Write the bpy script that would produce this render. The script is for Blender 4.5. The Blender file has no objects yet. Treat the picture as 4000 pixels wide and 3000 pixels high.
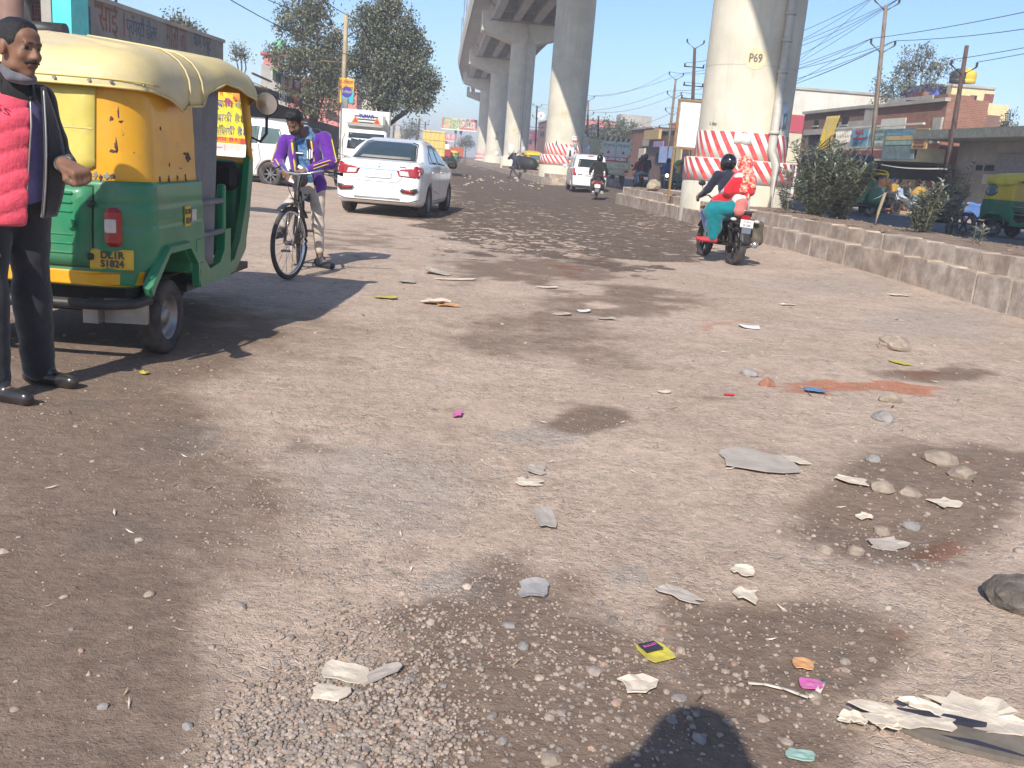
import bpy, bmesh, math, random
import numpy as np
from mathutils import Matrix, Vector
random.seed(7); RNG = np.random.default_rng(11)
R = math.radians
scene = bpy.context.scene
COL = scene.collection
# ------------------------------------------------------------------ camera
W0, H0, FPX = 4000., 3000., 3570.
PITCH = math.atan(877/3570.); ROLL = math.atan(0.080); HCAM = 1.26
FW = np.array([0, math.cos(PITCH), -math.sin(PITCH)]); RT = np.array([1., 0, 0]); UP = np.array([0, math.sin(PITCH), math.cos(PITCH)])
_c, _s = math.cos(ROLL), math.sin(ROLL)
cam = bpy.data.cameras.new('camera'); cam_o = bpy.data.objects.new('camera', cam); COL.objects.link(cam_o)
cam.sensor_fit = 'HORIZONTAL'; cam.sensor_width = 36; cam.lens = 36*FPX/W0; cam.clip_start = .05; cam.clip_end = 5000
_X = RT*_c+UP*_s; _Y = -RT*_s+UP*_c; _Z = -FW
cam_o.matrix_world = Matrix(((_X[0], _Y[0], _Z[0], 0), (_X[1], _Y[1], _Z[1], 0), (_X[2], _Y[2], _Z[2], HCAM), (0, 0, 0, 1)))
scene.camera = cam_o
# ------------------------------------------------------------------ sky, sun, exposure
SUN_AZ, SUN_EL = 15.5, 39.          # the sun stands behind the camera, a little to the left
HAZE = .0019
world = bpy.data.worlds.new('World'); scene.world = world; world.use_nodes = True
wn = world.node_tree; bg = wn.nodes['Background']
sky = wn.nodes.new('ShaderNodeTexSky'); sky.sky_type = 'NISHITA'; sky.sun_disc = False
sky.sun_elevation = R(SUN_EL); sky.sun_rotation = R(180+SUN_AZ)
sky.altitude = 200; sky.air_density = 1.0; sky.dust_density = .8; sky.ozone_density = 6.0
wn.links.new(sky.outputs[0], bg.inputs[0]); bg.inputs[1].default_value = 0.12
sl = bpy.data.lights.new('sun', 'SUN'); sl.energy = 4.2; sl.angle = R(.55); sl.color = (1, .93, .83)
sun = bpy.data.objects.new('sun', sl); COL.objects.link(sun)
_d = Vector((math.sin(R(SUN_AZ))*math.cos(R(SUN_EL)), math.cos(R(SUN_AZ))*math.cos(R(SUN_EL)), -math.sin(R(SUN_EL))))
sun.rotation_euler = _d.to_track_quat('-Z', 'Y').to_euler()
vs = scene.view_settings; vs.view_transform = 'Standard'; vs.look = 'None'; vs.exposure = 0.58; vs.gamma = 1; vs.use_curve_mapping = False
scene.render.engine = 'CYCLES'
scene.cycles.use_denoising = True
scene.cycles.max_bounces = 8; scene.cycles.volume_bounces = 1; scene.cycles.transparent_max_bounces = 12

# photo pixel -> ray / point on the ground or at a known distance
def ray(x, y):
    dx = x-W0/2; dy = H0/2-y
    return FW*FPX+RT*(dx*_c-dy*_s)+UP*(dx*_s+dy*_c)
def G(x, y, z=0.):
    d = ray(x, y); return np.array([0, 0, HCAM])+d*((z-HCAM)/d[2])
def at(x, y, Y):
    d = ray(x, y); return np.array([0, 0, HCAM])+d*(Y/d[1])
def to_px(P):
    q = np.asarray(P, float)-np.array([0, 0, HCAM]); dd = q@FW; a = q@RT/dd*FPX; b = q@UP/dd*FPX
    return W0/2+a*_c+b*_s, H0/2-(-a*_s+b*_c)
# the road runs 6.2 degrees left of the view: s along it, l across it
TA = .108; CA = 1/math.sqrt(1+TA*TA); SA = TA*CA; RZ_ROAD = math.atan(TA)
def lat(x, y): return x*CA+y*SA
def road(l, s, z=0.): return np.array([l*CA-s*SA, l*SA+s*CA, z])
def sstep(a, b, x):
    t = np.clip((x-a)/(b-a), 0, 1); return t*t*(3-2*t)
_perm = RNG.random((256, 256))
def vnoise(x, y):
    x = np.asarray(x, float); y = np.asarray(y, float)
    xi = np.floor(x).astype(int); yi = np.floor(y).astype(int); fx = x-xi; fy = y-yi
    fx = fx*fx*(3-2*fx); fy = fy*fy*(3-2*fy); g = lambda i, j: _perm[i & 255, j & 255]
    return (g(xi, yi)*(1-fx)+g(xi+1, yi)*fx)*(1-fy)+(g(xi, yi+1)*(1-fx)+g(xi+1, yi+1)*fx)*fy
def fbm(x, y, o=4):
    s = 0; a = .5
    for i in range(o): s = s+a*(vnoise(x*2**i+17*i, y*2**i+31*i)-.5)*2; a *= .5
    return s
def blob(px, py, cx, cy, rx, ry, edge=.5):
    d = np.sqrt(((px-cx)/rx)**2+((py-cy)/ry)**2); return 1-sstep(1-edge, 1+edge, d)
def gz_base(x, y):
    l = lat(np.asarray(x, float), np.asarray(y, float)); y = np.asarray(y, float)
    z = .2*sstep(6.4, 9.2, l)*sstep(4, 12, y)
    z = z+.10*sstep(-2.6, -4.6, l)*sstep(12, 20, y)
    z = z+.07*np.exp(-((l-6.35)/.45)**2)*sstep(9, 14, y)*(1-sstep(30, 34, y))
    return z
def gz(x, y):
    x = np.asarray(x, float); y = np.asarray(y, float)
    z = gz_base(x, y)
    far = 1/(1+(np.hypot(x, y)/25)**2)
    amp = .3+.7*sstep(-1.8, .5, x)
    z = z+(.018*fbm(x*.9, y*.9, 3)+.010*fbm(x*3.1+5, y*3.1, 3)*far)*amp*far**.5
    z = z-.05*np.exp(-((x-.9)/2.2)**2-((y-17.5)/4.5)**2)     # sunken broken asphalt
    z = z-.05*np.exp(-((x-1.45)/.5)**2-((y-3.35)/.35)**2)    # pothole
    return z
def gzf(x, y): return float(gz(x, y))
# ------------------------------------------------------------------ materials
MATS = {}
def _mixcol(nt, fac, a, b, typ='MIX'):
    n = nt.nodes.new('ShaderNodeMix'); n.data_type = 'RGBA'; n.blend_type = typ
    for sock, v in ((n.inputs[0], fac), (n.inputs[6], a), (n.inputs[7], b)):
        if isinstance(v, bpy.types.NodeSocket): nt.links.new(v, sock)
        elif isinstance(v, (int, float)): sock.default_value = v
        else: sock.default_value = (*v, 1)
    return n.outputs[2]
def _noise(nt, vec, scale, detail=4, rough=.6, dist=0):
    n = nt.nodes.new('ShaderNodeTexNoise'); n.inputs['Scale'].default_value = scale; n.inputs['Detail'].default_value = detail
    n.inputs['Roughness'].default_value = rough; n.inputs['Distortion'].default_value = dist; nt.links.new(vec, n.inputs['Vector']); return n.outputs[0]
def _ramp(nt, v, a, b, lo=0., hi=1.):
    n = nt.nodes.new('ShaderNodeMapRange'); n.interpolation_type = 'SMOOTHSTEP'; nt.links.new(v, n.inputs[0])
    n.inputs[1].default_value = a; n.inputs[2].default_value = b; n.inputs[3].default_value = lo; n.inputs[4].default_value = hi; return n.outputs[0]
def _math(nt, op, a, b=0.):
    n = nt.nodes.new('ShaderNodeMath'); n.operation = op
    for i, v in enumerate((a, b)):
        if isinstance(v, bpy.types.NodeSocket): nt.links.new(v, n.inputs[i])
        else: n.inputs[i].default_value = v
    return n.outputs[0]
def mat(name, col, rough=.6, metal=0, var=.1, scale=5, bump=0, bscale=60, bdist=.004, dirt=0, dcol=(.30, .23, .17), dscale=3, coat=0, spec=.5, alpha=1, trans=0, ior=1.45, vcol=None, chip=0, ccol=(.10, .06, .06), emit=None, sheen=0, streak=0, two=None, tscale=1.5):
    if name in MATS: return MATS[name]
    m = bpy.data.materials.new(name); m.use_nodes = True; nt = m.node_tree; b = nt.nodes['Principled BSDF']
    geo = nt.nodes.new('ShaderNodeNewGeometry'); pos = geo.outputs['Position']
    c = col
    if vcol:
        vc = nt.nodes.new('ShaderNodeAttribute'); vc.attribute_name = vcol; c = vc.outputs['Color']
    if two: c = _mixcol(nt, _ramp(nt, _noise(nt, pos, tscale, 6, .65), .42, .6), c, two)
    if var:
        n = _noise(nt, pos, scale, 5, .65)
        c = _mixcol(nt, 1., c, _mixcol(nt, _ramp(nt, n, .25, .75), (1-var*1.6,)*3, (1+var,)*3), 'MULTIPLY')
    if streak:
        mp = nt.nodes.new('ShaderNodeMapping'); mp.inputs['Scale'].default_value = (6, 6, .35); nt.links.new(pos, mp.inputs[0])
        c = _mixcol(nt, _math(nt, 'MULTIPLY', _ramp(nt, _noise(nt, mp.outputs[0], 1.3, 5, .7), .5, .75), streak), c, dcol)
    if chip:
        n = _noise(nt, pos, 14, 6, .7, .6); c = _mixcol(nt, _ramp(nt, n, .70-chip*.12, .72-chip*.12), c, ccol)
    if dirt:
        n = _noise(nt, pos, dscale, 7, .7); c = _mixcol(nt, _math(nt, 'MULTIPLY', _ramp(nt, n, .35, .72), dirt), c, dcol)
    if isinstance(c, bpy.types.NodeSocket): nt.links.new(c, b.inputs['Base Color'])
    else: b.inputs['Base Color'].default_value = (*c, 1)
    b.inputs['Roughness'].default_value = rough; b.inputs['Metallic'].default_value = metal
    b.inputs['Specular IOR Level'].default_value = spec; b.inputs['IOR'].default_value = ior
    b.inputs['Coat Weight'].default_value = coat; b.inputs['Coat Roughness'].default_value = .08
    b.inputs['Alpha'].default_value = alpha; b.inputs['Transmission Weight'].default_value = trans; b.inputs['Sheen Weight'].default_value = sheen
    if emit: b.inputs['Emission Color'].default_value = (*emit[:3], 1); b.inputs['Emission Strength'].default_value = emit[3]
    if bump:
        bp = nt.nodes.new('ShaderNodeBump'); bp.inputs['Strength'].default_value = bump; bp.inputs['Distance'].default_value = bdist
        nt.links.new(_noise(nt, pos, bscale, 6, .65), bp.inputs['Height']); nt.links.new(bp.outputs[0], b.inputs['Normal'])
    MATS[name] = m; return m
def srgb(r, g, b):
    f = lambda c: (c/255/12.92 if c/255 <= .04045 else ((c/255+.055)/1.055)**2.4); return (f(r), f(g), f(b))
# ------------------------------------------------------------------ objects
def link(o, parent=None):
    COL.objects.link(o)
    if parent is not None: o.parent = parent
    return o
def tag(o, label=None, cat=None, group=None, kind=None):
    for k, v in (('label', label), ('category', cat), ('group', group), ('kind', kind)):
        if v: o[k] = v
    return o
def thing(name, label, cat, loc=(0, 0, 0), rz=0, group=None, rx=0, ry=0):
    o = link(bpy.data.objects.new(name, None)); o.location = tuple(float(v) for v in loc); o.rotation_euler = (rx, ry, rz); o.empty_display_size = .1
    return tag(o, label, cat, group)
def mesh_obj(name, me, parent=None, mats=()):
    for m in mats: me.materials.append(m)
    return link(bpy.data.objects.new(name, me), parent)
def raw_mesh(name, V, F, mats=(), parent=None, smooth=True, mi=None, uv=None):
    me = bpy.data.meshes.new(name); V = np.asarray(V, np.float32)
    if isinstance(F, np.ndarray) and len(F):
        n = F.shape[1]; me.vertices.add(len(V)); me.vertices.foreach_set('co', V.ravel())
        me.loops.add(F.size); me.loops.foreach_set('vertex_index', F.ravel().astype(np.int32))
        me.polygons.add(len(F)); me.polygons.foreach_set('loop_start', np.arange(0, F.size, n, dtype=np.int32))
        me.update(calc_edges=True)
    else:
        me.from_pydata(V.tolist(), [], [list(map(int, f)) for f in F])
    me.polygons.foreach_set('use_smooth', np.full(len(me.polygons), smooth))
    if mi is not None: me.polygons.foreach_set('material_index', np.asarray(mi, np.int32))
    me.validate()
    return mesh_obj(name, me, parent, mats)
def copy_tree(o, parent=None):
    c = o.copy(); COL.objects.link(c); c.parent = parent
    for ch in list(o.children): copy_tree(ch, c)
    return c
def frame(d, upv=(0, 0, 1)):
    d = np.asarray(d, float); d = d/np.linalg.norm(d); u = np.asarray(upv, float)
    if abs(d@u)/np.linalg.norm(u) > .98: u = np.array([1., 0, 0])
    x = np.cross(d, u); x /= np.linalg.norm(x); return x, np.cross(x, d), d
class MB:
    def __init__(s): s.v = []; s.f = []; s.m = []; s.s = []
    def add(s, V, F, mi=0, smooth=False):
        n = len(s.v); s.v.extend([tuple(map(float, p)) for p in V])
        for f in F: s.f.append([i+n for i in f]); s.m.append(mi); s.s.append(smooth)
        return s
    def box(s, c, d, mi=0, rz=0, rx=0, ry=0, b=0.):
        hx, hy, hz = d[0]/2, d[1]/2, d[2]/2
        if b:
            b = min(b, hx*.9, hy*.9, hz*.9); V = []
            for sx in (-1, 1):
                for sy in (-1, 1):
                    for sz in (-1, 1): V += [(sx*hx, sy*(hy-b), sz*(hz-b)), (sx*(hx-b), sy*hy, sz*(hz-b)), (sx*(hx-b), sy*(hy-b), sz*hz)]
            F = BEVF
        else:
            V = [(sx*hx, sy*hy, sz*hz) for sx in (-1, 1) for sy in (-1, 1) for sz in (-1, 1)]
            F = [(0, 1, 3, 2), (4, 6, 7, 5), (0, 4, 5, 1), (2, 3, 7, 6), (0, 2, 6, 4), (1, 5, 7, 3)]
        if rz or rx or ry:
            from mathutils import Euler
            M = np.array(Euler((rx, ry, rz)).to_matrix()); V = [M@np.array(p) for p in V]
        return s.add([np.array(p)+np.array(c) for p in V], F, mi)
    def cyl(s, p0, p1, r0, r1=None, n=12, mi=0, caps=True, smooth=True):
        r1 = r0 if r1 is None else r1; p0 = np.array(p0, float); p1 = np.array(p1, float); x, y, d = frame(p1-p0)
        V = []
        for p, r in ((p0, r0), (p1, r1)):
            for i in range(n): a = 2*math.pi*i/n; V.append(p+x*r*math.cos(a)+y*r*math.sin(a))
        s.add(V, [(i, (i+1) % n, n+(i+1) % n, n+i) for i in range(n)], mi, smooth)
        if caps: s.add(V, [tuple(range(n-1, -1, -1)), tuple(range(n, 2*n))], mi, False)
        return s
    def tube(s, pts, r, n=8, mi=0, closed=False, caps=True, smooth=True):
        pts = [np.array(p, float) for p in pts]; m = len(pts); V = []; up = None
        rr = r if hasattr(r, '__len__') else [r]*m
        for i, p in enumerate(pts):
            a = pts[(i-1) % m] if (closed or i > 0) else p; b = pts[(i+1) % m] if (closed or i < m-1) else p
            d = b-a; d = d/(np.linalg.norm(d)+1e-9)
            if up is None: x, y, _ = frame(d)
            else:
                x = up-d*(up@d); nx = np.linalg.norm(x); x = x/nx if nx > 1e-6 else frame(d)[0]; y = np.cross(d, x)
            up = x
            for k in range(n): t = 2*math.pi*k/n; V.append(p+x*rr[i]*math.cos(t)+y*rr[i]*math.sin(t))
        F = []
        for i in range(m if closed else m-1):
            j = (i+1) % m
            for k in range(n): F.append((i*n+k, i*n+(k+1) % n, j*n+(k+1) % n, j*n+k))
        s.add(V, F, mi, smooth)
        if caps and not closed: s.add(V, [tuple(range(n-1, -1, -1)), tuple(range((m-1)*n, m*n))], mi, False)
        return s
    def lathe(s, prof, o=(0, 0, 0), ax=(0, 0, 1), n=24, mi=0, smooth=True):
        x, y, d = frame(ax); o = np.array(o, float); V = []; m = len(prof)
        for r, z in prof:
            for k in range(n): t = 2*math.pi*k/n; V.append(o+d*z+x*r*math.cos(t)+y*r*math.sin(t))
        F = [(i*n+k, i*n+(k+1) % n, (i+1)*n+(k+1) % n, (i+1)*n+k) for i in range(m-1) for k in range(n)]
        return s.add(V, F, mi, smooth)
    def prism(s, poly, a, b, plane='xz', mi=0, smooth=False):
        def P(u, v, w): return {'xz': (u, w, v), 'xy': (u, v, w), 'yz': (w, u, v)}[plane]
        n = len(poly); V = [P(u, v, a) for u, v in poly]+[P(u, v, b) for u, v in poly]
        F = [tuple(range(n-1, -1, -1)), tuple(range(n, 2*n))]+[(i, (i+1) % n, n+(i+1) % n, n+i) for i in range(n)]
        return s.add(V, F, mi, smooth)
    def quad(s, a, b, c, d, mi=0): return s.add([a, b, c, d], [(0, 1, 2, 3)], mi)
    def sheet(s, fn, nu, nv, mi=0, smooth=True):
        V = [fn(i/nu, j/nv) for i in range(nu+1) for j in range(nv+1)]
        return s.add(V, [(i*(nv+1)+j, (i+1)*(nv+1)+j, (i+1)*(nv+1)+j+1, i*(nv+1)+j+1) for i in range(nu) for j in range(nv)], mi, smooth)
    def ball(s, c, r, mi=0, n=12, m=8):
        r = np.array(r if hasattr(r, '__len__') else (r, r, r)); c = np.array(c)
        V = [c+r*np.array((0, 0, 1))]+[c+r*np.array((math.sin(math.pi*j/m)*math.cos(2*math.pi*i/n), math.sin(math.pi*j/m)*math.sin(2*math.pi*i/n), math.cos(math.pi*j/m))) for j in range(1, m) for i in range(n)]+[c-r*np.array((0, 0, 1))]
        F = [(0, 1+i, 1+(i+1) % n) for i in range(n)]+[(1+(j-1)*n+i, 1+j*n+i, 1+j*n+(i+1) % n, 1+(j-1)*n+(i+1) % n) for j in range(1, m-1) for i in range(n)]
        F += [(len(V)-1, 1+(m-2)*n+(i+1) % n, 1+(m-2)*n+i) for i in range(n)]
        return s.add(V, F, mi, True)
    def build(s, name, mats, parent=None, solid=0, fix=True):
        me = bpy.data.meshes.new(name); me.from_pydata(s.v, [], s.f)
        me.polygons.foreach_set('use_smooth', s.s); me.polygons.foreach_set('material_index', s.m)
        if fix:
            bm = bmesh.new(); bm.from_mesh(me); bmesh.ops.remove_doubles(bm, verts=bm.verts, dist=1e-5); bmesh.ops.recalc_face_normals(bm, faces=bm.faces); bm.to_mesh(me); bm.free()
        o = mesh_obj(name, me, parent, mats if isinstance(mats, (list, tuple)) else [mats])
        if solid: md = o.modifiers.new('thickness', 'SOLIDIFY'); md.thickness = solid
        return o
def _bevf():
    V = []
    h = (1, 1, 1); b = .3
    for sx in (-1, 1):
        for sy in (-1, 1):
            for sz in (-1, 1): V += [(sx, sy*(1-b), sz*(1-b)), (sx*(1-b), sy, sz*(1-b)), (sx*(1-b), sy*(1-b), sz)]
    i = lambda sx, sy, sz, k: ((sx > 0)*4+(sy > 0)*2+(sz > 0))*3+k
    F = [tuple(i(a, c, e, k) for k in range(3)) for a in (-1, 1) for c in (-1, 1) for e in (-1, 1)]
    for a in (-1, 1):
        F.append(tuple(i(a, *q, 0) for q in ((-1, -1), (1, -1), (1, 1), (-1, 1))))
        F.append(tuple(i(q[0], a, q[1], 1) for q in ((-1, -1), (1, -1), (1, 1), (-1, 1))))
        F.append(tuple(i(q[0], q[1], a, 2) for q in ((-1, -1), (1, -1), (1, 1), (-1, 1))))
        for c in (-1, 1):
            F.append((i(a, c, -1, 0), i(a, c, 1, 0), i(a, c, 1, 1), i(a, c, -1, 1)))
            F.append((i(a, -1, c, 0), i(a, 1, c, 0), i(a, 1, c, 2), i(a, -1, c, 2)))
            F.append((i(-1, a, c, 1), i(1, a, c, 1), i(1, a, c, 2), i(-1, a, c, 2)))
    return F
BEVF = _bevf()
def stone_mesh(name, seed, mats, sub=1, flat=.7, rough=.25, smooth=False):
    bm = bmesh.new(); bmesh.ops.create_icosphere(bm, subdivisions=sub, radius=.5); r = random.Random(seed)
    k = [Vector((r.uniform(-1, 1), r.uniform(-1, 1), r.uniform(-1, 1))).normalized() for _ in range(7)]
    for v in bm.verts:
        d = v.co.normalized(); s = 1
        for q in k: s = min(s, (.62+.3*r.random()*0+.12)/max(d.dot(q), .45))
        v.co = d*.5*s*(1+rough*(.3 if sub < 3 else .55)*(r.random()-.5)); v.co.z *= flat
    me = bpy.data.meshes.new(name); bm.to_mesh(me); bm.free()
    for p in me.polygons: p.use_smooth = smooth
    for m in mats: me.materials.append(m)
    return me
# ------------------------------------------------------------------ writing (flat print)
def text(s, size, m, parent, loc, rot=(0, 0, 0), name='lettering', align='CENTER', ext=.0015, sx=1., bold=0., wrap=None, font=None):
    cu = bpy.data.curves.new(name, 'FONT'); cu.body = s; cu.size = size; cu.align_x = align; cu.align_y = 'CENTER'; cu.extrude = ext; cu.offset = bold; cu.resolution_u = 3
    t = bpy.data.objects.new(name, cu); COL.objects.link(t)
    me = bpy.data.meshes.new_from_object(t); bpy.data.objects.remove(t); bpy.data.curves.remove(cu)
    n = len(me.vertices); co = np.empty(n*3, np.float32); me.vertices.foreach_get('co', co); co = co.reshape(-1, 3); co[:, 0] *= sx
    if wrap:  # bend round a pillar of that radius (text lies in x,y; pillar axis along y, centre at z=-wrap)
        a = co[:, 0]/wrap; rr = wrap+co[:, 2]; co[:, 0] = rr*np.sin(a); co[:, 2] = rr*np.cos(a)-wrap
    me.vertices.foreach_set('co', co.ravel()); me.name = name
    me.materials.clear()
    o = mesh_obj(name, me, parent, [m]); o.location = tuple(map(float, loc)); o.rotation_euler = rot
    return o
# ------------------------------------------------------------------ signed-distance bodies
def _cap(P, a, b, r0, r1):
    a = np.array(a, float); b = np.array(b, float); ba = b-a; L = ba@ba+1e-12
    t = np.clip(((P-a)@ba)/L, 0, 1); return np.linalg.norm(P-a-t[:, None]*ba, axis=1)-(r0+(r1-r0)*t)
def _ell(P, c, r, M=None):
    q = P-np.array(c, float)
    if M is not None: q = q@np.asarray(M)
    r = np.array(r, float); k0 = np.linalg.norm(q/r, axis=1); k1 = np.linalg.norm(q/(r*r), axis=1)+1e-9; return k0*(k0-1)/k1
def _rbox(P, c, hh, rd, M=None):
    q = P-np.array(c, float)
    if M is not None: q = q@np.asarray(M)
    q = np.abs(q)-(np.array(hh, float)-rd); return np.linalg.norm(np.maximum(q, 0), axis=1)+np.minimum(q.max(1), 0)-rd
def poly_sd(u, v, poly):
    poly = np.array(poly, float); n = len(poly); d = np.full(u.shape, 1e9); s = np.ones(u.shape)
    for i in range(n):
        a = poly[i]; b = poly[i-1]; e = b-a; wu = u-a[0]; wv = v-a[1]
        t = np.clip((wu*e[0]+wv*e[1])/(e@e+1e-12), 0, 1); d = np.minimum(d, (wu-e[0]*t)**2+(wv-e[1]*t)**2)
        c1 = v >= a[1]; c2 = v < b[1]; c3 = e[0]*wv > e[1]*wu
        s = np.where((c1 & c2 & c3) | (~c1 & ~c2 & ~c3), -s, s)
    return s*np.sqrt(d)
def smin(a, b, k):
    h = np.clip(.5+.5*(b-a)/k, 0, 1); return b+(a-b)*h-k*h*(1-h)
def smax(a, b, k): return -smin(-a, -b, k)
def prim_d(P, p):
    t = p[0]
    if t == 'c': return _cap(P, *p[1:5])
    if t == 'e': return _ell(P, p[1], p[2], p[4] if len(p) > 4 else None)
    if t == 'b': return _rbox(P, p[1], p[2], p[3], p[5] if len(p) > 5 else None)
def prim_mi(p): return {'c': 5, 'e': 3, 'b': 4}[p[0]]
def nets(fn, lo, hi, res):
    lo = np.array(lo, float); hi = np.array(hi, float); n = np.maximum(np.ceil((hi-lo)/res).astype(int)+1, 3)
    ax = [lo[i]+res*np.arange(n[i]) for i in range(3)]
    if isinstance(fn, dict):        # list of primitives, each evaluated only near itself
        k = fn['k']; D = np.full(n, .3, np.float32); mg = k*1.1+3*res
        for p in fn['prims']:
            l, h = prim_box(p); i0 = np.clip(np.floor((l-mg-lo)/res).astype(int), 0, n-1); i1 = np.clip(np.ceil((h+mg-lo)/res).astype(int)+1, 1, n)
            X, Y, Z = np.meshgrid(*[ax[i][i0[i]:i1[i]] for i in range(3)], indexing='ij'); q = prim_d(np.stack([X.ravel(), Y.ravel(), Z.ravel()], 1), p).reshape(X.shape)
            sl_ = tuple(slice(i0[i], i1[i]) for i in range(3)); D[sl_] = smin(D[sl_], q, k)
        near = np.argwhere(np.abs(D) < .12); P = lo+near*res; d = D[near[:, 0], near[:, 1], near[:, 2]].astype(float)
        for p in fn['cut']: d = smax(d, -(p(P) if callable(p) else prim_d(P, p)), .012)
        if fn['disp'] is not None: d = d+fn['disp'](P)
        D[near[:, 0], near[:, 1], near[:, 2]] = d
    else:
        X, Y, Z = np.meshgrid(*ax, indexing='ij'); D = fn(np.stack([X.ravel(), Y.ravel(), Z.ravel()], 1)).reshape(n).astype(np.float32)
    S = D < 0; c = n-1
    sl = lambda i, j, k: (slice(i, i+c[0]), slice(j, j+c[1]), slice(k, k+c[2]))
    cnt = sum(S[sl(i, j, k)].astype(np.int8) for i in (0, 1) for j in (0, 1) for k in (0, 1))
    act = (cnt > 0) & (cnt < 8); idx = -np.ones(c, np.int64); ids = np.argwhere(act); idx[act] = np.arange(len(ids))
    acc = np.zeros((len(ids), 3)); num = np.zeros(len(ids))
    for axn in range(3):
        for a in (0, 1):
            for b in (0, 1):
                o0 = [0, 0, 0]; oth = [q for q in range(3) if q != axn]; o0[oth[0]] = a; o0[oth[1]] = b; o1 = list(o0); o1[axn] = 1
                p0 = ids+o0; p1 = ids+o1; d0 = D[p0[:, 0], p0[:, 1], p0[:, 2]]; d1 = D[p1[:, 0], p1[:, 1], p1[:, 2]]
                m = (d0 < 0) != (d1 < 0); t = np.where(m, d0/(d0-d1+1e-12), 0); q = p0.astype(float); q[:, axn] += t
                acc[m] += q[m]; num[m] += 1
    V = lo+acc/num[:, None]*res; F = []
    for axn in range(3):
        oth = [q for q in range(3) if q != axn]; s0 = [slice(None)]*3; s1 = [slice(None)]*3
        s0[axn] = slice(0, -1); s1[axn] = slice(1, None); e = S[tuple(s0)] != S[tuple(s1)]
        p = np.argwhere(e); p = p[(p[:, oth[0]] > 0) & (p[:, oth[1]] > 0) & (p[:, oth[0]] < c[oth[0]]) & (p[:, oth[1]] < c[oth[1]])]
        if not len(p): continue
        def I(da, db):
            q = p.copy(); q[:, oth[0]] -= da; q[:, oth[1]] -= db; return idx[q[:, 0], q[:, 1], q[:, 2]]
        quad = np.stack([I(1, 1), I(0, 1), I(0, 0), I(1, 0)], 1); ins = S[p[:, 0], p[:, 1], p[:, 2]]
        flip = ins if axn != 1 else ~ins
        quad[~flip] = quad[~flip][:, ::-1]; F.append(quad)
    F = np.concatenate(F); F = F[(F >= 0).all(1)]
    return V, F
def prim_box(p):
    if p[0] == 'c': return np.minimum(np.array(p[1], float)-p[3], np.array(p[2], float)-p[4]), np.maximum(np.array(p[1], float)+p[3], np.array(p[2], float)+p[4])
    r = np.array(p[2], float)
    if (len(p) > 4 and p[0] == 'e') or (len(p) > 5 and p[0] == 'b'): r = np.full(3, np.linalg.norm(r) if p[0] == 'b' else r.max())
    return np.array(p[1], float)-r, np.array(p[1], float)+r
def sdf_obj(name, prims, mats, parent=None, res=.01, k=.02, cut=(), disp=None, pad=.03):
    bx = [prim_box(p) for p in prims]; lo = np.min([b[0] for b in bx], 0); hi = np.max([b[1] for b in bx], 0)
    V, F = nets({'prims': prims, 'k': k, 'cut': cut, 'disp': disp}, lo-pad, hi+pad, res)
    c = V[F].mean(1)
    if len(mats) > 1:
        best = np.full(len(c), 1e9); mi = np.zeros(len(c), int)
        for p in prims:
            q = prim_d(c, p); w = q < best; best[w] = q[w]; mi[w] = p[prim_mi(p)]
        for p in prims:
            if p[prim_mi(p)]: mi[prim_d(c, p) < .0022] = p[prim_mi(p)]
    else: mi = None
    o = raw_mesh(name, V, F, mats, parent, True, mi)
    if name in ('jacket', 'jacket_sleeve', 'shirt', 'trousers', 'hair', 'collar', 'shawl', 'head_scarf', 'kurta'): md = o.modifiers.new('soften', 'SMOOTH'); md.factor = .5; md.iterations = 4
    return o
def cast(fn, P0, d, n=70):
    P = np.array(P0, float); d = np.array(d, float)
    for _ in range(n): P = P+d*(fn(P)*.85)[:, None]
    return P
def patch(name, fn, poly, axis, far, m, parent, off=.006, rings=5, seg=6, skirt=.02):
    # lay a panel whose outline is given in the plane across 'axis' onto the body fn
    poly = np.array(poly, float); B = []
    for i in range(len(poly)):
        a, b = poly[i], poly[(i+1) % len(poly)]
        for t in range(seg): B.append(a+(b-a)*t/seg)
    B = np.array(B); c = B.mean(0); nb = len(B); pts = [c[None]]
    for r in range(1, rings+1): pts.append(c+(B-c)*r/rings)
    pts = np.concatenate(pts); ai = {'x': 0, 'y': 1, 'z': 2}[axis]; oth = [i for i in range(3) if i != ai]
    P0 = np.zeros((len(pts), 3)); P0[:, oth[0]] = pts[:, 0]; P0[:, oth[1]] = pts[:, 1]; P0[:, ai] = far
    d = np.zeros(3); d[ai] = -np.sign(far-0) if axis != 'y' else (1 if far < 1 else -1)
    P = cast(fn, P0, d)
    for _ in range(8):
        bad = np.abs(fn(P)) > .02
        if not bad.any(): break
        pts[bad] = c+(pts[bad]-c)*.9; P0[:, oth[0]] = pts[:, 0]; P0[:, oth[1]] = pts[:, 1]; P[bad] = cast(fn, P0[bad], d)
    out = P-d*off
    V = np.concatenate([out, P[-nb:]+d*skirt]); F = [(0, 1+i, 1+(i+1) % nb) for i in range(nb)]
    for r in range(rings): 
        if r == 0: continue
        a = 1+(r-1)*nb; b = 1+r*nb; F += [(a+i, b+i, b+(i+1) % nb, a+(i+1) % nb) for i in range(nb)]
    a = 1+(rings-1)*nb; b = len(out); F += [(a+i, b+i, b+(i+1) % nb, a+(i+1) % nb) for i in range(nb)]
    mb = MB(); mb.add(V, F, 0, True); return mb.build(name, m, parent)
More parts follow.
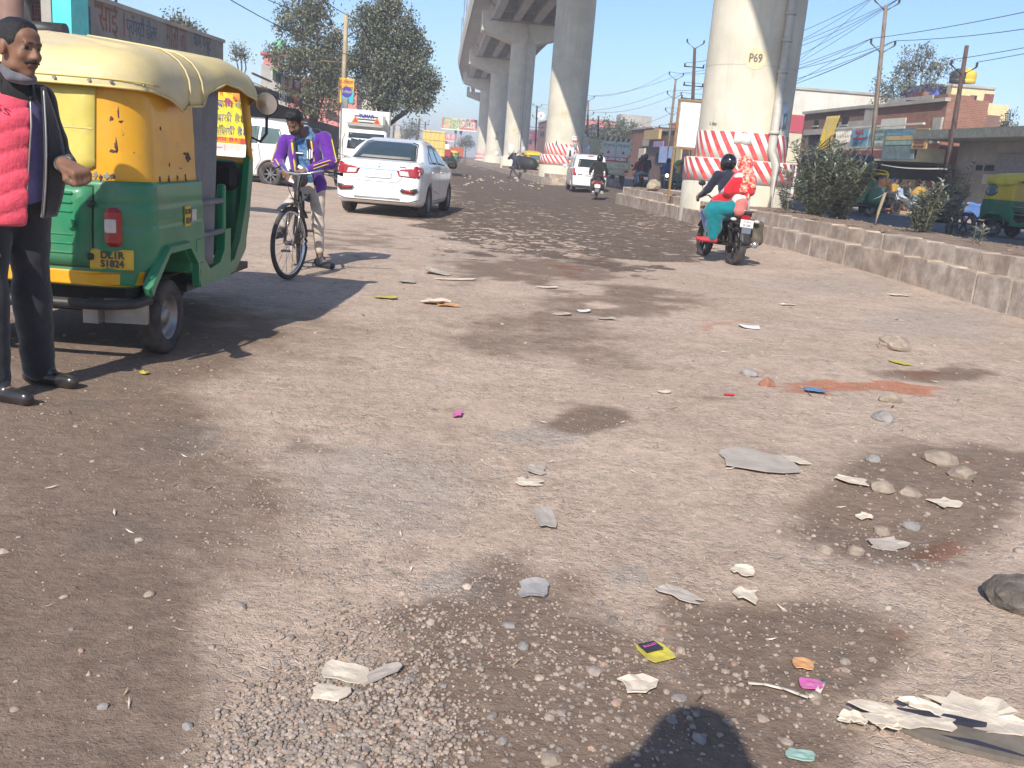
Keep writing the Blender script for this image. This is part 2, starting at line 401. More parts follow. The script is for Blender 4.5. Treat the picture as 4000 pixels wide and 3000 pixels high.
def ribbon(name, fn, path, w, axis, far, m, parent, off=.003):
    path = np.array(path, float); pts = []
    for i in range(len(path)-1):
        for t in range(8): pts.append(path[i]+(path[i+1]-path[i])*t/8)
    pts.append(path[-1]); pts = np.array(pts); tg = np.gradient(pts, axis=0); tg /= np.linalg.norm(tg, axis=1)[:, None]; nn = np.stack([-tg[:, 1], tg[:, 0]], 1)
    ai = {'x': 0, 'y': 1, 'z': 2}[axis]; oth = [i for i in range(3) if i != ai]; rows = []
    d = np.zeros(3); d[ai] = -np.sign(far) if axis != 'y' else (1 if far < 1 else -1)
    for sgn in (-1, 1):
        q = pts+nn*w/2*sgn; P0 = np.zeros((len(q), 3)); P0[:, oth[0]] = q[:, 0]; P0[:, oth[1]] = q[:, 1]; P0[:, ai] = far; P = cast(fn, P0, d); bad = np.abs(fn(P)) > .03; ok_ = np.where(~bad)[0]; P[bad] = P[ok_[np.argmin(np.abs(np.where(bad)[0][:, None]-ok_[None]), axis=1)]] if len(ok_) and bad.any() else P[bad]; rows.append(P-d*off)
    n = len(pts); mb = MB(); mb.add(np.concatenate(rows), [(i, i+1, n+i+1, n+i) for i in range(n-1)], 0, True); return mb.build(name, m, parent)
# ================================================================== SETTING
k2 = 4000/2212.
def axis_steps(a, b, d): return list(np.arange(a, b, d))
def geo(a, b, d, q):
    o = [a]; 
    while o[-1] < b: o.append(o[-1]+d); d *= q
    return o[1:]
xs = [-v for v in geo(6., 600, .09, 1.13)][::-1]+axis_steps(-6, 7, .075)+geo(6.95, 600, .09, 1.12)
ys = [-v for v in geo(-1., 60, .4, 1.25)][::-1]+axis_steps(1.05, 9, .055)+axis_steps(9, 30, .14)+geo(29.9, 800, .2, 1.07)
xs = np.array(sorted(set(np.round(xs, 4)))); ys = np.array(sorted(set(np.round(ys, 4))))
GX, GY = np.meshgrid(xs, ys, indexing='ij'); gx, gy = GX.ravel(), GY.ravel()
def gheight(x, y):
    l = lat(x, y); m = 1-sstep(8.3, 9.6, l)
    return gz_base(x, y)+(gz(x, y)-gz_base(x, y))*m
gzv = gheight(gx, gy)
def masks(x, y, z):
    P = np.stack([x, y, z], 1); ok = (y > .9); px, py = to_px(np.where(ok[:, None], P, np.array([0, 3., 0])))
    px = px/k2; py = py/k2      # in the 2212 px wide view
    wx = px+110*fbm(x*1.3, y*1.3, 5)+30*fbm(x*6, y*6, 3); wy = py+55*fbm(x*1.3+9, y*1.3+4, 5)+14*fbm(x*6+3, y*6, 3)
    def B(*a): return blob(wx, wy, *a)
    damp = np.zeros(len(x))  # damp patches, plus darker ground under the rickshaw and the man
    for a, s in (((150, 1400, 330, 420), .88), ((330, 1100, 300, 200), .55), ((120, 930, 330, 160), .85), ((250, 740, 340, 110), .85), ((1100, 1500, 330, 190), 1), ((1000, 1330, 190, 70), .9),
                 ((1700, 1400, 250, 110), .95), ((1420, 1600, 420, 120), .95), ((1960, 1090, 230, 120), 1), ((2110, 1010, 230, 55), .95), ((1240, 905, 90, 34), .9), ((1190, 715, 220, 42), .5), ((1330, 770, 110, 40), .45),
                 ((1040, 1230, 100, 50), .7), ((700, 965, 70, 26), .5), ((1140, 585, 190, 26), .75), ((1350, 655, 180, 18), .6), ((1260, 690, 80, 30), .45), ((2010, 805, 110, 22), .7), ((1560, 870, 90, 10), .45), ((640, 745, 160, 60), .35),
                 ((760, 520, 110, 14), .5), ((900, 470, 60, 12), .5), ((1520, 1330, 90, 60), .6), ((1180, 1250, 80, 40), .5)):
        damp = np.maximum(damp, B(*a)*s)
    red = np.zeros(len(x))
    for a, s in (((1880, 845, 160, 12), 1), ((1980, 800, 50, 14), .8), ((1210, 578, 32, 5), 1), ((2050, 1185, 70, 18), .8), ((1660, 830, 40, 18), .5), ((1580, 690, 70, 8), .6), ((1930, 1370, 60, 30), .6), ((1300, 760, 120, 60), .25), ((1450, 900, 300, 120), .18), ((1000, 1180, 90, 60), .3)):
        red = np.maximum(red, B(*a)*s)
    grey = np.zeros(len(x))
    for a, s in (((240, 1140, 90, 45), .9), ((350, 960, 110, 40), .7), ((1180, 955, 90, 26), 1), ((820, 1050, 260, 120), .5), ((950, 1240, 90, 36), .9), ((1350, 1240, 60, 25), .7), ((2050, 690, 240, 40), .5), ((1800, 610, 220, 30), .45), ((700, 1560, 180, 90), .5), ((1900, 1330, 160, 60), .4), ((180, 878, 60, 12), .9), ((1000, 560, 120, 25), .4)):
        grey = np.maximum(grey, B(*a)*s)
    asph = np.zeros(len(x))
    for a, s in (((1240, 455, 300, 90), 1), ((1400, 552, 150, 30), 1), ((1120, 380, 240, 32), .9), ((1010, 480, 90, 50), .8), ((1180, 520, 200, 30), .8)):
        asph = np.maximum(asph, B(*a)*s)
    asph = np.maximum(asph, .8*sstep(34, 44, y)*sstep(-5.2, -3, lat(x, y)+1.2*fbm(x*.4, y*.2))*(1-sstep(4.2, 6, lat(x, y))))
    for m in (damp, red, grey, asph): m[~ok] = 0
    damp[~ok] = .3
    return damp, red, grey, asph
MK = masks(gx, gy, gzv)
nx, ny = GX.shape
ii = np.arange(nx*ny).reshape(nx, ny); GF = np.stack([ii[:-1, :-1].ravel(), ii[1:, :-1].ravel(), ii[1:, 1:].ravel(), ii[:-1, 1:].ravel()], 1)
def ground_mat():
    m = bpy.data.materials.new('dusty_ground'); m.use_nodes = True; nt = m.node_tree; b = nt.nodes['Principled BSDF']
    pos = nt.nodes.new('ShaderNodeNewGeometry').outputs['Position']
    at_ = nt.nodes.new('ShaderNodeAttribute'); at_.attribute_name = 'GMask'; sp = nt.nodes.new('ShaderNodeSeparateColor'); nt.links.new(at_.outputs['Color'], sp.inputs[0])
    n_big = _noise(nt, pos, .7, 6, .65); n_mid = _noise(nt, pos, 4.5, 7, .7); n_fine = _noise(nt, pos, 38, 5, .7); n_grit = _noise(nt, pos, 190, 3, .6)
    c = _mixcol(nt, _ramp(nt, n_big, .35, .65), (.475, .368, .287), (.56, .438, .35))
    c = _mixcol(nt, _math(nt, 'MULTIPLY', _ramp(nt, n_mid, .48, .68), .55), c, (.36, .255, .195))
    # grit and chippings
    vo = nt.nodes.new('ShaderNodeTexVoronoi'); vo.inputs['Scale'].default_value = 42; nt.links.new(pos, vo.inputs['Vector'])
    vo2 = nt.nodes.new('ShaderNodeTexVoronoi'); vo2.feature = 'DISTANCE_TO_EDGE'; vo2.inputs['Scale'].default_value = 42; nt.links.new(pos, vo2.inputs['Vector'])
    cellv = nt.nodes.new('ShaderNodeSeparateColor'); nt.links.new(vo.outputs['Color'], cellv.inputs[0])
    chipm = _math(nt, 'MULTIPLY', _ramp(nt, vo2.outputs['Distance'], .03, .12), _ramp(nt, cellv.outputs[0], .35, .7))
    chipm = _math(nt, 'MULTIPLY', chipm, _ramp(nt, _noise(nt, pos, 1.9, 4, .6), .33, .6))
    chipc = _mixcol(nt, cellv.outputs[1], (.27, .22, .185), (.46, .38, .315))
    gm = _ramp(nt, _math(nt, 'ADD', sp.outputs[2], _math(nt, 'MULTIPLY', n_mid, .5)), .45, .9)
    c = _mixcol(nt, _math(nt, 'MULTIPLY', gm, .6), c, (.37, .33, .295))
    c = _mixcol(nt, _ramp(nt, _math(nt, 'ADD', sp.outputs[1], _math(nt, 'MULTIPLY', n_mid, .5)), .6, 1.1, 0, .8), c, (.47, .17, .085))
    am = _ramp(nt, _math(nt, 'ADD', at_.outputs['Alpha'], _math(nt, 'MULTIPLY', n_mid, .8)), .62, .95)
    c = _mixcol(nt, am, c, _mixcol(nt, n_mid, (.092, .068, .053), (.17, .127, .098)))
    dm = _ramp(nt, _math(nt, 'ADD', sp.outputs[0], _math(nt, 'ADD', _math(nt, 'MULTIPLY', _noise(nt, pos, 2.1, 9, .78), 1.0), _math(nt, 'ADD', _math(nt, 'MULTIPLY', n_mid, .45), _math(nt, 'MULTIPLY', n_fine, .35)))), .95, 1.6)
    c = _mixcol(nt, _math(nt, 'MULTIPLY', dm, .74), c, _mixcol(nt, n_mid, (.090, .059, .041), (.165, .113, .080)))
    chipm = _math(nt, 'MULTIPLY', chipm, _ramp(nt, dm, 0, .8, 1., .12))
    c = _mixcol(nt, _math(nt, 'MULTIPLY', chipm, .65), c, chipc)
    c = _mixcol(nt, 1., c, _mixcol(nt, n_fine, (.72, .71, .7), (1.25, 1.25, 1.25)), 'MULTIPLY')
    c = _mixcol(nt, 1., c, _mixcol(nt, n_grit, (.72, .72, .72), (1.28, 1.28, 1.28)), 'MULTIPLY')
    n_clod = _noise(nt, pos, 13, 8, .75, .4)
    c = _mixcol(nt, 1., c, _mixcol(nt, _ramp(nt, n_clod, .3, .7), (.84, .835, .83), (1.12, 1.12, 1.12)), 'MULTIPLY')
    c = _mixcol(nt, _ramp(nt, _noise(nt, pos, 55, 6, .8), .62, .72, 0, .35), c, (.19, .145, .115))
    nt.links.new(c, b.inputs['Base Color']); b.inputs['Roughness'].default_value = .92; b.inputs['Specular IOR Level'].default_value = .18
    hgt = _math(nt, 'ADD', _math(nt, 'MULTIPLY', n_fine, .7), _math(nt, 'ADD', _math(nt, 'MULTIPLY', chipm, .55), _math(nt, 'MULTIPLY', n_grit, .22)))
    hgt = _math(nt, 'ADD', _math(nt, 'ADD', hgt, _math(nt, 'MULTIPLY', n_clod, 1.6)), _math(nt, 'MULTIPLY', n_mid, 2.2))
    bp = nt.nodes.new('ShaderNodeBump'); bp.inputs['Strength'].default_value = .65; bp.inputs['Distance'].default_value = .02
    nt.links.new(hgt, bp.inputs['Height']); nt.links.new(bp.outputs[0], b.inputs['Normal']); return m
M_ground = ground_mat()
ground = raw_mesh('ground', np.stack([gx, gy, gzv], 1), GF, [M_ground]); tag(ground, kind='structure')
ca = ground.data.attributes.new('GMask', 'FLOAT_COLOR', 'POINT'); ca.data.foreach_set('color', np.stack([MK[0], MK[1], MK[2], MK[3]], 1).astype(np.float32).ravel())
# far carriageway
M_asph = mat('asphalt', (.105, .108, .115), .85, var=.25, scale=3, bump=.4, bscale=180, dirt=.5, dcol=(.24, .2, .17), dscale=.8)
mb = MB()
def _rd(u, v):
    s = -45+u**2*600; l = 10.95+v*10.3; p = road(l, s); return (p[0], p[1], .2+.012)
mb.sheet(_rd, 80, 6); rd_o = mb.build('road', M_asph); tag(rd_o, kind='structure')
# ------------------------------------------------------------------ median with kerb stones
M_soil = mat('median_soil', (.30, .215, .155), .95, var=.3, scale=5, bump=1, bscale=30, bdist=.03, dirt=.5, dcol=(.16, .11, .08), dscale=2.5)
M_kerb = mat('kerb_concrete', (.47, .375, .295), .9, var=.25, scale=3.5, bump=.8, bscale=45, bdist=.01, dirt=.75, dcol=(.21, .145, .105), dscale=2.3, streak=.35)
M_kerb2 = mat('kerb_concrete_grey', (.48, .40, .325), .9, var=.25, scale=4.5, bump=.8, bscale=45, bdist=.01, dirt=.6, dcol=(.24, .17, .125), dscale=3.1, streak=.3)
def median_path(s0, s1, end_lo, end_hi, inset):
    # outer kerb line; (l, s, heading) samples
    pts = []; L0, L1 = 6.5+inset, 10.95-inset; r = (L1-L0)/2; c = (L0+L1)/2
    if end_lo: pts += [(c+r*math.cos(a), s0+r-r*math.sin(a)) for a in np.linspace(0, math.pi, 20)][::1]
    else: pts += [(L0, s0)]
    pts += [(L0, s) for s in np.arange(s0+(r if end_lo else 0)+.3, s1-(r if end_hi else 0), .3)]
    if end_hi: pts += [(c-r*math.cos(a), s1-r+r*math.sin(a)) for a in np.linspace(0, math.pi*.8, 18)]
    return np.array(pts)
kvar = []
for i in range(5):
    m_ = MB(); rr = random.Random(i); m_.box((0, 0, 0), (1, 1, 1), 0, b=.022)
    m_.v = [(x*(1+rr.uniform(-.02, .02)), y+rr.uniform(-.03, .03), z+rr.uniform(-.025, .025)) for x, y, z in m_.v]
    o = m_.build('kerb_stone', M_kerb if i % 2 else M_kerb2); kvar.append(o.data); bpy.data.objects.remove(o)
def lay_kerb(parent, path, depth, z0, z1, step, seed):
    rr = random.Random(seed); seg = np.linalg.norm(np.diff(path, axis=0), axis=1); cum = np.concatenate([[0], np.cumsum(seg)]); t = 0.
    while t < cum[-1]-.05:
        ln = step*rr.uniform(.88, 1.1); ln = min(ln, cum[-1]-t); tm = t+ln/2
        l = np.interp(tm, cum, path[:, 0]); s = np.interp(tm, cum, path[:, 1]); l2 = np.interp(tm+.05, cum, path[:, 0]); s2 = np.interp(tm+.05, cum, path[:, 1])
        if abs(l2-l)+abs(s2-s) < 1e-6: l2, s2 = l, s+.05
        p = road(l, s); q = road(l2, s2); a = math.atan2(q[1]-p[1], q[0]-p[0])-math.pi/2
        nrm = np.array([math.cos(a), math.sin(a)])     # to the right of travel = inwards
        o = link(bpy.data.objects.new('kerb_stone', rr.choice(kvar)), parent); zt = z1+rr.uniform(-.008, .008); zb = z0-.1
        o.location = (p[0]+nrm[0]*(depth/2+rr.uniform(-.006, .006)), p[1]+nrm[1]*(depth/2), (zt+zb)/2); o.scale = (depth, ln-.005, zt-zb)
        o.rotation_euler = (rr.uniform(-.005, .005), rr.uniform(-.012, .012), a+rr.uniform(-.006, .006)); t += ln
def make_median(s0, s1, lo, hi, zg, step, seed, far=False):
    mb = MB(); n = int(max(20, min(160, (s1-s0)/.25)))
    def top(u, v):
        s = s0+.35+u*(s1-s0-.7); r = 2.0; L0, L1 = 6.93, 10.9
        if hi: r_ = max(0, 1-((max(s-(s1-2.2), 0))/2.0)**2)**.5
        else: r_ = 1
        if lo: r_ = min(r_, max(0, 1-((max(s0+2.2-s, 0))/2.0)**2)**.5)
        c = (L0+L1)/2; l = c+(v-.5)*(L1-L0)*max(r_, .02); p = road(l, s)
        z = .60-.16*sstep(.25, .95, v)+.05*float(fbm(p[0]*1.7, p[1]*1.7, 4))-(.5 if v > .999 else 0)+(.02 if .03 < v < .1 else 0)-(.04 if v < .02 else 0)
        return (p[0], p[1], float(z))
    mb.sheet(top, n, 22); med = mb.build('median', M_soil); tag(med, kind='structure')
    lay_kerb(med, median_path(s0, s1, lo, hi, 0), .27, zg, .39, step, seed); lay_kerb(med, median_path(s0, s1, lo, hi, .25), .25, .3, .61, step, seed+1)
    return med
median_a = make_median(4, 33.6, False, True, 0, .62, 3)
median_b = make_median(50.6, 300, True, False, 0, 1.4, 9, True)
# ------------------------------------------------------------------ viaduct
M_conc = mat('pillar_concrete', (.64, .595, .48), .75, var=.08, scale=1.1, bump=.15, bscale=14, bdist=.01, dirt=.28, dcol=(.38, .335, .26), dscale=.9, streak=.45)
M_conc2 = mat('deck_concrete', (.46, .455, .42), .8, var=.12, scale=.8, dirt=.35, dcol=(.30, .28, .25), dscale=.6, streak=.3)
M_white = mat('white_paint', (.78, .77, .73), .55, var=.06, scale=4, dirt=.25, dcol=(.5, .42, .34), dscale=4)
M_redp = mat('red_paint', (.62, .055, .06), .5, var=.15, scale=6, dirt=.3, dcol=(.6, .42, .35), dscale=7)
M_disc = mat('yellow_disc', (.66, .55, .33), .6, var=.1, dirt=.25, dcol=(.6, .55, .45))
M_blackp = mat('black_paint', (.05, .045, .04), .6, var=.2, dirt=.2)
M_pipe = mat('drain_pipe_grey', (.50, .48, .42), .55, var=.1, scale=5, dirt=.4, dcol=(.3, .25, .2), dscale=3)
M_paper = mat('poster_paper', (.70, .72, .74), .8, var=.12, scale=9, dirt=.25, dcol=(.45, .42, .4), dscale=12)
def stripes(parent, r, z0, z1, a0, a1, lean, n, fade, name):
    # painted panel round the pillar with slanting red stripes
    mb = MB(); seg = 60
    V = []; F = []
    for i in range(seg+1):
        a = a0+(a1-a0)*i/seg; V += [(r*math.cos(a), r*math.sin(a), z0), (r*math.cos(a), r*math.sin(a), z1)]
    F = [(2*i, 2*i+2, 2*i+3, 2*i+1) for i in range(seg)]
    mb.add(V, F, 0, True); band = mb.build(name, M_white, parent, solid=.01)
    w = (a1-a0)/n; r2 = r+.006
    for k in range(-3, n+1):
        lo = a0+k*w; mb = MB(); V = []; N = 12; ok = True
        for j in range(N+1):
            t = j/N; sh = lean*(1-t)
            b0 = min(max(lo+sh, a0), a1); b1 = min(max(lo+sh+w*.48, a0), a1)
            V += [(r2*math.cos(b0), r2*math.sin(b0), z0+(z1-z0)*(fade+(1-fade)*t)), (r2*math.cos(b1), r2*math.sin(b1), z0+(z1-z0)*(fade+(1-fade)*t))]
        if abs(V[0][0]-V[1][0])+abs(V[0][1]-V[1][1]) < .01 and abs(V[-2][0]-V[-1][0])+abs(V[-2][1]-V[-1][1]) < .01: continue
        mb.add(V, [(2*j, 2*j+1, 2*j+3, 2*j+2) for j in range(N)], 0, True); mb.build('red_stripe', M_redp, band)
RP = 1.12
def pillar(s, off, num, label, banded, pipe, zb=.45):
    c = road(7.85+off, s); t = thing('viaduct_pillar', label, 'pillar', (c[0], c[1], zb), RZ_ROAD, 'round concrete pillars carrying the viaduct')
    H = 11.2-zb
    mb = MB(); mb.lathe([(RP, 0), (RP, H*.25), (RP, H*.5), (RP, H)], n=56); mb.build('shaft', M_conc, t)
    for zz in (3.4, 6.6, 9.2):
        mb = MB(); mb.lathe([(RP+.003, zz), (RP+.003, zz+.012)], n=56); mb.build('pour_joint', M_conc2, t)
    mb = MB(); mb.lathe([(1.36, -.5), (1.36, 1.19), (1.33, 1.22), (RP, 1.22)], n=56); mb.build('plinth', M_conc, t)
    if banded:
        a_v = -math.pi/2-.25-RZ_ROAD; stripes(t, 1.375, .66, 1.20, a_v-1.75, a_v+1.75, .30, 16, .06, 'lower_striped_panel'); stripes(t, RP+.012, 1.225, 1.86, a_v-1.7, a_v+1.7, .34, 14, 0, 'upper_striped_panel')
    # cap
    cap = MB(); z = H
    poly = [(-1.0, z), (1.0, z), (3.87, z+.85), (3.87, z+2.5), (3.4, z+2.5), (3.4, z+1.65), (-3.4, z+1.65), (-3.4, z+2.5), (-3.87, z+2.5), (-3.87, z+.85)]
    cap.prism(poly, -1.05, 1.05, 'xz'); cap.build('pier_cap', M_conc, t)
    for x in (-2.7, -.9, .9, 2.7):
        mb = MB(); mb.box((x, 0, z+1.72), (.6, 1.6, .16)); mb.build('bearing', M_conc2, t)
    if pipe is not None:
        a = pipe; x0, y0 = (RP+.1)*math.cos(a), (RP+.1)*math.sin(a); x1, y1 = (1.36+.1)*math.cos(a), (1.36+.1)*math.sin(a)
        pts = [(x1, y1, -.3), (x1, y1, 1.15), (x0, y0, 1.5), (x0, y0, H-.15), (x0*.55+.25, -1.13, H+.55), (x0*.55-.1, -1.13, H+1.7)]
        mb = MB(); mb.tube(pts, .105, 12); pp = mb.build('drain_pipe', M_pipe, t)
        for zz in (1.9, 3.3, 4.0, 4.6, 6.0, 7.5, 9.0):
            mb = MB(); mb.lathe([(.112, -.04), (.128, -.04), (.128, .04), (.112, .04)], (x0, y0, zz), n=12)
            mb.box((x0*.96, y0*.96, zz), (.02, .3, .03), rz=a+math.pi/2); mb.build('bracket', M_pipe, pp)
    if num:
        a = -math.pi/2-.33-RZ_ROAD+.17; zc = 3.55
        mb = MB(); rr = .25; V = [((RP+.006)*math.cos(a), (RP+.006)*math.sin(a), zc)]
        for k in range(32):
            q = 2*math.pi*k/32; aa = a+rr*math.cos(q)/RP; V.append(((RP+.006)*math.cos(aa), (RP+.006)*math.sin(aa), zc+rr*math.sin(q)))
        mb.add(V, [(0, 1+k, 1+(k+1) % 32) for k in range(32)], 0, True); dsc = mb.build('number_disc', M_disc, t)
        tx = text(num, .27, mat('faded_ink', (.16, .14, .12), .7) if num == 'P69' else M_pipe, dsc, ((RP+.008)*math.cos(a), (RP+.008)*math.sin(a), zc), (math.pi/2, 0, a+math.pi/2), 'pillar_number', sx=.78, bold=.008, wrap=RP+.008)
    return t
def curved_sheet(parent, name, r, a0, a1, z0, z1, m, ragged=0, seed=1):
    rr = random.Random(seed); mb = MB(); N = 10; V = []
    for i in range(N+1):
        a = a0+(a1-a0)*i/N; V += [(r*math.cos(a), r*math.sin(a), z0+ragged*rr.uniform(-1, 1)), (r*math.cos(a), r*math.sin(a), z1+ragged*rr.uniform(-1, 1))]
    mb.add(V, [(2*i, 2*i+2, 2*i+3, 2*i+1) for i in range(N)], 0, True); return mb.build(name, m, parent, solid=.004)
SPAN = 31.5; S69 = 23.3
offs = {68: 0, 69: 0, 70: 0, 71: .1, 72: .35, 73: .8, 74: 2.6, 75: 6.5, 76: 12}
AV = -math.pi/2-RZ_ROAD
p69 = pillar(S69, 0, 'P69', 'striped viaduct pillar with the yellow number disc P69', True, AV+.42)
p70 = pillar(S69+SPAN, 0, 'P70', 'striped viaduct pillar behind the white hatchback and scooter', True, None)
p71 = pillar(S69+2*SPAN, .1, 'P71', 'viaduct pillar behind the lying black buffalo, a pipe down its middle', False, AV+.25, .2)
p72 = pillar(S69+3*SPAN, .35, None, 'viaduct pillar with a small dark poster, no pipe and no stripes', False, None, .2)
p73 = pillar(S69+4*SPAN, .8, None, 'farthest striped viaduct pillar, beside the parked green and yellow rickshaw', True, AV+.3, .2)
p74 = pillar(S69+5*SPAN, 2.6, None, 'plain viaduct pillar hidden behind the row, at the bend', False, None, .2)
# bills on the pillars
pb = curved_sheet(p69, 'torn_bill', RP+.02, AV+.58, AV+.82, 2.02, 2.62, M_paper, .05, 4)
M_bluepic = mat('bill_blue', (.22, .38, .48), .7, var=.3, scale=20)
curved_sheet(p69, 'dog_picture', RP+.026, AV+.70, AV+.83, 2.02, 2.38, M_bluepic, .01)
curved_sheet(p69, 'dog_face', RP+.031, AV+.735, AV+.79, 2.12, 2.3, M_white, .02)
text('L 060', .1, M_blackp, p69, ((RP+.01)*math.cos(AV-.93), (RP+.01)*math.sin(AV-.93), 2.02), (math.pi/2, .12, AV-.93+math.pi/2), 'painted_number', wrap=RP)
curved_sheet(p69, 'torn_patch', RP+.03, AV-.38, AV-.02, 1.6, 1.83, M_white, .03, 8)
tn = curved_sheet(p70, 'poster', RP+.03, AV+.34, AV+.66, 1.62, 2.35, M_white, .01)
text('TENET', .19, M_redp, tn, ((RP+.04)*math.cos(AV+.5), (RP+.04)*math.sin(AV+.5), 2.05), (math.pi/2, 0, AV+.5+math.pi/2), 'poster_word', sx=.72, bold=.008, wrap=RP)
for k, zz in enumerate((2.24, 1.9, 1.83, 1.75, 1.68)):
    curved_sheet(p70, 'poster_line', RP+.036, AV+.38, AV+.62, zz, zz+.03, M_redp if k == 0 else M_pipe)
curved_sheet(p70, 'poster', RP+.03, AV-.5, AV-.36, 1.75, 2.05, M_paper, .01); curved_sheet(p70, 'poster_figure', RP+.036, AV-.46, AV-.4, 1.8, 2.02, M_blackp, .01)
curved_sheet(p70, 'poster', 1.40, AV+.1, AV+.42, 1.0, 1.7, M_paper, .02, 3); curved_sheet(p70, 'poster_figure', 1.405, AV+.2, AV+.29, 1.2, 1.55, M_blackp, .03)
curved_sheet(p71, 'torn_bill', RP+.03, AV-.62, AV-.2, 1.35, 2.3, M_white, .12, 5); curved_sheet(p71, 'poster', RP+.03, AV+.55, AV+.85, 1.5, 2.2, M_paper, .01)
curved_sheet(p72, 'dark_poster', RP+.03, AV+.02, AV+.3, 3.2, 4.2, M_pipe, .01); curved_sheet(p72, 'torn_bill', RP+.03, AV+.1, AV+.5, 1.2, 1.8, M_paper, .1, 6)
# deck, one span at a time
M_glass_far = mat('railing_metal', (.55, .57, .6), .4, metal=.6, var=.05)
def deck_span(a, b):
    s0 = S69+(a-69)*SPAN; s1 = s0+SPAN; o0, o1 = offs[a], offs[b]
    p0 = road(7.85+o0, s0); p1 = road(7.85+o1, s1); ang = math.atan2(p1[1]-p0[1], p1[0]-p0[0])-math.pi/2; L = float(np.linalg.norm(p1-p0))
    t = thing('viaduct_deck', 'concrete girder deck of the viaduct between pillars P%d and P%d' % (a, b) if a < 71 else ['concrete girder deck above the lying buffalo, third span beyond pillar P69', 'concrete girder deck, fourth span beyond pillar P69', 'concrete girder deck bending away past the farthest striped pillar'][min(a-71, 2)], 'bridge deck', (p0[0], p0[1], 0), ang, 'spans of the viaduct deck')
    for x in (-2.7, -.9, .9, 2.7):
        mb = MB(); mb.prism([(x-.32, 13.0), (x+.32, 13.0), (x+.32, 13.25), (x+.13, 13.45), (x+.13, 14.2), (x+.45, 14.5), (x-.45, 14.5), (x-.13, 14.2), (x-.13, 13.45), (x-.32, 13.25)], .3, L-.3, 'xz'); mb.build('girder', M_conc2, t)
    for q in (.08, .36, .64, .92):
        mb = MB(); mb.box((0, L*q, 13.95), (5.2, .3, .9)); mb.build('diaphragm', M_conc2, t)
    mb = MB(); mb.prism([(-4.6, 14.5), (4.6, 14.5), (4.6, 14.72), (0, 14.8), (-4.6, 14.72)], .02, L-.02, 'xz'); mb.build('deck_slab', M_conc2, t)
    n = 14
    for sx in (-1, 1):
        for k in range(n):
            y0 = L*k/n+.012; y1 = L*(k+1)/n-.012; e = 4.6*sx; prof = [(e, 14.45), (e+sx*.12, 14.3), (e+sx*.3, 14.9), (e+sx*.36, 15.5), (e+sx*.3, 16.05), (e+sx*.16, 16.05), (e+sx*.16, 15.0), (e, 14.75)]
            mb = MB(); mb.prism(prof, y0, y1, 'xz'); mb.build('parapet_panel', M_conc, t)
    mb = MB(); mb.tube([(-4.66, .2, 16.5), (-4.66, L-.2, 16.5)], .03, 6); mb.tube([(-4.66, .2, 16.28), (-4.66, L-.2, 16.28)], .025, 6)
    for k in range(11): mb.tube([(-4.66, .3+(L-.6)*k/10, 16.0), (-4.66, .3+(L-.6)*k/10, 16.5)], .03, 6)
    mb.build('railing', M_glass_far, t)
    for q in (.25, .75):
        mb = MB(); mb.tube([(-4.75, L*q, 15.9), (-4.75, L*q, 20.5)], .09, 8); mb.build('overhead_mast', M_glass_far, t)
    return t
for a in range(68, 74): deck_span(a, a+1)
# ================================================================== VEHICLES
M_rubber = mat('tyre_rubber', (.035, .034, .036), .85, var=.2, scale=9, bump=.5, bscale=90, dirt=.65, dcol=(.16, .125, .10), dscale=7)
M_black = mat('black_plastic', (.02, .02, .021), .5, var=.15, dirt=.3, dcol=(.12, .1, .085), dscale=6)
M_dark = mat('dark_interior', (.018, .018, .02), .8, var=.1)
M_steel = mat('dusty_steel', (.33, .32, .31), .45, metal=.8, var=.15, dirt=.4, dcol=(.2, .16, .13))
M_chrome = mat('chrome', (.75, .75, .76), .18, metal=1, var=.03)
M_alloy = mat('alloy', (.30, .30, .32), .4, metal=.7, var=.1, dirt=.3, dcol=(.2, .17, .14))
M_grn = mat('rickshaw_green', (.006, .195, .085), .42, var=.12, scale=3, dirt=.5, dcol=(.15, .19, .125), dscale=2.2, chip=.02, ccol=(.16, .2, .16), coat=.25, bump=.06, bscale=8, bdist=.01)
M_grn2 = mat('rickshaw_green_dull', (.01, .16, .08), .5, var=.15, scale=3, dirt=.35, dcol=(.13, .16, .11), dscale=2.2)
M_yel = mat('rickshaw_yellow', (.70, .34, .003), .42, var=.12, scale=2.6, dirt=.3, dcol=(.46, .31, .10), dscale=3, chip=.25, ccol=(.16, .075, .065), coat=.2, bump=.07, bscale=7, bdist=.012)
M_yel2 = mat('rickshaw_yellow_far', (.68, .47, .03), .5, var=.1, scale=2.6, dirt=.2, dcol=(.45, .36, .15), dscale=3)
M_canopy = mat('canopy_vinyl', (.63, .51, .24), .55, var=.1, scale=3, dirt=.65, dcol=(.47, .42, .33), dscale=1.6, bump=.25, bscale=9, bdist=.02)
M_pipg = mat('canopy_piping', (.62, .50, .20), .5, var=.1)
M_flap = mat('window_flap', (.60, .49, .10), .45, var=.1, scale=4, dirt=.2, dcol=(.42, .38, .2), bump=.25, bscale=6, bdist=.02)
M_curt = mat('curtain_grey', (.17, .17, .18), .75, var=.1, scale=6, dirt=.2, dcol=(.28, .26, .24), bump=.3, bscale=10, bdist=.02)
M_lamp = mat('lamp_red', (.30, .008, .012), .2, var=.05, coat=.6)
M_lampw = mat('lamp_clear', (.55, .52, .48), .2, var=.1, scale=30, coat=.5)
M_lampo = mat('lamp_amber', (.65, .22, .02), .2, var=.05, coat=.5)
M_plate = mat('plate_yellow', (.62, .40, .03), .55, var=.1, dirt=.3, dcol=(.35, .27, .12), dscale=9)
M_platew = mat('plate_white', (.75, .75, .74), .5, var=.06, dirt=.15)
M_glass = mat('window_glass', (.025, .035, .038), .06, var=.0, spec=.9, coat=.5)
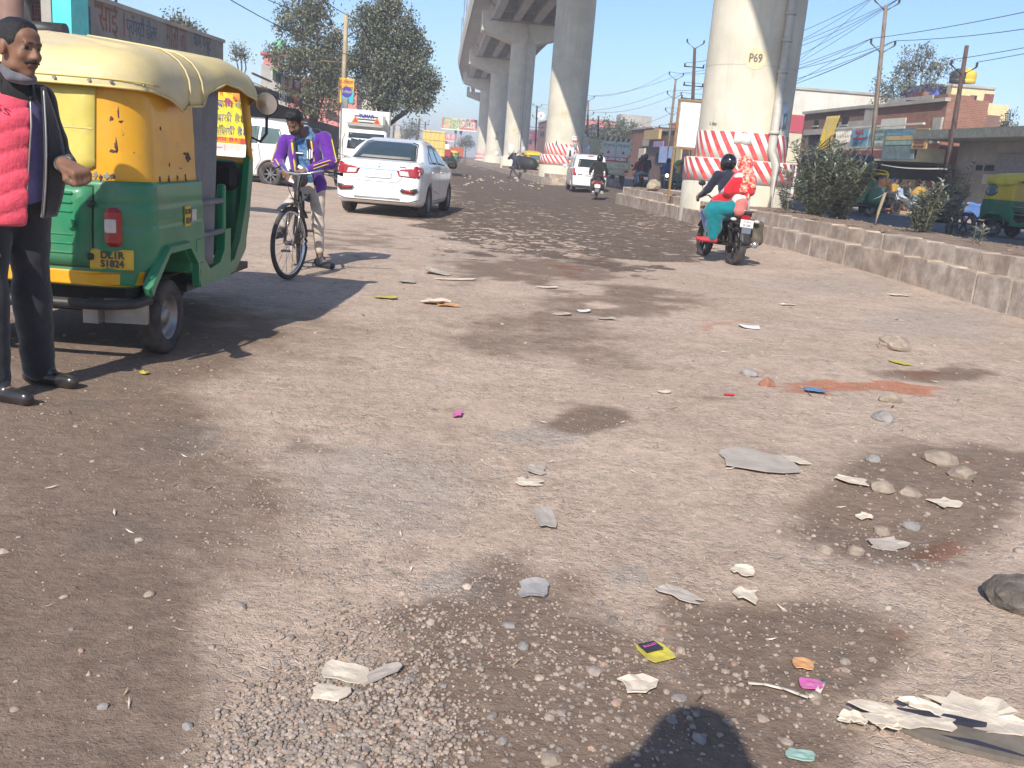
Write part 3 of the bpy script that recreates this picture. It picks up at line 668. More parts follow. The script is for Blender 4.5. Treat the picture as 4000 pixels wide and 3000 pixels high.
M_glassb = mat('window_glass_teal', (.10, .15, .155), .08, var=.1, scale=2, spec=.9, coat=.4)
M_clear = mat('clear_glass', (.75, .82, .82), .03, var=0, trans=1, ior=1.05, alpha=.35)
M_carw = mat('car_white', (.80, .80, .785), .28, var=.03, scale=2, dirt=.12, dcol=(.55, .48, .4), dscale=1.6, coat=.7)
M_seam = mat('panel_gap', (.03, .03, .03), .8, var=0)
def wheel(parent, c, r, w, rim=.62, n=32, spokes=0, rimmat=None, tread=True, hubcap=False, name='wheel'):
    c = np.array(c, float); mb = MB(); p = []
    hw = w/2; ri = r*rim
    prof = [(ri, -hw*.85), (ri+.3*(r-ri), -hw), (r-.18*(r-ri), -hw*.98), (r-.03*(r-ri), -hw*.78), (r, -hw*.45), (r, hw*.45), (r-.03*(r-ri), hw*.78), (r-.18*(r-ri), hw*.98), (ri+.3*(r-ri), hw), (ri, hw*.85)]
    mb.lathe(prof, c, (1, 0, 0), n); 
    wo = mb.build(name, M_rubber, parent)
    rm = rimmat or M_alloy; mb = MB()
    if spokes:
        mb.lathe([(ri*1.02, -hw*.8), (ri*.92, -hw*.6), (ri*.9, 0), (ri*.92, hw*.6), (ri*1.02, hw*.8)], c, (1, 0, 0), n)
        for k in range(spokes):
            a = 2*math.pi*k/spokes; d = np.array([0, math.cos(a), math.sin(a)]); q = np.array([0, -math.sin(a), math.cos(a)])
            mb.add([c+d*.04*r*3+q*.03*r*2+(hw*.75, 0, 0), c+d*ri*.97+q*.05*r+(hw*.55, 0, 0), c+d*ri*.97-q*.05*r+(hw*.55, 0, 0), c+d*.04*r*3-q*.03*r*2+(hw*.75, 0, 0),
                    c+d*.04*r*3+q*.03*r*2-(hw*.2, 0, 0), c+d*ri*.97+q*.05*r-(hw*.2, 0, 0), c+d*ri*.97-q*.05*r-(hw*.2, 0, 0), c+d*.04*r*3-q*.03*r*2-(hw*.2, 0, 0)], [(0, 1, 2, 3), (7, 6, 5, 4), (0, 4, 5, 1), (1, 5, 6, 2), (2, 6, 7, 3), (3, 7, 4, 0)])
        mb.cyl(c-(hw*.7, 0, 0), c+(hw*.8, 0, 0), r*.17, n=14)
    else:
        mb.lathe([(ri*1.02, -hw*.86), (ri*.9, -hw*.7), (ri*.82, -hw*.2), (r*.2, 0), (r*.18, hw*.1), (r*.001, hw*.1)], c, (1, 0, 0), n)
        mb.lathe([(ri*1.02, hw*.86), (ri*.93, hw*.75), (ri*.86, hw*.3), (ri*.62, hw*.1), (r*.24, hw*.35), (r*.22, hw*.55), (r*.001, hw*.55)], c, (1, 0, 0), n)
    mb.build('rim', rm, wo)
    return wo
# ------------------------------------------------------------------ three-wheeler
def rickshaw(label, loc, rz, hi=False, canopy=None, green=None, yellow=None, group='auto rickshaws on the road', curtain=True, res=.024, hoodonly=False):
    t = thing('auto_rickshaw', label, 'auto rickshaw', loc, rz, group)
    gm = green or M_grn; ym = yellow or M_yel; cm = canopy or M_canopy; res = .012 if hi else res
    def plan(P, hx, y0, y1, r):
        q = np.abs(np.stack([P[:, 0], P[:, 1]-(y0+y1)/2], 1))-np.array([hx-r, (y1-y0)/2-r]); return np.linalg.norm(np.maximum(q, 0), axis=1)+np.minimum(q.max(1), 0)-r
    arch = [(.03, .30), (.08, .43), (.30, .60), (.62, .60), (.745, .50), (.76, .30)]
    def low(P):
        bul = .012*np.sin(np.clip((P[:, 2]-.43)/.56, 0, 1)*math.pi)
        d = smax(plan(P, .66, 0, 1.35, .22)-bul, np.abs(P[:, 2]-.712)-.28, .025); d = np.maximum(d, P[:, 1]-.93)
        if hi:
            for zz in (.87, .765): d = d+.006*np.exp(-((P[:, 2]-zz)/.008)**2)*(P[:, 0] > .45)
        return smax(d, -np.maximum(poly_sd(P[:, 1], P[:, 2], arch), .40-np.abs(P[:, 0])), .012)
    V, F = nets(low, (-.72, -.05, .38), (.72, .98, 1.04), res); raw_mesh('lower_body', V, F, [gm], t)
    def upp(P):
        return smax(plan(P, .645, .012, 1.3, .23)+.05*np.clip(P[:, 2]-1.0, 0, 1), np.maximum(np.abs(P[:, 2]-1.24)-.262, P[:, 1]-.88), .012)
    V, F = nets(upp, (-.7, -.05, .95), (.7, .95, 1.54), res); raw_mesh('upper_body', V, F, [ym], t)
    both = lambda P: np.minimum(low(P), upp(P))
    # fender lips
    for sx in (1, -1):
        mb = MB(); pts = [(.05, .40), (.085, .44), (.30, .605), (.62, .605), (.75, .50), (.765, .36)]; V = []
        for y, z in pts:
            for x_, dz in ((.655, .0), (.70, .0), (.70, .035), (.655, .05)): V.append((sx*x_, y-(.03 if y < .2 else -.02 if y > .7 else 0)*(dz > 0), z+dz))
        mb.add(V, [(4*i+k, 4*i+4+k, 4*i+4+(k+1) % 4, 4*i+(k+1) % 4) for i in range(5) for k in range(4)]+[(0, 1, 2, 3), (20, 21, 22, 23)], 0); mb.build('fender_lip', gm, t)
        # door sill panel, rails, post
        pl = [(.92, .33), (1.52, .33), (1.52, .655), (1.40, .655), (1.385, .52), (1.30, .445), (1.1, .425), (.99, .50), (.985, .72), (.92, .74)]
        mb = MB(); mb.prism(pl, sx*.60, sx*.655, 'yz'); mb.build('sill_panel', gm, t)
        mb = MB(); mb.box((sx*.66, .86, .565), (.03, .15, .16), b=.01); mb.build('side_locker', gm, t)
        mb = MB(); mb.box((sx*.63, 1.395, .80), (.05, .05, .30), b=.01); mb.build('door_post', gm, t)
        for zz in (.845, .645):
            mb = MB(); mb.box((sx*.64, 1.15, zz), (.03, .5, .035), b=.01); mb.build('side_rail', M_curt if hi else M_steel, t)
        mb = MB(); cw = [(1.60, .33), (1.74, .33), (1.97, .45), (2.08, .7), (2.16, 1.0), (2.16, 1.12), (2.07, 1.12), (1.99, .8), (1.86, .55), (1.72, .42), (1.60, .40)]
        mb.prism(cw, sx*.575, sx*.62, 'yz'); mb.build('cowl_wing', gm, t)
        mb = MB(); mb.tube([(sx*.60, 2.13, 1.1), (sx*.60, 2.10, 1.3), (sx*.585, 2.02, 1.6)], .032, 8); mb.build('windscreen_pillar', ym, t)
        if curtain:
            mb = MB(); mb.sheet(lambda u, v: (sx*(.615+.02*math.sin(v*9)*(.4+.6*(1-u))), .87+v*(.38+.12*u), .44+u*1.1), 14, 16); mb.build('side_curtain', M_curt, t, solid=.006)
    # floor, seats, inner dark
    mb = MB(); mb.box((0, 1.5, .33), (1.18, 1.3, .05)); mb.build('floor', M_black, t)
    mb = MB(); mb.box((0, .95, .62), (1.1, .35, .16), b=.04); mb.build('passenger_seat', M_black, t)
    mb = MB(); mb.box((0, 1.55, .60), (.55, .3, .3), b=.05); mb.box((0, 1.4, .9), (.9, .06, .45), b=.03); mb.build('driver_seat', M_black, t)
    # front cowl
    cp = [('b', (0, 2.16, .74), (.57, .10, .36), .09, 0), ('b', (0, 2.30, .62), (.30, .14, .26), .12, 0), ('e', (0, 2.36, .50), (.22, .22, .20), 0)]
    sdf_obj('front_cowl', cp, [gm], t, max(res, .018), .14)
    mb = MB(); mb.box((0, 2.155, 1.08), (1.2, .10, .07), b=.03); mb.box((0, 2.02, 1.60), (1.2, .06, .08), b=.02); mb.build('windscreen_frame', ym, t)
    mb = MB(); mb.add([(-.57, 2.14, 1.12), (.57, 2.14, 1.12), (.56, 2.03, 1.57), (-.56, 2.03, 1.57)], [(0, 1, 2, 3)]); mb.build('windscreen', M_clear, t)
    mb = MB(); mb.box((0, 2.02, .98), (1.1, .14, .2), b=.04); mb.build('dashboard', M_dark, t)
    mb = MB(); mb.tube([(-.33, 1.86, 1.0), (-.1, 1.92, 1.02), (.1, 1.92, 1.02), (.33, 1.86, 1.0)], .016, 6); mb.tube([(0, 1.92, 1.02), (0, 2.1, .5)], .025, 6); mb.build('handlebar', M_black, t)
    mb = MB(); mb.lathe([(.001, .0), (.06, .01), (.075, -.02), (.085, -.06), (.07, -.1)], (0, 2.50, .80), (0, 1, 0), 18); mb.build('headlamp', M_lampw, t)
    for sx in (1, -1):
        mb = MB(); mb.ball((sx*.45, 2.26, .86), (.045, .03, .03), 0); mb.build('indicator', M_lampo, t)
        mb = MB(); mb.tube([(sx*.60, 2.12, 1.27), (sx*.66, 2.2, 1.24), (sx*.70, 2.22, 1.30), (sx*.70, 2.22, 1.42)], .011, 6); mr = mb.build('mirror_arm', M_black, t)
        mb = MB(); mb.lathe([(.001, .0), (.078, .0), (.086, .012), (.086, .02), (.06, .05), (.001, .06)], (sx*.70, 2.21, 1.51), (-.12*sx, 1, .14), 20); mb.build('mirror_housing', M_black, mr)
        mb = MB(); mb.lathe([(.001, -.006), (.077, -.004)], (sx*.70, 2.21, 1.51), (-.12*sx, 1, .14), 20); mb.build('mirror_glass', M_chrome, mr)
    # wheels
    for sx in (1, -1): wheel(t, (sx*.575, .47, .215), .215, .115, .6, rimmat=M_steel, name='rear_wheel')
    wheel(t, (0, 2.20, .215), .215, .105, .6, rimmat=M_steel, name='front_wheel')
    mb = MB(); mb.sheet(lambda u, v: ((v-.5)*.16, 2.20+.25*math.cos(u*3.0+.1), .215+.25*math.sin(u*3.0+.1)), 12, 3); mb.build('front_mudguard', gm, t, solid=.008)
    mb = MB(); mb.tube([(.09, 2.2, .215), (.09, 2.1, .55)], .03, 8); mb.tube([(-.09, 2.2, .215), (-.09, 2.1, .55)], .03, 8); mb.build('front_fork', M_black, t)
    mb = MB(); mb.box((0, .62, .36), (1.0, .9, .12)); mb.box((0, .47, .26), (.9, .08, .08)); mb.box((0, 1.5, .29), (.5, 1.4, .05)); mb.build('chassis', M_dark, t)
    # rear dress
    mb = MB(); mb.tube([(-.66, .14, .36), (-.64, -.02, .36), (-.5, -.085, .36), (0, -.10, .36), (.5, -.085, .36), (.62, -.02, .365), (.655, .10, .37)], .028, 8); bmp = mb.build('rear_bumper', M_black, t); 
    for sx in (1, -1): mb = MB(); mb.box((sx*.40, .02, .31), (.08, .12, .12)); mb.box((sx*.55, .06, .31), (.22, .04, .13), rz=.1*sx); mb.build('bumper_bracket', M_steel, t)
    patch('bottom_strip', both, [(-.62, .445), (.62, .445), (.635, .52), (-.635, .52)], 'y', -1, ym, t, .012, 5, 44)
    if not hi:
        patch('rear_window', both, [(-.4, 1.1), (.4, 1.1), (.4, 1.4), (-.4, 1.4)], 'y', -1, M_flap if canopy is None else M_glassb, t, .01)
        for sx in (1, -1): mb = MB(); mb.box((sx*.5, .03, .76), (.08, .08, .18), b=.02); mb.build('tail_lamp', M_lamp, t)
        mb = MB(); mb.box((.3, -.012, .6), (.2, .01, .1)); mb.build('number_plate', M_plate, t)
        # oval side window in the yellow part
        for sx in (1, -1): patch('side_window', both, [(.25+.2*math.cos(a), 1.24+.17*math.sin(a)) for a in np.linspace(0, 2*math.pi, 13)[:-1]], 'x', 1.2*sx, M_glassb, t, .008, 3, 2)
    else:
        hat = patch('engine_hatch', low, [(-.38, .545), (.405, .545), (.415, .955), (-.38, .955)], 'y', -1, gm, t, .010, 4, 10)
        ribbon('hatch_gap', low, [(-.385, .54), (.41, .54), (.42, .96), (-.385, .96)], .006, 'y', -1, M_seam, t, .004)
        for zz in (.915, .868, .822, .705, .658, .610):
            mb = MB(); mb.box((.02, -.013, zz), (.60, .028, .020), b=.009); mb.build('louvre', gm, hat)
        for x_, zz in ((.415, .87), (.405, .60)): mb = MB(); mb.box((x_, -.025, zz), (.03, .03, .035), b=.008); mb.build('hinge', M_black, hat)
        mb = MB(); mb.cyl((.31, -.045, .765), (.31, -.005, .765), .024, .016, 14); mb.build('latch_knob', gm, hat)
        mb = MB(); mb.cyl((.36, -.02, .765), (.36, 0, .765), .016, n=12); mb.build('lock', M_steel, hat)
        for sx in (1, -1):
            mb = MB(); mb.box((sx*.515, .004, .757), (.085, .085, .20), b=.022, rz=sx*.35); tl = mb.build('tail_lamp', M_lamp, t)
            mb = MB(); mb.box((sx*.517, -.0395, .765), (.055, .01, .07), b=.004, rz=sx*.35); mb.build('reversing_lens', M_lampw, tl)
        mb = MB(); mb.box((.50, .004, .588), (.205, .012, .096), b=.005, rz=.22); pl_ = mb.build('number_plate', M_plate, t)
        mb = MB(); mb.box((.50, .008, .588), (.215, .012, .106), b=.004, rz=.22); mb.build('plate_rim', M_plate, pl_)
        text('DL1R', .052, M_blackp, pl_, (.507, -.0055, .61), (math.pi/2, 0, .22), sx=.95, bold=.0015); text('S1824', .052, M_blackp, pl_, (.507, -.0055, .565), (math.pi/2, 0, .22), sx=.9, bold=.0015)
        mb = MB(); mb.box((.676, .635, .79), (.004, .095, .115)); sp = mb.build('side_number', M_plate, t)
        text('DL1RS', .04, M_blackp, sp, (.6785, .635, .815), (math.pi/2, 0, math.pi/2), sx=.85, bold=.001); text('1824', .05, M_blackp, sp, (.6785, .635, .762), (math.pi/2, 0, math.pi/2), sx=.85, bold=.001)
        mb = MB(); mb.box((.676, .74, .79), (.008, .07, .07), b=.003); mb.build('side_reflector', M_lampw, t)
        rr = random.Random(9); M_rust = mat('rust_chip', (.10, .055, .055), .8, var=.3, scale=20); M_prim = mat('primer_grey', (.24, .23, .21), .8, var=.2)
        def chipat(u, z, w, h, ax, m_): patch('paint_chip', both, [(u+w*math.cos(a)*rr.uniform(.35, 1.1), z+h*math.sin(a)*rr.uniform(.35, 1.1)) for a in np.linspace(0, 2*math.pi, 13)[:-1]], ax, -1 if ax == 'y' else 1.2, m_, t, .0025, 2, 2, .001)
        for k in range(9): chipat(.40+.026*k*(1 if k < 5 else 0)+(0 if k < 5 else .0), 1.005+rr.uniform(0, .012), .012+.012*rr.random(), .022, 'y', M_prim if k % 2 else M_rust) if k < 5 else chipat(.30+.13*(k-5), 1.0+rr.uniform(0, .01), .018, .02, 'x', M_rust)
        for u, z, w, h, ax in ((.52, 1.17, .010, .04, 'y'), (.505, 1.14, .02, .012, 'y'), (.50, 1.30, .012, .014, 'y'), (.53, 1.33, .006, .03, 'y'), (.54, 1.29, .012, .008, 'y'), (.75, 1.12, .05, .028, 'x'), (.70, 1.14, .03, .012, 'x'), (.35, 1.27, .012, .012, 'x'), (.62, 1.06, .02, .006, 'x'), (.45, 1.08, .012, .012, 'x')): chipat(u, z, w, h, ax, M_rust)
        fl = patch('rear_flap', both, [(-.46, 1.045), (.40, 1.045), (.425, 1.06), (.43, 1.46), (-.46, 1.46)], 'y', -1, M_flap, t, .016, 5, 12)
        ribbon('flap_seam', lambda P: both(P)-.016, [(-.45, 1.24), (.42, 1.245)], .006, 'y', -1, M_pipg, fl, .003)
    # canopy
    RC = .22; per = []
    fy = 2.03
    for y in np.linspace(fy, .26, 34): per.append((.685, y))
    for a in np.linspace(0, math.pi/2, 9)[1:]: per.append((.685-.26+.26*math.cos(a), .26-.29*math.sin(a)))
    per += [(x, -.03) for x in np.linspace(.425, -.425, 16)[1:]]
    for a in np.linspace(math.pi/2, math.pi, 9)[1:]: per.append((-.685+.26+.26*math.cos(a), .26-.29*math.sin(a)))
    for y in np.linspace(.26, fy, 34)[1:]: per.append((-.685, y))
    def edge(x, y):
        e = np.interp(y, [-.03, .15, .35, .52, .56, .62, .86, .90, .97, 1.15, 1.34, 1.62, 1.9, 2.03], [1.455, 1.452, 1.43, 1.375, 1.365, 1.405, 1.42, 1.44, 1.50, 1.545, 1.585, 1.565, 1.53, 1.52]); return float(e)
    def top(y): return float(np.interp(y, [0, .3, .75, 1.1, 1.4, 1.7, 2.1], [1.655, 1.685, 1.715, 1.715, 1.75, 1.765, 1.74]))
    rows = [(0, 0), (0, .5), (0, 1.)]; arcs = [(R_, ) for R_ in np.linspace(15, 90, 6)]
    V = []; nr = 3+6+4
    for i, (x, y) in enumerate(per):
        e = edge(x, y); tp = top(y); zr = max(tp-RC, e+.01); ins = np.array([-x, (.5-y)*(1 if y < .3 and abs(x) < .68 else 0)]); 
        if y >= .26: nrm = np.array([-np.sign(x), 0])
        elif abs(x) <= .425: nrm = np.array([0, 1.])
        else:
            cx = np.sign(x)*.425; nrm = np.array([cx-x, .26-y]); nrm /= np.linalg.norm(nrm)
        wr = .006*math.sin(i*.9)+.008*float(fbm(i*.35, 3.3, 2))
        for f in (0, .5, 1.): V.append((x-nrm[0]*wr*(1-f), y-nrm[1]*wr*(1-f), e+(zr-e)*f))
        rz_ = tp-zr
        for a in np.linspace(15, 90, 6):
            h_ = RC*(1-math.cos(R(a))); w2 = .006*float(fbm(i*.2, a*.05, 3)); V.append((x+nrm[0]*h_, y+nrm[1]*h_, zr+rz_*math.sin(R(a))+w2))
        px_, py_ = x+nrm[0]*RC, y+nrm[1]*RC; ty = min(max(py_, .45), fy)
        for f in (.25, .5, .75, 1.): V.append((px_*(1-f), py_+(ty-py_)*f, tp+(top(ty)+.02-tp)*f+.02*math.sin(f*1.57)+.006*float(fbm(px_*4, py_*4, 2))))
    n = len(per); mb = MB(); mb.add(V, [(i*nr+j, (i+1)*nr+j, (i+1)*nr+j+1, i*nr+j+1) for i in range(n-1) for j in range(nr-1)], 0, True)
    # front brow
    f0 = [V[j] for j in range(nr)]; f1 = [V[(n-1)*nr+j] for j in range(nr)]; brow = f0+f1[::-1]
    mb.add(brow+[(p[0]*.9, p[1]+.015, p[2]-.04) for p in brow], [(i, i+1, len(brow)+i+1, len(brow)+i) for i in range(len(brow)-1)], 0, True)
    cn = mb.build('canopy', cm, t, solid=.006)
    pm = M_pipg if canopy is None else cm
    mb = MB(); mb.tube([(V[i*nr][0]*1.004, V[i*nr][1], V[i*nr][2]) for i in range(n)], .007, 6); mb.build('edge_piping', pm, cn)
    if hi:
        # patch, seams, studs
        mb = MB(); mb.tube([(V[i*nr+2][0]*1.006, V[i*nr+2][1], V[i*nr][2]+.035) for i in range(34, n-33)], .003, 4); mb.build('hem_stitch', M_flap, cn)
        for i in (36, 39, 41, 44, 48, 53, 58, 63):
            p = np.array(V[i*nr]); q = np.array([p[0]*1.01, p[1]-.004, p[2]+.022]); mb = MB(); dd = np.array([p[0] if abs(p[0]) > .45 else 0, -.4, 0]); dd /= np.linalg.norm(dd); mb.cyl(q-dd*.004, q+dd*.007, .0085, n=10); mb.build('stud', M_steel, cn)
        for yy in (.62, .86):
            i = int(np.argmin([abs(p[1]-yy)+(0 if p[0] > 0 else 9) for p in per])); mb = MB(); mb.tube([tuple(np.array(V[i*nr+j])*np.array([1.012, 1, 1])+np.array([.003, 0, .004])) for j in range(0, nr-1)], .006, 5); mb.build('seam', M_canopy, cn)
    return t
# ------------------------------------------------------------------ cars
def car_sdf(side, wid, wz, k=.07, wheels=(), wr=.34, arch_in=.55):
    wy, ww = np.array(wid).T; zz, zs = np.array(wz).T
    def fn(P):
        a = poly_sd(P[:, 1], P[:, 2], side); hw = np.interp(P[:, 1], wy, ww)*np.interp(P[:, 2], zz, zs)
        b = (np.abs(P[:, 0])-hw)*.93; d = smax(a, b, k)
        for y in wheels: d = np.maximum(d, -np.maximum(np.hypot(P[:, 1]-y, P[:, 2]-wr+.01)-(wr+.045), arch_in-np.abs(P[:, 0])))
        return d
    return fn
def car_common(t, fn, lo, hi, res, m, wheels, wr, ww, tx, spokes=0, rimm=None):
    V, F = nets(fn, lo, hi, res); b = raw_mesh('body', V, F, [m], t)
    for y in wheels:
        for sx in (1, -1): wheel(t, (sx*tx, y, wr), wr, ww, .66, spokes=spokes, rimmat=rimm)
    mb = MB(); mb.box((0, (wheels[0]+wheels[1])/2, .30), (tx*1.75, wheels[1]-wheels[0]+1.2, .22)); mb.build('underbody', M_dark, t)
    return b
def sedan(label, loc, rz):
    t = thing('sedan_car', label, 'car', loc, rz)
    side = [(.16, .24), (.03, .30), (.0, .52), (.03, .70), (.07, .93), (.10, 1.0), (.17, 1.035), (.62, 1.075), (1.0, 1.27), (1.38, 1.42), (1.75, 1.475), (2.1, 1.485), (2.45, 1.45), (2.9, 1.28), (3.42, 1.02), (3.9, .95), (4.28, .83), (4.44, .66), (4.47, .42), (4.38, .25), (3.9, .2), (.5, .2)]
    wid = [(-.1, .66), (0, .74), (.12, .80), (.35, .845), (.9, .865), (2.2, .868), (3.6, .86), (4.1, .82), (4.35, .72), (4.47, .55)]
    wz = [(.15, .92), (.35, .985), (.6, 1.0), (.85, .99), (1.0, .945), (1.08, .89), (1.3, .77), (1.45, .66), (1.6, .58)]
    WY = (.97, 3.62)
    fn = car_sdf(side, wid, wz, .075, WY, .315)
    car_common(t, fn, (-.95, -.08, .14), (.95, 4.55, 1.55), .027, M_carw, WY, .315, .2, .755, spokes=10)
    patch('rear_window', fn, [(-.60, 1.085), (.60, 1.085), (.50, 1.37), (.36, 1.405), (-.36, 1.405), (-.50, 1.37)], 'y', -1, mat('tinted_glass', (.035, .055, .06), .07, var=.1, scale=2, spec=.9, coat=.4), t, .006, 6, 8)
    patch('parcel_shelf', fn, [(-.5, 1.088), (.5, 1.088), (.47, 1.13), (-.47, 1.13)], 'y', -1, mat('shelf_beige', (.30, .27, .22), .3, coat=.5), t, .009, 3, 6)
    ribbon('window_rubber', fn, [(-.62, 1.075), (.62, 1.075), (.515, 1.385), (.37, 1.42), (-.37, 1.42), (-.515, 1.385), (-.62, 1.075)], .022, 'y', -1, M_black, t, .007)
    for sx in (1, -1):
        patch('rear_door_glass', fn, [(1.42, 1.03), (2.02, 1.02), (2.04, 1.40), (1.72, 1.38), (1.5, 1.27)], 'x', 1.2*sx, M_glass, t, .006, 4, 6)
        patch('quarter_glass', fn, [(1.06, 1.035), (1.37, 1.03), (1.45, 1.25), (1.28, 1.2)], 'x', 1.2*sx, M_glass, t, .006, 4, 6)
        patch('front_door_glass', fn, [(2.10, 1.02), (3.05, .985), (2.72, 1.28), (2.45, 1.37), (2.11, 1.40)], 'x', 1.2*sx, M_glass, t, .006, 4, 6)
        for pth in ([(1.06, 1.02), (1.02, .75), (1.10, .60)], [(1.35, .36), (1.4, .5), (2.07, .42)], [(2.07, 1.02), (2.06, .42), (2.05, .30)], [(3.1, .97), (3.12, .6), (3.02, .3)], [(1.1, .3), (3.2, .3)]):
            ribbon('door_gap', fn, pth, .010, 'x', 1.2*sx, M_seam, t)
        for yy in (1.22, 2.25):
            mb = MB(); mb.box((sx*.862, yy, .86), (.03, .17, .03), b=.01); mb.build('door_handle', M_carw, t)
        mb = MB(); mb.box((sx*1.0, 2.86, 1.02), (.20, .10, .14), b=.04, rz=-.1*sx); mb.build('side_mirror', M_black, t)
        # lamps
        patch('tail_lamp', fn, [(sx*.40, .775), (sx*.78, .755), (sx*.83, .93), (sx*.72, .985), (sx*.60, .93), (sx*.34, .895)], 'y', -1, M_lamp, t, .010, 5, 6)
        patch('lamp_lens', fn, [(sx*.42, .79), (sx*.60, .78), (sx*.57, .87), (sx*.40, .87)], 'y', -1, M_lampw, t, .016, 4, 6)
        patch('tail_lamp_wrap', fn, [(.13, .81), (.34, .90), (.30, .955), (.16, .97), (.13, .94)], 'x', 1.2*sx, M_lamp, t, .008, 4, 5)
        patch('reflector_bezel', fn, [(sx*.47, .46), (sx*.70, .44), (sx*.80, .52), (sx*.76, .575), (sx*.47, .56), (sx*.43, .51)], 'y', -1, M_chrome, t, .010, 4, 5)
        patch('reflector_well', fn, [(sx*.485, .475), (sx*.69, .458), (sx*.775, .522), (sx*.745, .558), (sx*.485, .545), (sx*.455, .51)], 'y', -1, M_black, t, .014, 4, 5)
        patch('reflector', fn, [(sx*.50, .495), (sx*.68, .482), (sx*.70, .53), (sx*.50, .53)], 'y', -1, M_lamp, t, .020, 4, 5)
    ribbon('boot_gap', fn, [(-.60, 1.03), (-.52, .93), (-.45, .74), (-.38, .655), (.38, .655), (.45, .74), (.52, .93), (.60, 1.03)], .010, 'y', -1, M_seam, t)
    ribbon('chrome_strip', fn, [(-.42, .895), (.42, .895)], .035, 'y', -1, M_chrome, t, .018)
    ribbon('bumper_gap', fn, [(-.80, .36), (-.6, .30), (.6, .30), (.80, .36)], .014, 'y', -1, M_seam, t)
    mb = MB(); mb.box((0, .014, .79), (.52, .02, .13), b=.004); pl = mb.build('number_plate', M_platew, t)
    text('DL10C 1103', .085, mat('plate_letters', (.25, .25, .26), .6), pl, (0, .0025, .79), (math.pi/2, 0, 0), sx=.8)
    text('S', .13, M_steel, t, (0, .05, .97), (math.pi/2-.25, 0, 0), 'emblem', ext=.006, bold=.004); text('Ciaz', .07, M_steel, t, (-.42, .055, .965), (math.pi/2-.2, 0, 0), 'badge', ext=.004); 
    mb = MB(); mb.box((.46, .06, .955), (.12, .012, .018)); mb.build('badge', M_steel, t)
    mb = MB(); mb.tube([(-.44, -.0, .36), (.44, -.0, .36)], .012, 6); mb.build('bumper_lip', M_carw, t)
    return t
def hatchback(label, loc, rz):
    t = thing('hatchback_car', label, 'car', loc, rz)
    side = [(.14, .22), (.0, .30), (0, .55), (.04, .85), (.10, 1.0), (.22, 1.40), (.32, 1.60), (.7, 1.66), (1.8, 1.69), (2.3, 1.62), (2.9, 1.08), (3.35, 1.0), (3.58, .8), (3.64, .45), (3.5, .22)]
    wid = [(-.1, .69), (0, .74), (.15, .77), (.6, .79), (3.0, .78), (3.4, .7), (3.64, .5)]
    wz = [(.15, .95), (.4, 1), (.8, 1.0), (1.0, .97), (1.3, .90), (1.6, .82), (1.75, .76)]
    WY = (.62, 3.02); fn = car_sdf(side, wid, wz, .09, WY, .285, .5); car_common(t, fn, (-.9, -.1, .14), (.9, 3.75, 1.75), .035, M_carw, WY, .285, .17, .66)
    patch('rear_window', fn, [(-.58, 1.10), (.58, 1.10), (.53, 1.46), (-.53, 1.46)], 'y', -1, M_glass, t, .008, 6, 6)
    for sx in (1, -1):
        patch('tail_lamp', fn, [(sx*.62, .72), (sx*.79, .72), (sx*.80, 1.02), (sx*.70, 1.05)], 'y', -1, M_lamp, t, .012, 4, 5)
        patch('side_glass', fn, [(.45, 1.1), (1.6, 1.08), (1.6, 1.5), (.6, 1.5)], 'x', 1.2*sx, M_glass, t, .008); patch('front_glass', fn, [(1.7, 1.08), (2.7, 1.05), (2.2, 1.5), (1.7, 1.5)], 'x', 1.2*sx, M_glass, t, .008)
        mb = MB(); mb.box((sx*.92, 2.55, 1.1), (.2, .1, .16), b=.04); mb.build('side_mirror', M_carw, t)
    patch('brake_light', fn, [(-.14, 1.565), (.14, 1.565), (.12, 1.60), (-.12, 1.60)], 'y', -1, M_lamp, t, .012)
    ribbon('chrome_strip', fn, [(-.34, .92), (.34, .92)], .05, 'y', -1, M_steel, t, .02)
    mb = MB(); mb.box((0, .0, .80), (.5, .03, .13), b=.004); pl = mb.build('number_plate', M_platew, t); text('DL 1C AC 4937', .085, M_blackp, pl, (0, -.018, .80), (math.pi/2, 0, 0), sx=.7)
    mb = MB(); mb.box((-.45, .01, .78), (.2, .03, .03)); mb.build('badge', M_steel, t)
    return t
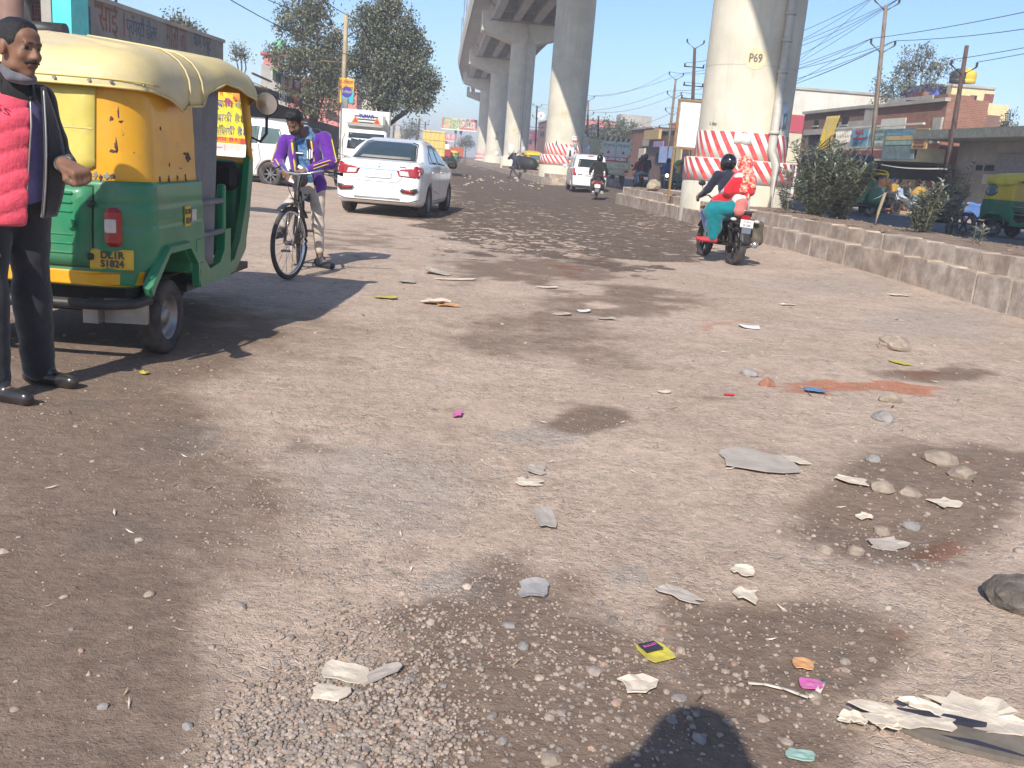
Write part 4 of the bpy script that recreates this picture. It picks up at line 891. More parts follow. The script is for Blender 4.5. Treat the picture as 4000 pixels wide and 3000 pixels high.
def mpv(label, loc, rz):
    t = thing('mpv_car', label, 'car', loc, rz)
    side = [(.14, .26), (.02, .40), (0, .75), (.08, 1.05), (.28, 1.55), (.5, 1.70), (1.2, 1.76), (2.4, 1.75), (2.8, 1.65), (3.5, 1.15), (4.2, 1.02), (4.5, .85), (4.56, .5), (4.4, .25)]
    wid = [(-.1, .74), (0, .80), (.2, .86), (.7, .89), (3.6, .88), (4.2, .8), (4.56, .6)]; wz = [(.15, .93), (.4, .99), (.8, 1.0), (1.08, .97), (1.4, .86), (1.7, .76), (1.9, .7)]
    WY = (.85, 3.6); fn = car_sdf(side, wid, wz, .09, WY, .33, .55); car_common(t, fn, (-1, -.1, .16), (1, 4.65, 1.85), .035, M_carw, WY, .33, .2, .76, spokes=8)
    for sx in (1, -1):
        patch('quarter_glass', fn, [(.45, 1.14), (1.15, 1.12), (1.15, 1.55), (.62, 1.52)], 'x', 1.3*sx, M_glassb, t, .008); patch('rear_glass', fn, [(1.22, 1.12), (2.15, 1.10), (2.15, 1.57), (1.22, 1.56)], 'x', 1.3*sx, M_glassb, t, .008)
        patch('front_glass', fn, [(2.22, 1.10), (3.25, 1.08), (2.75, 1.52), (2.22, 1.57)], 'x', 1.3*sx, M_glassb, t, .008)
        for pth in ([(1.18, 1.1), (1.1, .7), (1.3, .35)], [(2.18, 1.1), (2.16, .35)], [(3.3, 1.05), (3.2, .35)]): ribbon('door_gap', fn, pth, .012, 'x', 1.3*sx, M_seam, t)
        for yy in (1.4, 2.35): mb = MB(); mb.box((sx*.89, yy, .95), (.03, .2, .035), b=.01); mb.build('door_handle', M_carw, t)
        mb = MB(); mb.box((sx*1.02, 3.1, 1.15), (.2, .1, .15), b=.04); mb.build('side_mirror', M_carw, t)
        patch('tail_lamp', fn, [(sx*.66, .85), (sx*.86, .85), (sx*.80, 1.3), (sx*.70, 1.3)], 'y', -1, M_lamp, t, .01)
        mb = MB(); mb.box((sx*.58, 1.4, 1.775), (.04, 1.8, .03), b=.01); mb.build('roof_rail', M_steel, t)
    patch('rear_window', fn, [(-.6, 1.15), (.6, 1.15), (.52, 1.5), (-.52, 1.5)], 'y', -1, M_glass, t, .008)
    return t
# ------------------------------------------------------------------ two-wheelers
def motorcycle(label, loc, rz, tank=(.02, .02, .022), plate='', group=None, rack=False, guard=True, lit=False, lean=0, sack=False, res=.02):
    t = thing('motorcycle', label, 'motorcycle', loc, rz, group, ry=lean); r = .305; wb = 1.27
    tm = mat('tank_%d_%d_%d' % tuple(int(c*255) for c in tank), tank, .25, var=.08, coat=.6, dirt=.2, dcol=(.2, .16, .13))
    for y, w, nm in ((0, .10, 'rear_wheel'), (wb, .085, 'front_wheel')): wheel(t, (0, y, r), r, w, .74, spokes=6, rimmat=M_black, name=nm)
    sdf_obj('fuel_tank', [('e', (0, .78, .80), (.145, .27, .13), 0), ('b', (0, .75, .74), (.11, .22, .08), .05, 0)], [tm], t, res, .06)
    sdf_obj('seat', [('b', (0, .25, .77), (.125, .34, .045), .04, 0), ('b', (0, .5, .745), (.11, .12, .05), .04, 0), ('b', (0, .0, .795), (.115, .14, .04), .03, 0)], [M_black], t, res, .06)
    sdf_obj('tail_cowl', [('c', (0, .35, .67), (0, -.12, .74), .09, .055, 0), ('b', (0, .15, .68), (.1, .22, .07), .04, 0)], [tm], t, res, .05)
    sdf_obj('engine', [('b', (0, .60, .40), (.14, .19, .14), .05, 0), ('b', (0, .72, .55), (.09, .1, .13), .03, 0), ('c', (-.16, .58, .36), (.17, .58, .36), .10, .10, 0)], [M_black], t, res, .03)
    mb = MB(); mb.tube([(0, 1.02, .88), (0, .85, .65), (0, .82, .35), (0, .35, .30), (0, .3, .6), (0, .9, .72)], .026, 6); mb.tube([(.09, -.1, .70), (.09, .4, .62), (.09, .3, .3), (.09, 0, r)], .018, 6); mb.tube([(-.09, -.1, .70), (-.09, .4, .62), (-.09, .3, .3), (-.09, 0, r)], .018, 6); mb.build('frame', M_black, t)
    for sx in (1, -1):
        mb = MB(); mb.tube([(sx*.095, wb, r), (sx*.095, 1.09, .62), (sx*.095, 1.02, .88)], .024, 8); mb.build('front_fork', M_steel, t)
        mb = MB(); mb.tube([(sx*.115, -.02, r+.02), (sx*.115, .1, .64)], .03, 8); mb.build('shock_absorber', M_black, t)
        mb = MB(); mb.ball((sx*.19, -.16, .70), (.05, .04, .028), 0); mb.build('rear_indicator', M_lampo if not sack else M_lampw, t)
        mb = MB(); mb.ball((sx*.2, 1.12, .80), (.05, .04, .03), 0); mb.build('front_indicator', M_lampo, t)
        mb = MB(); mb.tube([(sx*.28, .98, .98), (sx*.33, .97, 1.14)], .008, 5); mb.ball((sx*.35, .96, 1.18), (.065, .02, .045)); mb.build('mirror', M_black, t)
        mb = MB(); mb.tube([(sx*.08, .48, .30), (sx*.27, .48, .30)], .016, 6); mb.build('footrest', M_black, t); mb = MB(); mb.tube([(sx*.1, .1, .34), (sx*.25, .1, .34)], .016, 6); mb.build('pillion_footrest', M_black, t)
    mb = MB(); mb.tube([(-.36, .86, .99), (-.2, .96, 1.0), (-.08, 1.0, .93), (.08, 1.0, .93), (.2, .96, 1.0), (.36, .86, .99)], .013, 7); hb = mb.build('handlebar', M_steel, t)
    for sx in (1, -1): mb = MB(); mb.tube([(sx*.27, .915, .998), (sx*.38, .85, .988)], .019, 8); mb.build('grip', M_black, hb)
    mb = MB(); mb.lathe([(.001, .05), (.06, .045), (.085, .02), (.09, -.02), (.06, -.09)], (0, 1.10, .84), (0, 1, 0), 16); hl = mb.build('headlamp', mat('headlamp_lit', (.8, .78, .7), .2, emit=(1, .95, .85, 3.)) if lit else M_lampw, t)
    sdf_obj('lamp_cowl', [('e', (0, 1.06, .86), (.13, .09, .13), 0)], [tm], t, res, .03, cut=[('e', (0, 1.16, .84), (.1, .1, .1), 0)])
    mb = MB(); mb.sheet(lambda u, v: ((v-.5)*.12, wb+(r+.035)*math.cos(.5+u*2.0), r+(r+.035)*math.sin(.5+u*2.0)), 12, 4); mb.build('front_mudguard', tm, t, solid=.006)
    mb = MB(); mb.sheet(lambda u, v: ((v-.5)*.15, -(r+.04)*math.cos(.15+u*1.6), r+(r+.04)*math.sin(.15+u*1.6)), 12, 4); mb.build('rear_mudguard', M_black, t, solid=.006)
    mb = MB(); mb.box((0, -.27, .50), (.15, .015, .2), b=.005, rx=-.12); mb.build('mud_flap', mat('flap_grey', (.12, .14, .17), .6), t)
    mb = MB(); mb.box((0, -.17, .73), (.15, .09, .10), b=.03); mb.build('tail_lamp', M_lamp, t)
    mb = MB(); mb.box((0, -.245, .655), (.21, .008, .115), b=.003, rx=-.1); pl = mb.build('number_plate', M_platew, t)
    if plate:
        for q, s in enumerate(plate.split('\n')): text(s, .05, M_blackp, pl, (0, -.251-.005*q, .68-.05*q), (math.pi/2-.1, 0, 0), sx=.8)
    mb = MB(); mb.tube([(.1, .66, .28), (.15, .35, .24), (.16, .0, .30)], [.022, .03, .032], 8); mb.tube([(.16, .1, .28), (.17, -.30, .36)], [.05, .058], 12); ex = mb.build('exhaust', M_steel, t)
    mb = MB(); mb.lathe([(.058, 0), (.05, -.01), (.03, -.012), (.03, .02), (.001, .02)], (.17, -.30, .36), (0, -1, -.2), 12); mb.build('exhaust_tip', M_chrome, ex)
    if guard:
        mb = MB(); mb.tube([(-.13, .25, .30), (-.27, .25, .32), (-.28, .28, .5), (-.2, .3, .62), (-.1, .3, .62)], .012, 6); mb.build('side_guard', M_black, t)
    mb = MB(); mb.tube([(.1, .15, .80), (.12, -.16, .84), (0, -.22, .85), (-.12, -.16, .84), (-.1, .15, .80)], .012, 6); mb.build('grab_rail', M_steel, t)
    if sack:
        sdf_obj('saddle_bag', [('b', (.27, .1, .55), (.1, .2, .17), .06, 0), ('e', (.3, .02, .42), (.1, .18, .1), 0)], [mat('saddle_bag_cloth', (.13, .085, .06), .8, var=.3, scale=8, two=(.07, .075, .05), tscale=7)], t, .02, .08)
    return t
def scooter(label, loc, rz, col):
    t = thing('scooter', label, 'scooter', loc, rz)
    cm = mat('scooter_maroon', col, .3, var=.12, coat=.6, dirt=.3, dcol=(.3, .22, .18)); r = .215
    for y, nm in ((0, 'rear_wheel'), (1.22, 'front_wheel')): wheel(t, (0, y, r), r, .1, .6, rimmat=M_alloy, name=nm)
    sdf_obj('body_shell', [('e', (0, .05, .56), (.2, .42, .19), 0), ('b', (0, .3, .55), (.17, .25, .2), .1, 0), ('c', (0, -.2, .62), (0, .3, .6), .1, .16, 0)], [cm], t, .02, .1, cut=[('e', (0, 0, .2), (.2, .29, .29), 0)])
    sdf_obj('front_apron', [('b', (0, 1.0, .62), (.22, .04, .32), .04, 0), ('e', (0, 1.08, .5), (.14, .12, .25), 0)], [cm], t, .02, .08)
    mb = MB(); mb.box((0, .7, .30), (.32, .5, .06), b=.02); mb.build('footboard', M_black, t)
    sdf_obj('seat', [('b', (0, .22, .77), (.135, .36, .05), .045, 0)], [M_black], t, .02, .02)
    mb = MB(); mb.tube([(.12, .0, .80), (.13, -.3, .86), (.11, -.36, .92), (-.11, -.36, .92), (-.13, -.3, .86), (-.12, .0, .80)], .013, 6); mb.tube([(.1, -.1, .82), (-.1, -.1, .82)], .012, 6); mb.tube([(.11, -.22, .85), (-.11, -.22, .85)], .012, 6); mb.build('carrier', cm, t)
    mb = MB(); mb.box((0, -.33, .63), (.2, .06, .08), b=.025); mb.build('tail_lamp', M_lamp, t)
    mb = MB(); mb.box((0, -.40, .52), (.21, .01, .12)); mb.build('number_plate', M_platew, t)
    sdf_obj('rear_mudguard', [('b', (0, -.32, .42), (.09, .05, .14), .03, 0)], [M_alloy], t, .02, .02)
    mb = MB(); mb.tube([(-.36, .92, .98), (-.1, 1.0, .96), (.1, 1.0, .96), (.36, .92, .98)], .018, 7); mb.tube([(0, 1.0, .95), (0, 1.22, r)], .03, 7); mb.build('handlebar', M_black, t)
    mb = MB(); mb.ball((0, 1.03, .96), (.15, .1, .1)); mb.build('headset', cm, t)
    mb = MB(); mb.tube([(.15, .2, .25), (.18, -.25, .30)], [.04, .065], 12); mb.build('exhaust', M_steel, t)
    sdf_obj('engine_case', [('b', (-.13, .05, .25), (.07, .28, .09), .05, 0)], [M_alloy], t, .02, .02)
    for sx in (1, -1): mb = MB(); mb.ball((sx*.2, -.27, .62), (.03, .06, .04)); mb.build('indicator', M_lampo, t)
    return t
def bicycle(label, loc, rz, steer=0):
    t = thing('bicycle', label, 'bicycle', loc, rz); r = .34; wb = 1.1
    M_bk = mat('bike_black', (.02, .02, .022), .35, var=.1, coat=.3, dirt=.2); M_tyre = mat('bike_tyre', (.045, .042, .04), .9, var=.2, dirt=.5, dcol=(.18, .14, .11), dscale=9)
    def bw(parent, c, ang, nm):
        c = np.array(c, float); ax = np.array([math.cos(ang), math.sin(ang), 0]); mb = MB(); x, y, d = frame(ax)
        ring = lambda rr, n=40: [c+(x*math.cos(2*math.pi*k/n)+y*math.sin(2*math.pi*k/n))*rr for k in range(n)]
        mb.tube(ring(r-.022), .022, 8, closed=True); wo = mb.build(nm, M_tyre, parent)
        mb = MB(); mb.tube(ring(r-.048), .012, 6, closed=True); mb.build('rim', M_chrome, wo)
        mb = MB(); mb.cyl(c-ax*.045, c+ax*.045, .02, n=10); mb.build('hub', M_steel, wo)
        mb = MB()
        for k in range(18):
            a = 2*math.pi*k/18; mb.cyl(c+ax*.035*(1 if k % 2 else -1), c+(x*math.cos(a)+y*math.sin(a))*(r-.05), .0022, n=4, caps=False)
        mb.build('spokes', M_steel, wo); return wo
    bw(t, (0, 0, r), 0, 'rear_wheel')
    # steering assembly turned about the head tube
    hd = np.array([0, .93, .80]); ca_, sa_ = math.cos(steer), math.sin(steer)
    def S(p):
        p = np.array(p, float)-np.array([0, .99, 0]); q = np.array([p[0]*ca_-p[1]*sa_, p[0]*sa_+p[1]*ca_, p[2]]); return q+np.array([0, .99, 0])
    bw(t, S((0, wb, r)), steer, 'front_wheel')
    mb = MB(); mb.tube([(0, .98, .72), (0, .95, .86)], .022, 10); mb.tube([(0, .955, .82), (0, .36, .80)], .015, 8); mb.tube([(0, .97, .74), (0, .42, .30)], .017, 8); mb.tube([(0, .36, .86), (0, .42, .30)], .015, 8)
    for sx in (1, -1): mb.tube([(sx*.02, .42, .30), (sx*.06, 0, r)], .010, 6); mb.tube([(sx*.015, .37, .78), (sx*.06, 0, r)], .009, 6)
    mb.build('frame', M_bk, t)
    mb = MB()
    for sx in (1, -1): mb.tube([S((sx*.055, wb, r)), S((sx*.055, 1.03, .62)), S((sx*.03, 1.0, .70)), S((0, .985, .72))], .014, 8)
    fk = mb.build('fork', M_bk, t)
    mb = MB(); mb.tube([S((0, .985, .72)), S((0, .95, .98))], .016, 10); mb.build('stem', M_chrome, t)
    mb = MB(); mb.tube([S((-.32, .80, 1.0)), S((-.20, .90, 1.02)), S((-.10, .98, .98)), S((0, .96, .97)), S((.10, .98, .98)), S((.20, .90, 1.02)), S((.32, .80, 1.0))], .0125, 8); hb = mb.build('handlebar', M_chrome, t)
    for sx in (1, -1):
        mb = MB(); mb.tube([S((sx*.22, .885, 1.018)), S((sx*.36, .77, .993))], .018, 10); mb.build('grip', M_black, hb)
        mb = MB(); mb.tube([S((sx*.19, .93, 1.0)), S((sx*.30, .89, .975))], .007, 6); mb.build('brake_lever', M_steel, hb)
    mb = MB(); mb.sheet(lambda u, v: tuple(S((0+(v-.5)*.07, wb+(r+.03)*math.cos(1.0+u*1.5), r+(r+.03)*math.sin(1.0+u*1.5)))), 12, 3); mb.build('front_mudguard', M_bk, t, solid=.004)
    mb = MB(); mb.sheet(lambda u, v: ((v-.5)*.07, (r+.03)*math.cos(.6+u*2.4), r+(r+.03)*math.sin(.6+u*2.4)), 16, 3); mb.build('rear_mudguard', M_bk, t, solid=.004)
    sdf_obj('saddle', [('c', (0, .30, .90), (0, .50, .92), .085, .03, 0)], [M_black], t, .015, .02)
    mb = MB(); mb.tube([(0, .36, .86), (0, .36, .9)], .014, 8); mb.build('seat_post', M_chrome, t)
    mb = MB(); mb.lathe([(.085, -.003), (.095, 0), (.085, .003), (.02, .003)], (.035, .42, .30), (1, 0, 0), 24); mb.build('chainwheel', M_steel, t)
    for sx, a in ((1, -.6), (-1, 2.54)):
        e = (sx*.06, .42+.165*math.cos(a), .30+.165*math.sin(a)); mb = MB(); mb.tube([(sx*.06, .42, .30), e], .009, 6); ck = mb.build('crank', M_steel, t)
        mb = MB(); mb.box((e[0]+sx*.05, e[1], e[2]), (.09, .06, .02), b=.005); mb.build('pedal', M_black, ck)
    mb = MB(); mb.box((0, -.02, .74), (.14, .34, .015)); mb.build('carrier', M_bk, t)
    mb = MB(); mb.tube([S((.05, .95, .99)), S((.12, .99, .93)), S((.06, 1.0, .80)), (0.03, .7, .7)], .004, 5); mb.tube([S((-.1, .95, .99)), S((-.06, 1.02, .9)), S((-.02, 1.0, .76))], .004, 5); mb.build('brake_cable', M_bk, t)
    return t
# ================================================================== PEOPLE
def rotz(p, a): p = np.array(p, float); c, s = math.cos(a), math.sin(a); return np.array([p[0]*c-p[1]*s, p[0]*s+p[1]*c, p[2]])
def stand(H=1.7, fa=0.):
    s = H/1.7; J = dict(pel=(0, 0, .93), chest=(0, .0, 1.22), neck=(0, -.01, 1.44), head=(0, .025, 1.585))
    for n, sx in (('R', 1), ('L', -1)):
        J['sh'+n] = (sx*.175, 0, 1.385); J['el'+n] = (sx*.23, -.03, 1.10); J['wr'+n] = (sx*.235, .05, .86); J['hip'+n] = (sx*.09, 0, .90)
        J['kn'+n] = (sx*.10, .02, .49); J['an'+n] = (sx*.105, -.03, .075); J['to'+n] = (sx*.13, .15, .03)
    return {k: rotz(np.array(v)*s, fa) for k, v in J.items()}
def ride(dy=0., dz=0., lean=.1):
    J = dict(pel=(0, .38, .90), chest=(0, .42+lean*.4, 1.19), neck=(0, .43+lean, 1.40), head=(0, .48+lean, 1.55))
    for n, sx in (('R', 1), ('L', -1)):
        J['sh'+n] = (sx*.185, .43+lean*.8, 1.35); J['el'+n] = (sx*.30, .62, 1.12); J['wr'+n] = (sx*.33, .82, 1.02); J['hip'+n] = (sx*.10, .40, .86)
        J['kn'+n] = (sx*.23, .80, .74); J['an'+n] = (sx*.22, .50, .37); J['to'+n] = (sx*.24, .70, .33)
    return {k: np.array(v)+np.array([0, dy, dz]) for k, v in J.items()}
def axes(J):
    r = np.array(J['shR'])-np.array(J['shL']); r /= np.linalg.norm(r); u = np.array(J['neck'])-np.array(J['pel']); u = u-r*(u@r); u /= np.linalg.norm(u); f = np.cross(u, r); return np.stack([r, f, u], 1)
def hand(w, d, n, th, curl=.3, sc=1., mi=0):
    w = np.array(w, float); d = np.array(d, float); d /= np.linalg.norm(d); n = np.array(n, float); n = n-d*(n@d); n /= np.linalg.norm(n); t = np.array(th, float); t = t-d*(t@d)-n*(t@n); t /= np.linalg.norm(t)
    M = np.stack([t, d, n], 1); P = [('b', w+d*.052*sc, (.040*sc, .050*sc, .015*sc), .012*sc, mi, M), ('c', w-d*.02, w+d*.02*sc, .026*sc, .026*sc, mi)]
    for i, (o, L) in enumerate(((.030, .92), (.010, 1.), (-.011, .95), (-.030, .78))):
        b = w+d*.095*sc+t*o*sc; a = 0.; sp = (o*1.5)
        for seg, ln, bend, r in ((0, .043, 1.35, .0098), (1, .028, 1.6, .0090), (2, .022, 1.1, .0082)):
            a += curl*bend+.06; q = d*math.cos(a)+n*math.sin(a)+t*sp*(1-curl); e = b+q*ln*L*sc; P.append(('c', b, e, r*sc, r*.92*sc, mi)); b = e
    b = w+d*.03*sc+t*.036*sc; q = d*.75+t*(.62-.5*curl)+n*(.25+.6*curl); q /= np.linalg.norm(q); e = b+q*.042*sc; P.append(('c', b-t*.01, e, .015*sc, .0115*sc, mi)); q2 = q+n*.2-t*curl*.9; q2 /= np.linalg.norm(q2); P.append(('c', e, e+q2*.032*sc, .0112*sc, .0095*sc, mi))
    return P
M_skin = mat('skin_brown', (.19, .093, .055), .6, var=.12, scale=14, bump=.12, bscale=90, sheen=.1)
M_skin2 = mat('skin_dark_brown', (.14, .068, .042), .48, var=.1, scale=14)
M_lip = mat('lips', (.14, .055, .045), .45, var=.1); M_eye = mat('eye_white_shaded', (.20, .15, .125), .4, var=0); M_iris = mat('iris', (.015, .01, .008), .2, var=0)  # eye whites coloured dark brown to stand for the shade under the brows
M_hair = mat('black_hair', (.012, .011, .011), .45, var=.4, scale=60, bump=.8, bscale=120, bdist=.01)
M_helm = mat('black_helmet', (.012, .012, .014), .12, var=.05, coat=.8)
M_visor = mat('visor', (.02, .02, .025), .08, var=0, coat=.6)
M_shoe = mat('black_leather', (.018, .018, .02), .3, var=.15, coat=.3, dirt=.25, dcol=(.16, .13, .1), dscale=8)
def cloth(name, col, rough=.85, **k): return mat(name, col, rough, var=k.pop('var', .14), scale=k.pop('scale', 9), bump=k.pop('bump', .35), bscale=k.pop('bscale', 30), bdist=.012, sheen=.3, spec=.25, **k)
def face_prims(o, M, s=1., full=True):
    T = lambda p: np.array(o)+M@(np.array(p)*s)
    E_ = lambda p, r, mi=0: ('e', T(p), np.array(r)*s, mi, M)
    C_ = lambda p, q, r0, r1, mi=0: ('c', T(p), T(q), r0*s, r1*s, mi)
    P = [E_((0, -.014, .030), (.073, .094, .086)), E_((0, .034, -.030), (.056, .056, .082)), C_((0, .062, -.094), (0, .058, -.098), .023, .023), C_((-.040, .022, -.072), (.040, .022, -.072), .022, .022), E_((0, .058, .048), (.052, .030, .040))]
    for sx in (1, -1): P.append(E_((sx*.076, -.008, -.008), (.010, .020, .032)))
    if full:
        P += [C_((0, .086, .012), (0, .107, -.026), .0085, .0115), C_((-.036, .082, .026), (.036, .082, .026), .0095, .0095)]
        for sx in (1, -1): P += [C_((sx*.011, .098, -.031), (sx*.013, .094, -.031), .0075, .0075), E_((sx*.040, .064, -.026), (.019, .016, .020)), E_((sx*.030, .0775, .006), (.0150, .0095, .0060), 2), E_((sx*.030, .0835, .006), (.0062, .0050, .0060), 3)]
        P += [C_((-.018, .086, -.057), (.018, .086, -.057), .0050, .0050, 1), C_((-.014, .085, -.065), (.014, .085, -.065), .0058, .0058, 1)]
    return P
def socket_cuts(o, M): return [('e', np.array(o)+M@np.array((sx*.030, .098, .005)), (.0165, .0165, .0085), 0, M) for sx in (1, -1)]
def look(f, upv=(0, 0, 1), tilt=0):
    f = np.array(f, float); f /= np.linalg.norm(f); r = np.cross(f, np.array(upv, float)); r /= np.linalg.norm(r); u = np.cross(r, f)
    if tilt: r, u = r*math.cos(tilt)+u*math.sin(tilt), u*math.cos(tilt)-r*math.sin(tilt)
    return np.stack([r, f, u], 1)
def wrinkle(a=.005, q=1.):
    def f(P): return a*(fbm(P[:, 0]*11*q+P[:, 2]*5*q, P[:, 2]*15*q+P[:, 1]*9*q, 3)+.35*np.sin(P[:, 2]*55*q+6*fbm(P[:, 0]*5, P[:, 1]*5+P[:, 2]*3, 2)))
    return f
def person(label, loc, J, face, top, bottom, skin=None, shoe=None, hair='short', res=.02, hands=None, name_top='jacket', group=None, full=True, thick=1., loose=1., bare=False, tilt=0, topnoise=.005, upv=(0, 0, 1), hemz=.10, sleeve=1., rz=0, helmet_m=None, shin=1., arm=1.):
    t = thing('person', label, 'person', loc, rz, group); sk = skin or M_skin; sm = shoe or M_shoe; A = axes(J); M = look(face, upv, tilt); g = lambda k: np.array(J[k], float)
    B = face_prims(g('head'), M, 1., full)+[('c', g('neck')-A[:, 2]*.04, g('head')-M[:, 2]*.06-M[:, 1]*.015, .056, .052, 0), ('e', g('chest'), (.14, .09, .19), 0, A), ('e', g('pel'), (.13, .09, .14), 0, A), ('e', (g('chest')+g('pel'))/2, (.12, .08, .2), 0, A), ('c', g('shL'), g('shR'), .05, .05, 0)]
    for n, sx in (('R', 1), ('L', -1)):
        B += [('c', g('sh'+n), g('el'+n), .045, .036, 0), ('c', g('el'+n), g('wr'+n), .038, .026, 0), ('c', g('hip'+n), g('kn'+n), .07, .05, 0), ('c', g('kn'+n), g('an'+n), .05, .036, 0), ('c', g('an'+n), g('to'+n), .034, .026, 0)]
        hd = (hands or {}).get(n); d = g('wr'+n)-g('el'+n)
        if hd is None: hd = dict(d=d, n=-A[:, 0]*sx if d[2] < -.1 else -A[:, 2], th=A[:, 1], curl=.35)
        B += hand(g('wr'+n)+np.array(hd['d'])/np.linalg.norm(hd['d'])*.015, hd['d'], hd['n'], hd['th'], hd.get('curl', .35), hd.get('sc', 1.))
    body = sdf_obj('body', B, [sk, M_lip, M_eye, M_iris], t, .0062 if res <= .010 else min(res, .0095) if res < .016 else res*.75, .014, cut=socket_cuts(g('head'), M) if full and res <= .012 else ())
    th = thick
    T_ = [('e', g('chest')+A[:, 2]*.01, (.178*th, .125*th, .20), 0, A), ('e', (g('chest')+g('pel'))/2, (.162*th, .125*th, .2), 0, A), ('e', g('pel')+A[:, 2]*.02, (.168*th, .132*th, hemz+.04), 0, A), ('c', g('shL'), g('shR'), .068*th, .068*th, 0), ('c', g('neck')-A[:, 2]*.05, g('neck')+A[:, 2]*.015, .082, .068, 0)]
    for n in 'RL':
        e = g('el'+n)+(g('wr'+n)-g('el'+n))*.93*sleeve
        T_ += [('c', g('sh'+n), g('el'+n), .072*th*arm, .058*th*arm, 0), ('c', g('el'+n), e, .056*th*arm, .044*th*arm, 0)]
    tp = sdf_obj(name_top, T_, [top], t, res, .035, disp=wrinkle(topnoise))
    L_ = [('e', g('pel'), (.150, .118, .13), 0, A)]
    for n in 'RL': L_ += [('c', g('hip'+n), g('kn'+n), .090*loose, .066*loose, 0), ('c', g('kn'+n), g('an'+n)+(g('kn'+n)-g('an'+n))*(.28 if bare else .02), .064*loose*shin, .054*loose*shin, 0)]
    sdf_obj('trousers', L_, [bottom], t, res, .03, disp=wrinkle(.005))
    for n in 'RL':
        a, b = g('an'+n), g('to'+n); u = b-a; u[2] = 0; u /= np.linalg.norm(u)+1e-9; z = b[2]
        sdf_obj('shoe', [('c', np.array([a[0], a[1], z+.018])-u*.045, np.array([b[0], b[1], z+.012])+u*.02, .042, .034, 0), ('c', np.array([a[0], a[1], z+.05])-u*.01, np.array([a[0], a[1], z+.06])+u*.05, .042, .034, 0)], [sm], t, min(res, .012), .02, cut=[('b', np.array([a[0], a[1], z-.53]), (.6, .6, .5), .001, 0)])
    o = g('head'); Tt = lambda p: o+M@np.array(p)
    if hair in ('short', 'tuft'):
        hp = [('e', Tt((0, -.018, .035)), (.0785, .0975, .0895), 0, M), ('c', Tt((-.035, .030, .088)), Tt((.035, .030, .088)), .022, .022, 0)]
        if hair == 'tuft': hp += [('c', Tt((-.04, .03, .10)), Tt((-.03, .085, .115)), .035, .02, 0), ('c', Tt((.03, .03, .11)), Tt((.02, .09, .12)), .035, .018, 0), ('e', Tt((0, 0, .09)), (.075, .085, .055), 0, M)]
        sdf_obj('hair', hp, [M_hair], t, min(res, .008), .02, cut=[('e', Tt((0, .082, -.035)), (.084, .070, .102), 0, M), ('b', Tt((0, .10, -.16)), (.2, .09, .13), .01, 0, M), ('b', Tt((0, -.05, -.20)), (.2, .2, .13), .01, 0, M)], disp=lambda P: .004*fbm(P[:, 0]*40+P[:, 2]*30, P[:, 1]*40+P[:, 2]*20, 3))
    elif hair == 'helmet':
        hp = [('e', Tt((0, -.008, .02)), (.125, .145, .135), 0, M), ('e', Tt((0, .03, -.05)), (.105, .11, .085), 0, M)]
        h = sdf_obj('helmet', hp, [helmet_m or M_helm], t, max(min(res, .016), .01), .03, cut=[('b', Tt((0, .16, .005)), (.085, .09, .048), .02, 0, M)])
        sdf_obj('visor', [('e', Tt((0, .01, .005)), (.118, .125, .06), 0, M)], [M_visor], h, .016, .01)
    return t
# ================================================================== FOREGROUND AND TRAFFIC
auto1 = rickshaw('large green and yellow auto rickshaw parked beside the man in the pink vest', (-2.64, 4.75, gzf(-2.6, 5.5)), R(0.5), hi=True)
# ---- yellow notice hung beyond the rickshaw
M_bany = mat('banner_yellow', (.78, .66, .02), .6, var=.05); M_bant = mat('banner_blue_ink', (.05, .04, .28), .7, var=0); M_banr = mat('banner_red_ink', (.62, .03, .03), .7, var=0)
p0 = at(845, 330, 15); p1 = at(968, 566, 15)
bw_ = 1.15; bh_ = p0[2]-p1[2]; bx = p1[0]-bw_/2
bn = thing('yellow_banner', 'yellow cloth banner with blue and red writing behind the parked rickshaw', 'banner', (bx, 15, gzf(bx, 15)), .06); zc = (p0[2]+p1[2])/2-gzf(bx, 15)
mb = MB(); mb.sheet(lambda u, v: ((u-.5)*bw_+.01*math.sin(v*7), .02*math.sin(u*5+v*3), zc+(v-.5)*bh_), 12, 10); mb.build('cloth', M_bany, bn, solid=.004)
for sx in (-1, 1): mb = MB(); mb.tube([(sx*bw_*.51, .03, 0), (sx*bw_*.5, .03, zc+bh_*.55)], .014, 6); mb.build('pole', M_steel, bn)
for s_, z_, sz, m_, xx in (('सर्विस जी', .34, .12, M_banr, .1), ('पार्किंग व', .16, .15, M_bant, .18), ('की जाती है।', -.05, .15, M_bant, .17), ('बैटरी मिलती है।', -.25, .14, M_bant, .14)):
    text(s_, sz, m_, bn, (xx, -.035, zc+z_), (math.pi/2, 0, 0), 'writing', ext=.004, bold=.0015)
mb = MB(); mb.box((0, -.03, zc-.385), (bw_*.98, .012, .07)); mb.build('red_band', M_banr, bn)
mb = MB(); mb.box((.42, -.03, zc+.30), (.16, .012, .13)); mb.build('red_badge', M_banr, bn)
